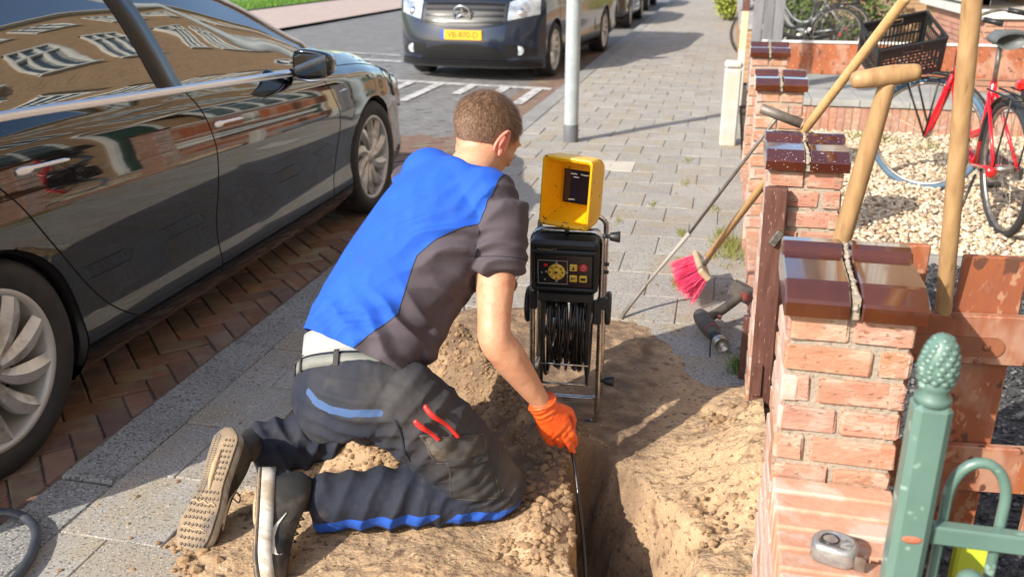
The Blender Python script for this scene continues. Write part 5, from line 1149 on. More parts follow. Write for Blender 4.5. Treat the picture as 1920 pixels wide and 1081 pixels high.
U('cage_bar', M_tube, lambda q: q.tube([(-.075, -.036, .232), (.075, -.036, .232)], .0035, 8)); U('cage_bar', M_tube, lambda q: q.tube([(-.07, -.034, .165), (.07, -.034, .165)], .0035, 8)); U('brake_wheel', M_dark, lambda q: q.tube([(hwf + .020, .06 + .045 * math.cos(a), .39 + .045 * math.sin(a)) for a in np.linspace(0, 6.28, 22)[:-1]], .009, 8, closed=True))
U('brake_wheel', M_dark, lambda q: q.tube([(-hwf - .020, .06 + .05 * math.cos(a), .39 + .05 * math.sin(a)) for a in np.linspace(0, 6.28, 22)[:-1]], .008, 8, closed=True))
U('guide_block', M_blk, lambda q: q.box((0, -.004, .458), (.165, .09, .03), bev=.004)); 
U('mount_stalk', M_steel, lambda q: q.tube([(.0, .01, .645), (-.002, -.035, .665), (-.002, -.04, .69)], .0055, 10))
# yellow hooded monitor: a hollow funnel, its open mouth turned to the man
mo = empty('monitor', (.012, .015, .776)); mo.parent = un; mo.rotation_euler = (R(-3), R(2), R(-19))
W2, H2, DP = .078, .103, .125                                     # half width and height of the mouth, depth
def ring(w2, h2, y, c, z0=0):                                    # rounded rectangle
    o = []
    for (sx_, sz_) in ((1, 1), (-1, 1), (-1, -1), (1, -1)):
        for k in range(4):
            a = {(1, 1): 0, (-1, 1): 90, (-1, -1): 180, (1, -1): 270}[(sx_, sz_)] + 30 * k; o.append((sx_ * (w2 - c) + c * math.cos(R(a)), y, sz_ * (h2 - c) + c * math.sin(R(a)) + z0))
    return o
def rings(q, L_, cap0=False, cap1=False):
    n = len(L_[0]); v = [p for r_ in L_ for p in r_]; f = [(i * n + j, i * n + (j + 1) % n, (i + 1) * n + (j + 1) % n, (i + 1) * n + j) for i in range(len(L_) - 1) for j in range(n)]
    if cap0: f.append(tuple(range(n))[::-1])
    if cap1: f.append(tuple(range((len(L_) - 1) * n, len(L_) * n)))
    q.add(v, f, False)
U('hood', M_yel, lambda q: rings(q, [ring(.056, .058, .040, .006, .002), ring(W2 - .007, H2 - .012, -.058, .008), ring(W2 - .0045, H2 - .0045, -.0625, .010), ring(W2, H2, -.060, .012), ring(W2 + .001, H2, -.030, .013), ring(W2 - .001, H2 - .004, .020, .015), ring(W2 - .006, H2 - .016, .050, .018), ring(W2 - .020, H2 - .035, .072, .018), ring(W2 - .028, H2 - .043, .078, .016)], False, True), mo)
U('hood_step', M_yel, lambda q: rings(q, [ring(.050, .051, .030, .004, .002), ring(.050, .051, .036, .004, .002), ring(.060, .064, .042, .006, .002)]), mo)
sc_ = U('screen', M_screen, lambda q: q.box((0, .043, .002), (.098, .006, .100)), mo)
def scr(q):
    rs = random.Random(2)
    for (x, z, n) in ((-.028, .038, 5), (.005, .038, 6), (-.018, .028, 4), (-.030, -.040, 5)):
        for k in range(n): q.box((x + k * .0042, .0395, z + rs.choice((0, .001))), (.0026, .0006, .0030))
U('screen_text', mat('screen text', (.55, .56, .5), .5, emit=((.7, .7, .6), .25)), scr, mo)
U('hood_screw', M_dark, lambda q: [q.ico((x, -.0625, z), .0028, 1, 0, True, (1, .4, 1)) for x, z in ((-.06, -.0975), (.058, -.0975), (.02, -.0975))], mo)

# push cable from the hand into the trench
pc = MB(); pts = crv([(-.40, 2.33, .075), (-.362, 2.24, .10), (-.325, 2.165, .11), (-.297, 2.10, .03), (-.262, 2.0, -.09), (-.238, 1.88, -.16), (-.215, 1.74, -.25), (-.19, 1.6, -.36), (-.165, 1.45, -.44)], 10)
pc.tube(pts, .0052, 10); tag(pc.build('push_cable', M_rod), 'black push cable running from the gloved hand down into the sandy trench', 'cable')
# ------------------------------------------------------------------ the kneeling man
V_ = Vector
J = dict(C0=V_((-.838, 1.884, .391)), C1=V_((-.852, 1.945, .473)), C1b=V_((-.841, 1.991, .529)), C2=V_((-.797, 2.085, .632)), C3=V_((-.718, 2.178, .741)), C4=V_((-.668, 2.245, .829)), C5=V_((-.636, 2.274, .885)), C6=V_((-.617, 2.311, .915)), HC=V_((-.612, 2.345, .968)),
         sR=V_((-.537, 2.171, .815)), sL=V_((-.805, 2.329, .845)), eR=V_((-.519, 2.037, .512)), wR=V_((-.399, 2.126, .273)), tip=V_((-.322, 2.156, .104)), hR=V_((-.712, 1.862, .405)), hL=V_((-.940, 1.955, .385)), eL=V_((-.800, 2.44, .53)), wL=V_((-.60, 2.53, .47)),
         kR=V_((-.500, 1.985, .092)), aR=V_((-.945, 1.825, .085)), kL=V_((-.895, 2.255, .095)), aL=V_((-1.225, 2.030, .088)))
ROOT = V_((-.8, 2.0, 0)); man = empty('person', ROOT, 0, 'man in blue and dark grey T-shirt kneeling by the trench, orange glove on his hand', 'person')
LAT = V_((.856, -.505, -.096)).normalized(); HLAT = V_((.92, -.37, -.03)).normalized()
def mbuild(b, name, m):
    o = b.build(name, m, man); o.location = -ROOT; return o
def ell(b, pts, ra, rb, lat, n=28, dome=.6, k=6):
    """tube of elliptical sections: ra along lat, rb across; rounded ends"""
    C = crv(pts, k); m = len(pts); ts = np.arange(m); tt = np.linspace(0, m - 1, len(C)); A = spl(ts, ra, tt); B = spl(ts, rb, tt)
    Lt = [V_(lat)] * len(C) if not isinstance(lat, list) else [V_([float(np.interp(t, ts, [q[i] for q in lat])) for i in range(3)]) for t in tt]
    T = [(C[min(i + 1, len(C) - 1)] - C[max(i - 1, 0)]).normalized() for i in range(len(C))]; R_ = []
    def sect(c, t, l, a, bb):
        l = (l - t * l.dot(t)).normalized(); q = t.cross(l); return [c + l * a * math.cos(2 * math.pi * j / n) + q * bb * math.sin(2 * math.pi * j / n) for j in range(n)]
    if dome:
        for s_ in (85, 60, 35, 15): z = math.sin(R(s_)); R_.append(sect(C[0] - T[0] * B[0] * dome * z, T[0], Lt[0], A[0] * math.cos(R(s_)), B[0] * math.cos(R(s_))))
    for i in range(len(C)): R_.append(sect(C[i], T[i], Lt[i], A[i], B[i]))
    if dome:
        for s_ in (15, 35, 60, 85): z = math.sin(R(s_)); R_.append(sect(C[-1] + T[-1] * B[-1] * dome * z, T[-1], Lt[-1], A[-1] * math.cos(R(s_)), B[-1] * math.cos(R(s_))))
    v = [p for r_ in R_ for p in r_]; N_ = len(R_); f = [(i * n + j, i * n + (j + 1) % n, (i + 1) * n + (j + 1) % n, (i + 1) * n + j) for i in range(N_ - 1) for j in range(n)]; f += [tuple(range(n))[::-1], tuple((N_ - 1) * n + j for j in range(n))]
    b.add(v, f, True)
def folds(o, spec, base=0.0006):
    """cloth folds: spec = (origin, across direction, along direction, wavelength, amplitude, falloff radius)"""
    P = getv(o); N_ = getn(o); d = np.zeros(len(P))
    for (c, ac, al, wl, amp, rad) in spec:
        c = np.array(c); ac = np.array(ac, float); ac /= np.linalg.norm(ac); al = np.array(al, float); al /= np.linalg.norm(al); q = P - c; s = q @ ac; t = q @ al
        wv = fbm(np.stack([t * 9 + 3, s * 4, 0 * s + amp * 900], 1), 2) * .5; ph = s / wl + wv * 1.6; e = np.exp(-(np.linalg.norm(q, axis=1) / rad)**2)
        r_ = np.abs(((ph) % 1) * 2 - 1); d += amp * e * (1 - r_)**1.6 * 1.6 * (.25 + 1.3 * vnoise(np.stack([s * 9, t * 5, 0 * s + 2 + amp * 500], 1)))
    rg = np.clip(1 - np.abs(fbm(P * np.array([13, 13, 17]) + 5, 3)) * 3.2, 0, 1)**2; d += base * 3.2 * rg
    d += base * fbm(P * 26, 3) * 2 + base * fbm(P * np.array([70, 70, 70]), 2); setv(o, P + N_ * d[:, None])
M_skin = mat('skin', (.56, .27, .155), .46, col2=(.64, .34, .21), cscale=14, cdetail=6, bump=.25, bscale=160, bdist=.001, stain=(.55, .19, .12), stscale=16, stpos=(.58, .75), bump2=.5, b2scale=42, b2dist=.003, speck=[((.36, .14, .08), (.66, .72), 210.)])
for n_ in M_skin.node_tree.nodes:
    if n_.type == 'BSDF_PRINCIPLED': n_.inputs['Subsurface Weight'].default_value = .12; n_.inputs['Subsurface Radius'].default_value = (.012, .004, .002)
# ---- body: one continuous skin
b = MB()
ell(b, [J['C0'], J['C1'], J['C1b'], J['C2'], J['C3'], J['C4']], [.125, .130, .128, .130, .135, .115], [.090, .092, .090, .095, .095, .07], LAT)
for s_, e_, w_ in (('sR', 'eR', 'wR'), ('sL', 'eL', 'wL')):
    S0, E0, W0 = J[s_], J[e_], J[w_]; d1 = (E0 - S0); d2 = (W0 - E0)
    ell(b, [S0, S0 + d1 * .25, S0 + d1 * .55, S0 + d1 * .85, E0 + d2 * .04, E0 + d2 * .25, E0 + d2 * .6, E0 + d2 * .9, W0 + d2 * .08], [.052, .056, .053, .044, .0435, .0480, .040, .0300, .029], [.050, .054, .050, .043, .045, .046, .036, .026, .024], LAT, 20)
ell(b, [J['C4'], J['C5'], J['C6'], J['HC']], [.075, .066, .060, .055], [.070, .062, .060, .055], LAT, 20)
for h_, k_, a_ in (('hR', 'kR', 'aR'), ('hL', 'kL', 'aL')):
    H0, K0, A0 = J[h_], J[k_], J[a_]; ell(b, [H0, H0.lerp(K0, .5), K0, K0.lerp(A0, .3), K0.lerp(A0, .7), A0], [.085, .075, .058, .056, .045, .040], [.085, .075, .058, .056, .045, .040], (0, 0, 1), 20, k=5)
# head with jaw, nose and brow, turned and bowed
f3 = V_((.47, .66, -.585)).normalized(); rH = V_((.80, -.60, -.03)); rH = (rH - f3 * rH.dot(f3)).normalized(); uH = rH.cross(f3).normalized()
HM = Matrix((rH, f3, uH)).transposed().to_4x4(); HM.translation = J['HC']; hc = lambda x, y, z: HM @ V_((x, y, z))
def ellipsoid(b, c, r_, M=None, n=20):
    bm = bmesh.new(); bmesh.ops.create_uvsphere(bm, u_segments=n, v_segments=n // 2 + 2, radius=1); M = M or HM
    b.add([M @ V_((c[0] + q.co.x * r_[0], c[1] + q.co.y * r_[1], c[2] + q.co.z * r_[2])) for q in bm.verts], [tuple(q.index for q in g_.verts) for g_ in bm.faces], True); bm.free()
ellipsoid(b, (0, -.012, .022), (.076, .098, .084)); ellipsoid(b, (0, .035, -.040), (.060, .062, .072)); ellipsoid(b, (0, .058, -.085), (.036, .036, .026)); ellipsoid(b, (0, .055, .012), (.060, .040, .05)); ellipsoid(b, (0, -.010, -.035), (.062, .062, .052))
ell(b, [hc(0, .090, .008), hc(0, .104, -.018), hc(0, .113, -.034)], [.010, .013, .016], [.010, .012, .011], rH, 12); ellipsoid(b, (0, .092, -.058), (.026, .010, .007)); ellipsoid(b, (0, .090, -.068), (.022, .010, .007)); ellipsoid(b, (0, .086, .022), (.052, .012, .008))
for sx in (-1, 1): ellipsoid(b, (sx * .042, .062, -.022), (.022, .022, .018)); ellipsoid(b, (sx * .060, .000, -.055), (.012, .03, .03))
body = mbuild(b, 'body', M_skin); remesh(body, .0052, 4)
P = getv(body); N_ = getn(body); setv(body, P + N_ * (.0012 * fbm(P * 38, 3))[:, None])
# arm tendons and veins
b = MB()
for sx in (-1, 1):                                                # eyes
    ellipsoid(b, (sx * .031, .079, .002), (.0125, .0125, .0125), n=14)
mbuild(b, 'eyes', mat('eye white', (.75, .72, .68), .2))
M_ear = mat('ear skin', (.68, .23, .16), .45, bump=.15, bscale=120, bdist=.001)
for n_ in M_ear.node_tree.nodes:
    if n_.type == 'BSDF_PRINCIPLED': n_.inputs['Subsurface Weight'].default_value = .35; n_.inputs['Subsurface Radius'].default_value = (.015, .004, .002)
for sx in (-1, 1):
    b = MB(); c = V_((sx * .080, -.004, -.014)); out = V_((sx * .86, -.50, .0)).normalized()
    rim = [c + V_((0, .017 * math.cos(a) * (1 - .25 * math.sin(a)), .034 * math.sin(a))) + out * (.012 + .006 * math.sin(a) + (-.012 if abs(a) > 2.4 else 0)) * (.5 + .5 * (-math.cos(a))) for a in np.linspace(-1.2, 4.1, 20)]
    b.tube([HM @ p for p in rim], .0048, 8); ellipsoid(b, (sx * .079, -.003, -.012), (.006, .014, .027)); ellipsoid(b, (sx * .083, .004, -.038), (.005, .008, .010)); ellipsoid(b, (sx * .084, -.010, -.008), (.0055, .006, .018)); ellipsoid(b, (sx * .074, -.002, -.012), (.008, .013, .020))
    o = mbuild(b, 'ear', M_ear); remesh(o, .0022, 2)
# hair: a cap of short strands
M_hair = mat('short brown hair', (.20, .115, .07), .5, col2=(.11, .06, .035), cscale=70, spec=.4, attr=[('light', (.36, .22, .13))]); M_hcap = mat('hair base', (.27, .16, .10), .8, col2=(.17, .095, .06), cscale=90, bump=.8, bscale=260, bdist=.002)
def hairline(x, y, z):
    """in head coordinates: positive where hair grows"""
    a = math.atan2(y, abs(x)); back = -.096 + .014 * min(1, abs(x) / .06)**2 if y < -.03 else -.068 + (y + .03) * 1.25
    if y > .0: back = -.03 + max(0, (y - .0)) * 1.2 if y < .045 else .03 + (y - .045) * 1.7
    return z - back
b = MB(); bm = bmesh.new(); bmesh.ops.create_uvsphere(bm, u_segments=72, v_segments=44, radius=1); vs_ = []; keep = {}
for q in bm.verts:
    p = V_((q.co.x * .0790, q.co.y * .1005 - .012, q.co.z * .0865 + .022))
    if p.z < .0 and p.y < .02: p.x *= 1 - .05 * min(1, -p.z / .07); p.y = p.y * (1 + .05 * min(1, -p.z / .07)) 
    keep[q.index] = hairline(*p) > .007; vs_.append(p)
fs = [tuple(q.index for q in g_.verts) for g_ in bm.faces if all(keep[q.index] for q in g_.verts)]; bm.free()
b.add([HM @ p for p in vs_], fs, True); cap = mbuild(b, 'hair_base', M_hcap); sol = cap.modifiers.new('s', 'SOLIDIFY'); sol.thickness = .006; sol.offset = -.6
b = MB(); rs = random.Random(11)
for i in range(17000):
    th_, ph_ = rs.uniform(0, 6.283), math.acos(rs.uniform(-1, 1)); d = V_((math.sin(ph_) * math.cos(th_), math.sin(ph_) * math.sin(th_), math.cos(ph_))); p = V_((d.x * .079, d.y * .1005 - .012, d.z * .0865 + .022))
    if p.z < .0 and p.y < .02: p.x *= 1 - .05 * min(1, -p.z / .07); p.y = p.y * (1 + .05 * min(1, -p.z / .07))
    hl = hairline(*p)
    if hl < rs.uniform(-.012, .016): continue
    if abs(p.x) > .066 and -.03 < p.y < .022 and p.z < .028: continue
    crown = V_((.01, -.055, .095)); away = (p - crown); nrm = V_((p.x / .079**2, (p.y + .012) / .1005**2, (p.z - .022) / .0865**2)).normalized(); away = (away - nrm * away.dot(nrm)).normalized() if away.length > 1e-4 else V_((1, 0, 0))
    L_ = (.0045 + .012 * min(1, max(0, (p.z + .03) / .09))) * rs.uniform(.7, 1.35); dr = (nrm * .42 + away * .9 + V_((rs.gauss(0, .1), rs.gauss(0, .1), rs.gauss(0, .1)))).normalized(); sd = dr.cross(nrm).normalized() * .00055
    a0 = p; a1 = p + dr * L_ * .6 + nrm * .001; a2 = p + dr * L_ + V_((0, 0, -.001)); W = lambda q: HM @ q
    b.add([W(a0 - sd), W(a0 + sd), W(a1 + sd * .8), W(a1 - sd * .8), W(a2)], [(0, 1, 2, 3), (3, 2, 4)])
ho = mbuild(b, 'hair', M_hair); nst = len(b.v) // 5; tt_ = rng.random(nst); setattr_(ho, 'tint', np.repeat(np.where(tt_ < .45, 0., np.where(tt_ < .8, .5, 1.)), 5)); setattr_(ho, 'light', np.repeat((rng.random(nst) > .68) * 1., 5))

# ---- trousers
M_tr = mat('charcoal work trousers', (.010, .014, .030), .9, col2=(.018, .022, .036), cscale=16, cdetail=7, bump=.5, bscale=260, bdist=.0012, bump2=.5, b2scale=34, b2dist=.004,
           attr=[('worn', (.088, .078, .068)), ('dust', (.15, .12, .09)), ('blue', (.014, .085, .44)), ('blue2', (.055, .105, .23))])
b = MB()
ell(b, [J['C0'] - V_((-.02, .02, .07)), J['C0'] - V_((0, .012, .018)), J['C0'].lerp(J['C1'], .30), J['C0'].lerp(J['C1'], .52)], [.155, .172, .170, .160], [.115, .134, .132, .122], HLAT, 36, .12)
for h_, k_, a_, q in (('hR', 'kR', 'aR', 1), ('hL', 'kL', 'aL', -1)):
    H0, K0, A0 = J[h_], J[k_], J[a_]
    ell(b, [H0 + V_((-.015 * q, -.0, -.01)), H0.lerp(K0, .35) + V_((0, -.005, .0)), H0.lerp(K0, .75), K0 + V_((.004, 0, .002))], [.108, .108, .092, .080], [.108, .104, .092, .078], HLAT, 28, .8)
    ell(b, [K0, K0.lerp(A0, .25), K0.lerp(A0, .55), K0.lerp(A0, .82), K0.lerp(A0, .99)], [.082, .080, .074, .072, .078], [.076, .076, .072, .068, .070], (0, 0, 1), 28, .25)
# cargo pocket bulk on the right thigh
tro = mbuild(b, 'trousers', M_tr); remesh(tro, .0058, 5)
sh = (J['aR'] - J['kR']).normalized(); shL = (J['aL'] - J['kL']).normalized(); tg = (J['kR'] - J['hR']).normalized(); up_ = V_((0, 0, 1)); side = V_((.34, -.94, 0))
folds(tro, [(J['kR'].lerp(J['aR'], .25), sh + up_ * .35, up_ - sh * .3, .055, .0090, .13), (J['kR'].lerp(J['aR'], .62), sh + up_ * .6, up_, .062, .0105, .15), (J['kR'].lerp(J['aR'], .95), sh - up_ * .3, up_, .045, .0080, .09),
            (J['kL'].lerp(J['aL'], .4), shL + up_ * .3, up_, .060, .0120, .16), (J['kL'].lerp(J['aL'], .8), shL - up_ * .4, up_, .050, .010, .11), (J['hR'].lerp(J['kR'], .35) + V_((.02, -.05, .03)), tg + LAT * .6, LAT - tg * .3, .055, .0055, .16),
            (J['C0'] + V_((.05, -.12, .0)), V_((.1, .3, 1)), HLAT, .036, .0060, .15), (J['hR'] + V_((.09, .0, .08)), V_((.3, .0, 1)), side, .032, .008, .10), (J['kR'] + V_((-.02, -.07, .07)), tg, side, .032, .007, .10)], .0007)
P = getv(tro); 
def cdist(P, pts):
    d = np.full(len(P), 9.); t_ = np.zeros(len(P)); acc = 0
    for a, b_ in zip(pts[:-1], pts[1:]):
        a = np.array(a); b_ = np.array(b_); e = b_ - a; t = np.clip(((P - a) @ e) / (e @ e), 0, 1); dd = np.linalg.norm(P - a - t[:, None] * e, axis=1); m_ = dd < d; d[m_] = dd[m_]
    return d
def soft(x, w_=.003): return np.clip(.5 + x / w_ * .5, 0, 1)
nzt = fbm(P * 9, 4); shn = np.array(sh); rel = P - np.array(J['kR']); al = rel @ shn; zz = P[:, 2]
front = (P[:, 1] < (J['kR'].y + (J['aR'].y - J['kR'].y) * np.clip(al / .47, 0, 1)) - .0)
dleg = cdist(P, [J['kR'], J['aR']])
near_ = (dleg < .12) & front & (al > -.09)
zc = .058 + .010 * np.sin(al * 6) - .010 * np.clip(al / .47, 0, 1) + .02 * np.clip(-al / .06, 0, 1)
blue = np.where(near_, soft(.0185 - np.abs(zz - zc)), 0); gap = (np.abs(al - .17 + (zz - .04) * 1.0) < .022); blue = np.where(gap, 0, blue)
setattr_(tro, 'blue', blue)
HB = np.array(HLAT); O0 = np.array(J['C0'])
Nb = np.array([-.337, -.813, .475]); Ub = np.array([.912, -.157, .379]); Ub = Ub - Nb * (Ub @ Nb); Ub /= np.linalg.norm(Ub); Ab = np.cross(Nb, Ub); Ab = Ab if Ab[2] > 0 else -Ab
U_ = (P - O0) @ Ub; W_ = (P - O0) @ Ab; Bk = (P - O0) @ Nb > .0
trim = [(-.035, -.005), (-.01, -.035), (.03, -.060), (.075, -.075), (.13, -.080)]
d2 = np.full(len(P), 9.)
for (a, c) in zip(trim[:-1], trim[1:]):
    ex, ey = c[0] - a[0], c[1] - a[1]; t = np.clip(((U_ - a[0]) * ex + (W_ - a[1]) * ey) / (ex * ex + ey * ey), 0, 1); d2 = np.minimum(d2, np.hypot(U_ - a[0] - t * ex, W_ - a[1] - t * ey))
b2 = np.where(Bk, soft(.0085 - d2), 0)
setattr_(tro, 'blue2', b2)
worn = np.exp(-((cdist(P, [J['hR'] + V_((.02, -.08, .04)), J['hR'].lerp(J['kR'], .9) + V_((.03, -.03, .06))])) / .095)**2) * .95 + .55 * nzt; worn = np.where(zz > .13, worn, worn - .4 - (.13 - zz) * 3)
setattr_(tro, 'worn', np.clip(worn * .75, 0, .7))
dust = np.exp(-(np.linalg.norm(P - np.array(J['kR'] + V_((.03, -.01, .05))), axis=1) / .085)**2) + .9 * fbm(P * 30, 4) - .25; dust = np.maximum(dust * .6, np.clip((.03 - zz) * 12, 0, .8)); setattr_(tro, 'dust', np.clip(dust, 0, .56))
def patch_of(o, test, off, name, m, skirt=.004):
    """a second layer of cloth lifted from the faces of o that pass the test"""
    Pv = getv(o); Nv = getn(o); ok = test(Pv, Nv); me = o.data; n = len(me.polygons); fs_ = [tuple(p.vertices) for p in me.polygons if all(ok[i] for i in p.vertices)]
    if not fs_: return None
    u = sorted({i for q in fs_ for i in q}); mp_ = {v: i for i, v in enumerate(u)}; v = [Pv[i] + Nv[i] * off for i in u]; f = [tuple(mp_[i] for i in q) for q in fs_]
    ec = {}
    for q in f:
        for i in range(len(q)): a, c = q[i], q[(i + 1) % len(q)]; k_ = (min(a, c), max(a, c)); ec.setdefault(k_, []).append((a, c))
    bd_ = [e[0] for e in ec.values() if len(e) == 1]; base = {}
    for a, c in bd_:
        for q in (a, c):
            if q not in base: base[q] = len(v); v.append(Pv[u[q]] - Nv[u[q]] * .001)
        f.append((c, a, base[a], base[c]))
    p_ = link(name, v, f, m, man, smooth=True); p_.location = -ROOT; return p_
M_pkt = mat('worn pocket cloth', (.085, .076, .066), .9, col2=(.05, .048, .048), cscale=22, cdetail=7, bump=.5, bscale=240, bdist=.001, stain=(.15, .125, .10), stscale=20)
M_pktd = mat('dark pocket cloth', (.030, .031, .036), .85, col2=(.05, .048, .047), cscale=22, bump=.5, bscale=240, bdist=.001)
tO = np.array(J['hR']); Tg = np.array(tg); Sd = np.cross(Tg, Nb); Sd /= np.linalg.norm(Sd)
if Sd @ np.array([0, 0, 1.]) < 0: Sd = -Sd

# ---- shirt
M_sh = mat('cotton T-shirt', (.008, .078, .47), .85, col2=(.011, .096, .54), cscale=9, stain=(.018, .075, .36), stscale=7, stpos=(.60, .74), bump=.35, bscale=420, bdist=.0006, bump2=.2, b2scale=30, b2dist=.003, attr=[('dark', (.075, .060, .072))])
b = MB(); cD = lambda k, d: J[k] + V_(d)
SP = [J['C1'] + V_((-.01, -.02, -.045)), J['C1'] + V_((.005, .003, .010)), J['C1b'] + V_((.004, .002, .006)), J['C2'] + V_((.006, -.002, 0)), J['C3'], J['C4'] + V_((.0, -.004, -.006)), J['C5'] + V_((0, -.004, -.006))]
ell(b, SP, [.182, .172, .168, .174, .188, .170, .086], [.136, .130, .126, .130, .132, .104, .076], [LAT] * 7, 44, .25)
ell(b, [J['C4'] + V_((0, 0, -.01)), J['sR'] + V_((-.03, .01, .012))], [.088, .084], [.088, .082], LAT, 24, .9); ell(b, [J['C4'] + V_((0, 0, -.01)), J['sL'] + V_((.03, -.01, .006))], [.085, .080], [.085, .078], LAT, 24, .9)
for s_, e_, en in (('sR', 'eR', .50), ('sL', 'eL', .50)):
    S0, E0 = J[s_], J[e_]; ell(b, [S0 + V_((0, 0, .012)), S0.lerp(E0, .15), S0.lerp(E0, .34), S0.lerp(E0, en)], [.080, .078, .076, .076], [.078, .075, .071, .068], LAT, 28, .03)
# loose cloth hanging under the chest and belly
dn = V_((.42, .10, -.90)).normalized()
ell(b, [J['C1b'] + V_((.075, -.01, -.045)), J['C2'] + V_((.06, .00, -.055)), J['C3'] + V_((.05, .01, -.055))], [.115, .125, .125], [.085, .09, .085], LAT, 28, .6)
shirt = mbuild(b, 'shirt', M_sh); remesh(shirt, .0055, 9)
ax = (J['C4'] - J['C1']).normalized(); rs_ = J['sR']
def cut(o, pt, nrm, rad=None):
    bm = bmesh.new(); bm.from_mesh(o.data); g_ = bm.verts[:] + bm.edges[:] + bm.faces[:]
    if rad: g_ = [f for f in bm.faces if (f.calc_center_median() - V_(pt)).length < rad]; g_ = list({v for f in g_ for v in f.verts}) + list({e for f in g_ for e in f.edges}) + g_
    r_ = bmesh.ops.bisect_plane(bm, geom=g_, plane_co=pt, plane_no=nrm, clear_inner=rad is None)
    if rad: bmesh.ops.delete(bm, geom=[f for f in bm.faces if (f.calc_center_median() - V_(pt)).length < rad and (f.calc_center_median() - V_(pt)).dot(V_(nrm)) < -1e-5], context='FACES')
    bm.to_mesh(o.data); bm.free(); o.data.polygons.foreach_set('use_smooth', np.ones(len(o.data.polygons), bool)); o.data.update()
cut(shirt, J['C1'] + V_((-.02, -.04, -.002)) + ax * .026, (ax + LAT * -.04 + V_((0, 0, .10))).normalized())
so_ = shirt.modifiers.new('hem', 'SOLIDIFY'); so_.thickness = .0035; so_.offset = -1
PRE = getv(shirt).copy()
folds(shirt, [(J['C2'] + V_((.02, -.12, .0)), LAT + ax * .15, ax - LAT * .15, .075, .0032, .20), (J['C4'] + V_((.02, -.10, .0)), LAT * .7 + ax * .7, ax - LAT, .055, .0030, .11), (J['C1'] + V_((.02, -.12, .08)), LAT - ax * .5, ax, .045, .0055, .12), (J['C3'] + V_((.08, -.13, -.01)), LAT * .9 - ax * .5, ax, .050, .0100, .12), (J['C3'] + V_((.16, -.07, -.04)), LAT - ax * .9, ax + LAT * .6, .036, .0095, .11),
              (J['C1b'] + V_((.13, -.09, .01)), LAT * .5 + ax, LAT - ax * .5, .055, .0125, .12), (J['C1b'] + V_((-.03, -.10, .03)), ax + LAT * .4, LAT, .060, .0050, .13), (J['sR'].lerp(J['eR'], .35), ax * .2 + V_((0, 0, 1)), LAT, .034, .0045, .08), (J['sR'] + V_((-.03, -.03, .03)), LAT + V_((0, 0, -.4)), ax, .045, .0055, .10)], .00022)
P = getv(shirt); O1 = np.array([-.815, 1.86, .515]); nT = np.array([-.236, -.697, .677]); lT = np.array([.894, -.429, -.13]); aT = np.array([.381, .575, .724])
sc_m = 1.06; C_ = np.array([0, 0, 1.43]); 
# the side panel edge, as lateral distance against height up the back
u = (PRE - np.array(J['C1'])) @ lT; v_ = (PRE - np.array(J['C1'])) @ aT; dep = (PRE - np.array(J['C1'])) @ nT
edge = np.interp(v_, [.00, .05, .12, .22, .27, .33, .39, .425, .46, .52, .60], [.085, .100, .112, .090, .082, .100, .135, .158, .160, .150, .125])
dark = soft(u - edge, .005); dark = np.where(dep < -.02, np.maximum(dark, soft(u - .02, .01)), dark)
edL = -np.interp(v_, [.0, .2, .3, .40, .5], [.19, .19, .19, .19, .19]); dark = np.maximum(dark, soft(edL - .02 - u, .005)); setattr_(shirt, 'dark', dark)
# seams: hem, sleeve hem, panel seam
M_seam = mat('seam thread', (.020, .022, .035), .9)
def loop_on(o, test_val, name, m, r_, lim=None):
    """a thin seam laid where test_val crosses zero on o"""
    me = o.data; Pv = getv(o); Nv = getn(o); segs = []
    for p in me.polygons:
        vs2 = list(p.vertices); c = []
        for i in range(len(vs2)):
            a, d_ = vs2[i], vs2[(i + 1) % len(vs2)]; fa, fb = test_val[a], test_val[d_]
            if (fa < 0) != (fb < 0): t = fa / (fa - fb); c.append((Pv[a] * (1 - t) + Pv[d_] * t + (Nv[a] + Nv[d_]) * .5 * r_ * .3, (Nv[a] + Nv[d_]) * .5))
        if len(c) == 2 and (lim is None or lim(c[0][0])): segs.append(c)
    q = MB()
    for (a, na), (c, nc) in segs:
        d_ = V_(c - a); 
        if d_.length < 1e-6: continue
        na = V_(na); s_ = d_.cross(na).normalized() * r_; e = d_.normalized() * r_ * .5; a = V_(a); c = V_(c); q.add([a - s_ - e, a + s_ - e, c + s_ + e, c - s_ + e, (a + na * r_ * .7), (c + na * r_ * .7)], [(0, 3, 5, 4), (4, 5, 2, 1)], True)
    o2 = mbuild(q, name, m); return o2
loop_on(shirt, (u - edge) * 1.0, 'side_seam', M_seam, .0014, lambda p: (p - np.array(J['C1'])) @ nT > -.02)
hemv = v_ - (.060 + .02 * np.sin(u * 8)); 
sp_ = (P - np.array(J['sR'])) @ np.array((J['eR'] - J['sR']).normalized()); loop_on(shirt, sp_ - .135, 'sleeve_hem', M_seam, .0012, lambda p: np.linalg.norm(p - np.array(J['sR'].lerp(J['eR'], .4))) < .10)
# neck collar
b = MB(); cc = J['C5'].lerp(J['C6'], .02); t_ = (J['C6'] - J['C4']).normalized(); l_ = (LAT - t_ * LAT.dot(t_)).normalized(); q_ = t_.cross(l_)
b.tube([cc + l_ * .081 * math.cos(a) + q_ * .076 * math.sin(a) - t_ * (.012 * math.sin(a)) for a in np.linspace(0, 6.283, 40)[:-1]], .0045, 8, closed=True, flat=.8); pass

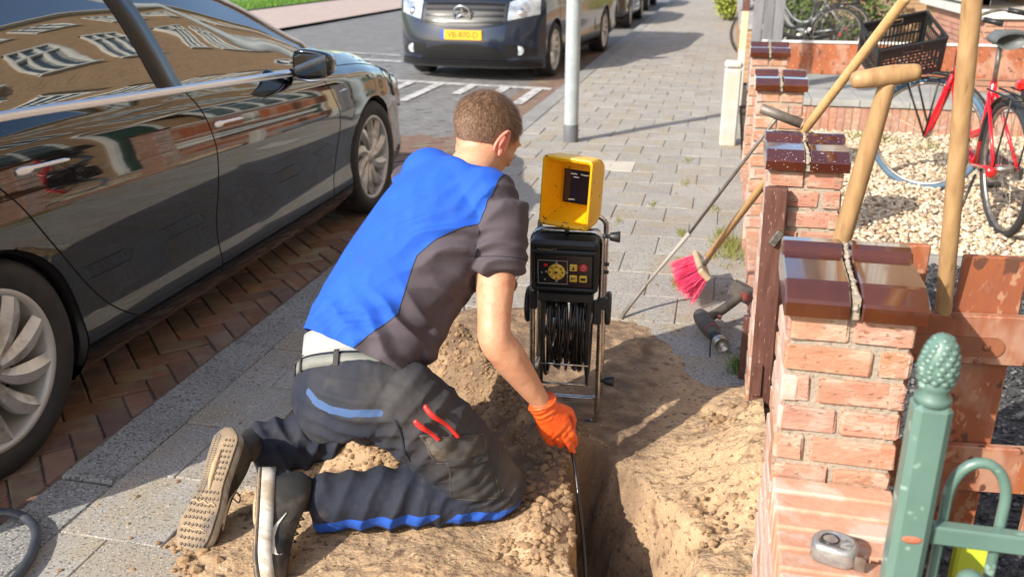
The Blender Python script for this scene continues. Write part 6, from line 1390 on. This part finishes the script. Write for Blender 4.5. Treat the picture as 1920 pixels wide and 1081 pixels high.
# ---- waist: underwear band, belt, loops
M_und = mat('pale grey underwear band', (.50, .49, .47), .8, col2=(.38, .38, .37), cscale=9, cpos=(.45, .55), bump=.4, bscale=200, bdist=.001)
M_belt = mat('grey green belt', (.17, .175, .155), .6, col2=(.24, .24, .22), cscale=12, bump=.5, bscale=220, bdist=.0015)
tA = (J['C1'] - J['C0']).normalized(); lA = (HLAT - tA * HLAT.dot(tA)).normalized(); qA = tA.cross(lA)
def band(c, ra, rb, h0, h1, th, name, m, tilt=0., n=72, flare=0.):
    b = MB(); v = []
    for j in range(n):
        a = 2 * math.pi * j / n; d_ = lA * ra * math.cos(a) + qA * rb * math.sin(a); dn_ = d_.normalized(); wob = .003 * math.sin(3 * a + 1)
        tl = tA * (tilt * math.cos(a))
        for (hh, rr) in ((h0, 0), (h0, th), ((h0 + h1) / 2, th + .001), (h1, th + flare), (h1, flare)): v.append(c + d_ + dn_ * (rr + wob) + tA * hh + tl)
    f = [(j * 5 + k, ((j + 1) % n) * 5 + k, ((j + 1) % n) * 5 + k + 1, j * 5 + k + 1) for j in range(n) for k in range(4)]
    b.add(v, f, True); return mbuild(b, name, m)
WC = J['C0'].lerp(J['C1'], .56) + V_((0, .002, .0))
band(WC, .158, .120, -.026, .020, .006, 'waistband', M_tr, 0.0)
band(WC, .160, .122, -.015, .013, .0085, 'belt', M_belt, 0.0)
band(WC + tA * .012, .150, .111, .0, .074, .006, 'underwear_band', M_und, 0.0)
for a in (R(-38), R(-78), R(-120), R(10), R(-155)):
    d_ = lA * .160 * math.cos(a) + qA * .125 * math.sin(a); dn_ = d_.normalized(); tt_ = tA.cross(dn_); b = MB(); v = []
    for (hh, oo) in ((-.026, .006), (-.018, .013), (.018, .013), (.024, .006)):
        for s_ in (-.0065, .0065): v.append(WC + d_ + dn_ * oo + tA * hh + tt_ * s_)
    b.add(v, [(0, 1, 3, 2), (2, 3, 5, 4), (4, 5, 7, 6)], False); o = mbuild(b, 'belt_loop', M_pktd); so_ = o.modifiers.new('s', 'SOLIDIFY'); so_.thickness = .002

# ---- shoes
M_up = mat('black mesh upper', (.016, .018, .020), .75, bump=.5, bscale=330, bdist=.001, col2=(.035, .034, .033), cscale=14, stain=(.09, .075, .06), stscale=9); M_mid = mat('dirty white midsole', (.58, .56, .51), .6, col2=(.42, .39, .33), cscale=16, bump=.4, bscale=60, bdist=.002, stretch=(1, 3, 1), stain=(.34, .28, .2), stscale=10)
M_sole = mat('sandy rubber sole', (.25, .19, .13), .9, col2=(.34, .24, .15), cscale=9, cdetail=7, bump=.8, bscale=90, bdist=.003, stain=(.14, .12, .10), stscale=9); M_swo = mat('pale shoe mark', (.66, .62, .54), .6)
M_sole2 = mat('grey lug rubber', (.17, .15, .125), .9, col2=(.27, .2, .13), cscale=14, bump=.6, bscale=120, bdist=.002)
M_caked = mat('caked sand', (.46, .32, .19), .95, bump=.6, bscale=90)
def shoe(heel, toe, soleN, ankle, K=1.15, KH=1.15, mh=.030):
    """local x = width, y = heel to toe, z = away from the sole towards the ankle"""
    heel, toe = V_(heel), V_(toe); yv = (toe - heel).normalized(); zv = -V_(soleN); zv = (zv - yv * zv.dot(yv)).normalized(); xv = yv.cross(zv); M = Matrix((xv, yv, zv)).transposed().to_4x4(); M.translation = heel; L_ = (toe - heel).length
    rt = empty('shoe', (0, 0, 0)); rt.parent = man; rt.location = -ROOT
    half = lambda t, s_: K * (spl([0, .04, .12, .28, .45, .62, .76, .90, .97, 1], [.012, .028, .037, .036, .033 + .003 * s_, .042 + .004 * s_, .049, .041, .024, .004], t))
    ts = np.linspace(0, 1, 34)
    def outline(k=1., dx=0): 
        return [(half(t, 1) * k + .006 * math.sin(t * 3.1) + dx, t) for t in ts] , [(-half(t, -1) * k + .006 * math.sin(t * 3.1) + dx, t) for t in ts]
    toeup = lambda t: .016 * max(0, (t - .70) / .30)**1.8
    def slab(z0, z1, k0, k1, name, m, parent):
        v = []; 
        for (z, k) in ((z0, k0 * .96), (z0 + .003, k0), ((z0 + z1) / 2, (k0 + k1) / 2 * .985), (z1, k1), (z1, k1 * .5)):
            r_, l_ = outline(k); v += [M @ V_((x, t * L_, z + toeup(t))) for x, t in r_] + [M @ V_((x, t * L_, z + toeup(t))) for x, t in l_[::-1]]
        n = 68; f = [(i * n + j, i * n + (j + 1) % n, (i + 1) * n + (j + 1) % n, (i + 1) * n + j) for i in range(4) for j in range(n)]; 
        for (o_, rev) in ((0, 1), (4 * n, 0)):
            for j in range(33): q = (o_ + j, o_ + j + 1, o_ + n - 2 - j, o_ + n - 1 - j); f.append(q[::-1] if rev else q)
        b = MB(); b.add(v, f, True); o = b.build(name, m, parent)
        bm = bmesh.new(); bm.from_mesh(o.data); bmesh.ops.recalc_face_normals(bm, faces=bm.faces); bm.to_mesh(o.data); bm.free(); return o
    slab(.000, .008, 1.0, .985, 'outsole', M_sole, rt); ms_ = slab(.0085, mh, .985, 1.0, 'midsole', M_mid, rt)
    # tread: grooved edge ribs and round lugs
    b = MB(); T0 = lambda t, x, z=0: M @ V_((x + .006 * math.sin(t * 3.1), t * L_, toeup(t) + z))
    for k in range(2):
        for t in np.linspace(.08, .55, 26):
            x = -half(t, -1) * (.80 - .30 * k) ; b.box((0, 0, 0), (.0001, .0001, .0001)) if 0 else None
            c = T0(t, x, -.0012); b.add([c + xv * dx + yv * dy + zv * dz for dx in (-.0045, .0045) for dy in (-.0014, .0014) for dz in (-.0016, .002)], [(0, 1, 3, 2), (4, 6, 7, 5), (0, 4, 5, 1), (2, 3, 7, 6), (0, 2, 6, 4), (1, 5, 7, 3)])
    rs2 = random.Random(4)
    for t in np.arange(.52, .95, .050):
        for x in np.arange(-.04, .041, .0125):
            if abs(x) < half(t, 1) * .82: c = T0(t + rs2.uniform(-.004, .004), x + (.006 if int(t * 20) % 2 else 0), -.001); b.add([c + xv * .0048 * math.cos(a) + yv * .0048 * math.sin(a) + zv * .002 for a in np.linspace(0, 6.283, 9)[:-1]] + [c + xv * .0036 * math.cos(a) + yv * .0036 * math.sin(a) - zv * .0022 for a in np.linspace(0, 6.283, 9)[:-1]], [(j, (j + 1) % 8, 8 + (j + 1) % 8, 8 + j) for j in range(8)] + [tuple(range(8, 16))[::-1]], True)
    for t in np.arange(.10, .42, .045):
        for x in (.006, .018, .030):
            if x < half(t, 1) * .85: c = T0(t, x, -.001); b.add([c + xv * .0045 * math.cos(a) + yv * .0045 * math.sin(a) + zv * .002 for a in np.linspace(0, 6.283, 9)[:-1]] + [c + xv * .003 * math.cos(a) + yv * .003 * math.sin(a) - zv * .0018 for a in np.linspace(0, 6.283, 9)[:-1]], [(j, (j + 1) % 8, 8 + (j + 1) % 8, 8 + j) for j in range(8)] + [tuple(range(8, 16))[::-1]], True)
    b.build('tread', M_sole2, rt)
    b = MB(); pts = [T0(t, x, -.0015) for t, x in ((.18, .0), (.30, -.004), (.42, -.002), (.50, .004))]; b.tube(pts, [.003, .009, .007, .002], 8, up=zv, flat=1.); 
    zz_ = [T0(t, x, -.0018) for t, x in zip([.60, .585, .61, .59, .615, .60, .62], np.linspace(-.040, .044, 7))]; b.tube(zz_, .0024, 6); b.build('sand_in_tread', M_caked, rt); b = MB(); zz_ = [T0(t, x, -.0012) for t, x in zip([.80, .79, .81, .80, .82], np.linspace(-.042, .044, 5))]; b.tube(zz_, .002, 6); b.build('sand_in_tread', M_caked, rt)
    # upper
    b = MB(); hz = lambda t: KH * spl([0, .08, .25, .42, .6, .8, .95, 1], [.085, .105, .102, .086, .072, .062, .050, .040], t); v = []; n = 20; TT = np.linspace(.0, 1, 26)
    for t in TT:
        cx = .006 * math.sin(t * 3.1); w_ = half(t, 0) * .97; h_ = hz(t); z0 = .026 + toeup(t)
        for j in range(n):
            a = math.pi * j / (n - 1); ca, sa = math.cos(a), math.sin(a); v.append(M @ V_((cx + w_ * math.copysign(abs(ca)**.75, ca) * (1 - .25 * sa * (1 - t)), t * L_ + (.012 * (1 - t) if t < .1 else 0), z0 + (h_ - .03) * sa**.85)))
    f = [(i * n + j, i * n + j + 1, (i + 1) * n + j + 1, (i + 1) * n + j) for i in range(25) for j in range(n - 1)] + [tuple(range(n)), tuple(25 * n + j for j in range(n))[::-1]]
    b.add(v, f, True); ell(b, [M @ V_((0, .045, .06)), V_(ankle) * .45 + (M @ V_((0, .045, .08))) * .55, V_(ankle)], [.036, .038, .042], [.040, .042, .044], xv, 18, .3); up = b.build('upper', M_up, rt)
    bm = bmesh.new(); bm.from_mesh(up.data); bmesh.ops.recalc_face_normals(bm, faces=bm.faces); bm.to_mesh(up.data); bm.free()
    for s_ in (-1, 1):                                           # the curved tick on either side
        b = MB(); tk = [(.42, .072, .001), (.52, .050, .004), (.62, .0395, .0075), (.70, .040, .009), (.755, .048, .0065), (.765, .058, .0035), (.75, .066, .001)]; top = []; 
        for (t, z, w_) in tk:
            def sx_(zc): sa = min(1, max(0, (zc - .026 - toeup(t)) / (hz(t) - .03)))**(1 / .85); ca = math.sqrt(max(0, 1 - sa * sa)); return .006 * math.sin(t * 3.1) + s_ * (half(t, 0) * .97 * ca**.75 * (1 - .25 * sa * (1 - t)) + .0016)
            top.append((M @ V_((sx_(z - w_), t * L_, z - w_)), M @ V_((sx_(z + w_), t * L_, z + w_))))
        b.add([p for q in top for p in q], [(2 * i, 2 * i + 1, 2 * i + 3, 2 * i + 2) for i in range(len(top) - 1)], True); b.build('side_mark', M_swo, rt)
    b = MB()
    for t in (.42, .48, .54, .60): z = hz(t) - .002; b.tube([M @ V_((-.018, t * L_, z - .006 + .026 - .026)), M @ V_((.0, (t + .012) * L_, z + .004)), M @ V_((.018, t * L_, z - .006))], .0022, 6)
    b.tube(crv([M @ V_((.0, .42 * L_, .085)), M @ V_((.03, .45 * L_, .095)), M @ V_((.05, .52 * L_, .080)), M @ V_((.035, .50 * L_, .07))]), .0018, 6); b.build('laces', M_dark, rt); return rt
shL_ = shoe((-1.225, 1.905, .230), (-1.235, 1.650, .004), (-.16, -.62, .40), J['aL'] + V_((.0, -.005, .03)))
shR_ = shoe((-1.075, 1.785, .195), (-.985, 1.545, .012), (-.90, -.20, .22), J['aR'] + V_((-.02, .0, .02)), 1.15, 1.3, .042)

# ---- glove: palm and five fingers closing on the cable
M_gl = mat('orange nitrile glove', (.88, .13, .018), .42, col2=(.80, .09, .012), cscale=18, bump=.4, bscale=60, bdist=.002, coat=.15, stain=(.72, .10, .03), stscale=14); 
for n_ in M_gl.node_tree.nodes:
    if n_.type == 'BSDF_PRINCIPLED': n_.inputs['Subsurface Weight'].default_value = .1; n_.inputs['Subsurface Radius'].default_value = (.01, .003, .001)
W0 = J['wR']; hd_ = (J['tip'] - W0).normalized(); pl_ = V_((.90, .40, .10)); pl_ = (pl_ - hd_ * pl_.dot(hd_)).normalized(); pn_ = hd_.cross(pl_).normalized()      # pl: across the palm, pn: out of the palm
GP = lambda a, c, d: W0 + hd_ * a + pl_ * c + pn_ * d
b = MB(); sg = 1 if pn_.y > 0 else -1
ell(b, [GP(-.022, 0, 0), GP(.002, 0, 0), GP(.03, 0, 0), GP(.065, 0, 0), GP(.088, 0, .004 * sg)], [.038, .037, .042, .046, .043], [.035, .032, .024, .020, .016], pl_, 24, .4)
fing = [(.030, (.096, .105), [(.088, .028, 0), (.118, .031, .006), (.146, .028, .020), (.166, .024, .030)], .0108), (.010, 0, [(.090, .010, 0), (.124, .012, .006), (.156, .010, .018), (.182, .010, .028)], .0112), (-.012, 0, [(.088, -.011, 0), (.118, -.012, .010), (.142, -.010, .026), (.152, -.008, .042)], .0108), (-.032, 0, [(.080, -.031, .002), (.104, -.034, .012), (.122, -.031, .026), (.130, -.026, .038)], .0096)]
for c_, _, pts, r_ in fing: ell(b, [GP(a, c, d * sg) for a, c, d in pts], [r_ * 1.12, r_ * 1.05, r_, r_ * .8], [r_ * 1.1, r_, r_ * .95, r_ * .75], pl_, 14, .9)
ell(b, [GP(.022, .030, .006 * sg), GP(.055, .050, .020 * sg), GP(.092, .050, .036 * sg), GP(.128, .034, .042 * sg)], [.016, .0145, .0125, .0095], [.017, .014, .012, .009], pl_, 14, .9)
gl = mbuild(b, 'glove', M_gl); remesh(gl, .0024, 2)
P = getv(gl); N_ = getn(gl); al_ = (P - np.array(W0)) @ np.array(hd_); cr = (P - np.array(W0)) @ np.array(pl_)
setv(gl, P + N_ * (.0022 * np.sin(al_ * 330 + 18 * cr + 2 * fbm(P * 30, 2)) * np.exp(-((al_ + .004) / .022)**2) + .0022 * fbm(P * 60, 3) + .0014 * np.sin(al_ * 260 + cr * 120) * np.exp(-((al_ - .095) / .02)**2))[:, None])
b = MB(); cu_ = [GP(-.020 + .004 * math.sin(2 * a), .0385 * math.cos(a), .035 * math.sin(a)) for a in np.linspace(0, 6.283, 30)[:-1]]; b.tube(cu_, .0036, 8, closed=True); mbuild(b, 'glove_cuff', M_gl)

# ---- pockets and pliers on the right thigh
def uv_patch(o, poly, off, name, m, org, U0, V0, N0, mind=.0):
    def test(Pv, Nv):
        uu = (Pv - org) @ U0; vv = (Pv - org) @ V0; return (poly_dist(uu, vv, poly) > 0) & ((Nv @ N0) > .15) & ((Pv - org) @ N0 > mind)
    return patch_of(o, test, off, name, m)
CV = np.array([-.21, .912, -.351]); Nn = -CV; Ux = np.array([.974, .225, 0.]); Vx = np.array([-.079, .342, .936]); OP = np.array(J['hR'])
from mathutils.bvhtree import BVHTree
bvh = BVHTree.FromPolygons([V_(p) for p in getv(tro)], [tuple(q.vertices) for q in tro.data.polygons])
def on_thigh(u, v, off=.0):
    """point on the trouser cloth met when coming in from outside at pocket coordinates u, v"""
    o = V_(OP + Ux * u + Vx * v + Nn * .4); h = bvh.ray_cast(o, V_(CV)); return (h[0] + V_(Nn) * off) if h[0] else V_(OP + Ux * u + Vx * v + Nn * .1)
PA = [(.055, -.083), (.10, -.090), (.152, -.086), (.200, -.098), (.222, -.150), (.150, -.172), (.09, -.150)]
PB = [(.125, -.150), (.215, -.135), (.262, -.262), (.18, -.282)]
def cloth_quad(c, off, name, m, nu=22, nv=18, bulge=.006):
    """a pocket panel laid on the thigh between four corners, its edge turned under"""
    v = []; c = [np.array(q) for q in c]
    for i in range(nu + 1):
        for j in range(nv + 1):
            s_, t_ = i / nu, j / nv; q = (c[0] * (1 - s_) + c[1] * s_) * (1 - t_) + (c[3] * (1 - s_) + c[2] * s_) * t_; q = q + np.array([.0018 * math.sin(9 * t_ + 2), .0018 * math.sin(8 * s_)]); ed = min(i, j, nu - i, nv - j); o_ = -.002 if ed == 0 else off + bulge * math.sin(math.pi * s_) * math.sin(math.pi * t_) * (1 + .35 * math.sin(14 * s_ + 5 * t_)); v.append(on_thigh(q[0], q[1], o_))
    b = MB(); b.add(v, [(i * (nv + 1) + j, i * (nv + 1) + j + 1, (i + 1) * (nv + 1) + j + 1, (i + 1) * (nv + 1) + j) for i in range(nu) for j in range(nv)], True); return mbuild(b, name, m)
cloth_quad([(.118, -.275), (.250, -.270), (.222, -.130), (.118, -.145)], .0045, 'cargo_pocket', M_pktd)
cloth_quad([(.088, -.158), (.222, -.160), (.205, -.096), (.052, -.080)], .0085, 'tool_pocket', M_pkt, bulge=.008)
cloth_quad([(.118, -.172), (.228, -.166), (.220, -.140), (.105, -.146)], .0115, 'pocket_flap', M_pktd, nv=8, bulge=.003)
cloth_quad([(.020, -.162), (.028, -.160), (.006, -.040), (-.002, -.038)], .0022, 'pocket_seam', M_tr, nu=6, bulge=.001)
M_pl = mat('red rubber grip', (.80, .035, .03), .38, col2=(.7, .02, .02), cscale=20)
pz = empty('pliers', on_thigh(.10, -.09), 0, 'pliers with red handles sticking out of the trouser pocket', 'pliers'); P0 = pz.location.copy()
for pts in ([(.047, -.042, .022), (.052, -.050, .024), (.066, -.062, .023), (.084, -.077, .020), (.100, -.094, .014)], [(.070, -.008, .024), (.074, -.018, .027), (.092, -.036, .027), (.120, -.060, .024), (.145, -.092, .015)]):
    q = MB(); C = crv([on_thigh(u_, v__, o_) for u_, v__, o_ in pts]); n_ = len(C); q.tube(C, [.0035] + [.0052 + .0022 * math.sin(math.pi * min(1, i / n_ * 1.4)) for i in range(1, n_)], 10, flat=.85); o = q.build('handle', M_pl, pz); o.location = -P0
q = MB(); q.tube([on_thigh(.105, -.092, .006), on_thigh(.125, -.115, .003), on_thigh(.14, -.14, .002)], [.008, .009, .006], 8, flat=.4); o = q.build('jaws', M_steel, pz); o.location = -P0
# stitching on pockets
b = MB()
for poly, o_ in (([(.088, -.158), (.222, -.160), (.205, -.096), (.052, -.080)], .0125), ([(.118, -.275), (.250, -.270), (.222, -.130), (.118, -.145)], .0075)):
    for (a, c) in zip(poly, poly[1:] + poly[:1]):
        m_ = ((a[0] + c[0]) / 2, (a[1] + c[1]) / 2); cen = (sum(p[0] for p in poly) / len(poly), sum(p[1] for p in poly) / len(poly)); sh_ = lambda p: (p[0] * .93 + cen[0] * .07, p[1] * .93 + cen[1] * .07)
        pa, pc_ = sh_(a), sh_(c); b.tube([on_thigh(pa[0] + (pc_[0] - pa[0]) * t, pa[1] + (pc_[1] - pa[1]) * t, o_ - .001) for t in np.linspace(0, 1, 14)], .0008, 4)
mbuild(b, 'stitching', mat('stitching', (.09, .08, .07), .9))
# ------------------------------------------------------------------ bicycles
M_bred = mat('red bicycle enamel', (.66, .008, .022), .22, coat=.8); M_bblk = mat('dark bicycle enamel', (.03, .03, .032), .3, coat=.5); M_bgry = mat('grey bicycle enamel', (.32, .33, .34), .35, metal=.4)
M_tyreb = mat('blue grey tyre', (.10, .19, .28), .7, col2=(.07, .12, .18), cscale=12); M_sad = mat('grey saddle', (.11, .12, .12), .5); M_crate = mat('black crate plastic', (.018, .018, .019), .42, bump=.1)
def bwheel(rt, c, tyre_m, r=.345, spokes=28):
    w_ = empty('wheel', c); w_.parent = rt
    b = MB(); b.tube([(0, r * math.cos(a), r * math.sin(a)) for a in np.linspace(0, 6.283, 49)[:-1]], .020, 10, closed=True); b.build('tyre', tyre_m, w_)
    b = MB(); rr = r - .022; b.tube([(0, rr * math.cos(a), rr * math.sin(a)) for a in np.linspace(0, 6.283, 49)[:-1]], .011, 8, closed=True); b.build('rim', M_steel, w_)
    b = MB(); b.tube([(-.05, 0, 0), (-.03, 0, 0), (.03, 0, 0), (.05, 0, 0)], [.01, .022, .022, .01], 12); b.build('hub', M_steel, w_)
    b = MB()
    for k in range(spokes): a = 6.283 * k / spokes; s_ = .026 * (1 if k % 2 else -1); a2 = a + (.5 if (k // 2) % 2 else -.5); b.tube([(s_, .02 * math.cos(a2), .02 * math.sin(a2)), (0, rr * math.cos(a), rr * math.sin(a))], .0011, 4, cap=False)
    b.build('spokes', M_steel, w_); return w_
def bicycle(loc, rz, tilt, fm, tyre_r, tyre_f, label, group=None, crate=False, detail=True, steer=0.):
    """local y forwards, origin at the ground under the rear wheel"""
    rt = empty('bicycle', loc, rz, label, 'bicycle', group); rt.rotation_euler = (0, tilt, rz); r = .345; FY = 1.10
    bwheel(rt, (0, 0, r + .02), tyre_r); hb = r + .02
    FM = Matrix.Translation((0, .95, 0)) @ Matrix.Rotation(steer, 4, 'Z') @ Matrix.Translation((0, -.95, 0)); FR = lambda o: setattr(o, 'matrix_local', FM)
    fwheel = bwheel(rt, (0, FY, r + .02), tyre_f); fwheel.matrix_local = FM @ Matrix.Translation((0, FY, r + .02))
    T = lambda nm, pts, rd, m=fm, n=12: (lambda q: q.build(nm, m, rt))(MB().tube(crv(pts, 6) if len(pts) > 2 else pts, rd, n))
    BB = (0, .46, .30); HT = (0, .93, .90); HB_ = (0, .965, .72); ST = (0, .29, .78)
    T('down_tube', [HB_, (0, .86, .52), (0, .72, .36), BB], .030); T('upper_tube', [(0, .95, .80), (0, .80, .56), (0, .62, .44), (0, .385, .50)], .022); T('seat_tube', [BB, ST], .019); T('head_tube', [HB_, HT], .022)
    for s_ in (-1, 1):
        T('chain_stay', [(s_ * .03, .42, .30), (s_ * .055, 0, hb)], .010); T('seat_stay', [(s_ * .02, .30, .72), (s_ * .058, 0, hb)], .0095)
        FR(T('fork_blade', [(s_ * .03, .965, .74), (s_ * .050, 1.0, .64), (s_ * .052, FY, hb)], .015))
    T('seat_post', [ST, (0, .25, .98)], .013, M_steel)
    b = MB(); pr = [(-.15, .075, .0), (-.13, .095, .015), (-.06, .10, .018), (.02, .06, .010), (.10, .026, .006), (.13, .012, 0)]; v = []
    for (y, w_, z) in pr:
        for a in np.linspace(0, 6.283, 17)[:-1]: v.append((w_ * math.cos(a), .23 + y, .015 + 1.0 + z + .034 * math.sin(a) * (1 if math.sin(a) > 0 else 1.3)))
    b.add(v, [(i * 16 + j, i * 16 + (j + 1) % 16, (i + 1) * 16 + (j + 1) % 16, (i + 1) * 16 + j) for i in range(5) for j in range(16)] + [tuple(range(16)), tuple(80 + j for j in range(16))], True); b.build('saddle', M_sad, rt)
    FR(T('stem', [HT, (0, .90, 1.03)], .014, M_steel)); FR(T('handlebar', [(-.30, .66, 1.06), (-.27, .80, 1.09), (-.10, .91, 1.06), (0, .90, 1.04), (.10, .91, 1.06), (.27, .80, 1.09), (.30, .66, 1.06)], .011, M_steel))
    for s_ in (-1, 1): FR(T('grip', [(s_ * .30, .66, 1.06), (s_ * .29, .76, 1.085)], .016, M_dark))
    for (yc_, a0, a1, nm) in ((0, .2, 2.9, 'rear_mudguard'), (FY, .5, 3.0, 'front_mudguard')):
        b = MB(); rr = r + .042; A = np.linspace(a0, a1, 22); v = []
        for a in A:
            for (dx, dr) in ((-.028, -.010), (0, 0), (.028, -.010)): v.append((dx, yc_ + (rr + dr) * math.cos(a), hb + (rr + dr) * math.sin(a)))
        b.add(v, [(i * 3 + j, i * 3 + j + 1, i * 3 + j + 4, i * 3 + j + 3) for i in range(21) for j in range(2)], True); o = b.build(nm, M_bblk if yc_ == 0 else M_bblk, rt); so_ = o.modifiers.new('s', 'SOLIDIFY'); so_.thickness = .003
        if yc_: FR(o)
    b = MB(); b.tube([(s_ * .06, y, .76) for s_, y in ((-1, .2), (-1, -.22), (1, -.22), (1, .2))], .006, 8); b.tube([(0, .2, .76), (0, -.22, .76)], .006, 8)
    for s_ in (-1, 1): b.tube([(s_ * .06, -.16, .76), (s_ * .062, 0, hb)], .005, 6)
    b.build('rear_rack', M_dark, rt)
    b = MB(); b.box((0, -.25, .84), (.15, .05, .055), bev=.014); b.build('rear_light', M_red, rt); b = MB(); b.box((0, -.235, .785), (.08, .08, .06), bev=.02); b.build('light_bracket', M_dark, rt)
    b = MB(); b.lathe([(0, -.012), (.026, -.010), (.030, 0), (.026, .004)], 18, (-.075, -.02, hb - .01), 'y'); b.build('round_reflector', M_red, rt)
    b = MB(); b.lathe([(.015, -.006), (.085, -.004), (.088, .004), (.015, .006)], 26, (.05, .46, .30), 'x'); b.tube([(.05, .46, .30), (.065, .50, .16)], .008, 8); b.tube([(-.05, .46, .30), (-.065, .42, .44)], .008, 8); b.build('crank', M_steel, rt)
    for s_, y, z in ((1, .50, .15), (-1, .42, .45)): q = MB(); q.box((s_ * .11, y, z), (.09, .065, .02), bev=.004); q.build('pedal', M_dark, rt)
    T('kickstand', [(-.05, .30, .27), (-.16, .22, .02)], .008, M_dark); b = MB(); b.box((.075, .23, .335), (.02, .5, .07), bev=.008); b.build('chain_guard', M_bblk, rt)
    if crate:
        FR(T('front_carrier', [(-.12, .98, .735), (-.12, 1.30, .735), (.12, 1.30, .735), (.12, .98, .735)], .007, M_dark))
        for s_ in (-1, 1): FR(T('carrier_stay', [(s_ * .10, 1.22, .735), (s_ * .06, FY, hb)], .0065, M_dark)); FR(T('carrier_stay', [(s_ * .10, 1.02, .735), (s_ * .06, FY, hb)], .0065, M_dark))
    return rt
# local frame of the red bicycle: seen from behind left, steering towards the street
BL, BRZ = V_((1.53, 5.14, -.01)), R(4)
bk = bicycle(BL, BRZ, R(-5), M_bred, M_rubber, M_tyreb, 'red step-through bicycle standing on the pebbles with a black crate on its front', None, True, steer=R(60))
# black crate on the front carrier: an open slatted box
def crate(loc, rot):
    rt = empty('crate', loc, 0, 'black slatted plastic crate carried on the front of the red bicycle', 'crate'); rt.rotation_euler = rot; W, D, H = .40, .30, .235; t = .006
    def wall(nm, M, w_):
        b = MB()
        def bx(x0, x1, z0, z1, d=t): b.add([M @ V_((x, y, z)) for z in (z0, z1) for (x, y) in ((x0, -d / 2), (x1, -d / 2), (x1, d / 2), (x0, d / 2))], [(3, 2, 1, 0), (4, 5, 6, 7), (0, 1, 5, 4), (1, 2, 6, 5), (2, 3, 7, 6), (3, 0, 4, 7)])
        h = w_ / 2; bx(-h, h, 0, .022); bx(-h, h, H - .016, H, t * 2.4); bx(-h, -h + .022, .0221, H - .0161); bx(h - .022, h, .0221, H - .0161); bx(-h + .0221, h - .0221, .092, .104)
        hh = .060; bx(-h + .0221, -hh, H - .055, H - .0162); bx(hh, h - .0221, H - .055, H - .0162); bx(-h + .0221, h - .0221, H - .072, H - .0551); n = int((w_ - .05) / .021)
        for i in range(n):
            x = -h + .03 + (w_ - .06) * i / (n - 1); bx(x - .0035, x + .0035, .0222, .0919, t * .8); bx(x - .0035, x + .0035, .1041, H - .0721, t * .8)
        bx(-.055, .055, H - .050, H - .030, t * .5) if w_ > .35 else None
        b.build(nm, M_crate, rt)
    TR = lambda x, y, a: Matrix.Translation((x, y, 0)) @ Matrix.Rotation(R(a), 4, 'Z')
    wall('long_side', TR(0, -D / 2, 0), W); wall('long_side', TR(0, D / 2, 0), W); wall('short_side', TR(-W / 2, 0, 90), D - .012); wall('short_side', TR(W / 2, 0, 90), D - .012)
    b = MB()
    for i in range(9): b.box((0, -D / 2 + .03 + i * (D - .06) / 8, .006), (W - .02, .008, .008))
    for i in range(11): b.box((-W / 2 + .03 + i * (W - .06) / 10, 0, .0062), (.008, D - .02, .0078))
    b.build('base_grid', M_crate, rt); return rt

crate((1.05, 6.08, .785), (R(27), R(-11), R(14)))
# bicycles parked farther back by the grey fence
for (x, y, rz, lb) in ((.95, 13.6, 98, 'nearer dark bicycle parked beside the grey fence in the background'), (1.15, 14.6, 84, 'rear grey bicycle parked beside the grey fence in the background')):
    bicycle((x + .55, y, 0), R(rz), R(4), M_bblk if y < 14 else M_bgry, M_rubber, M_rubber, lb, 'bicycles parked by the grey fence')
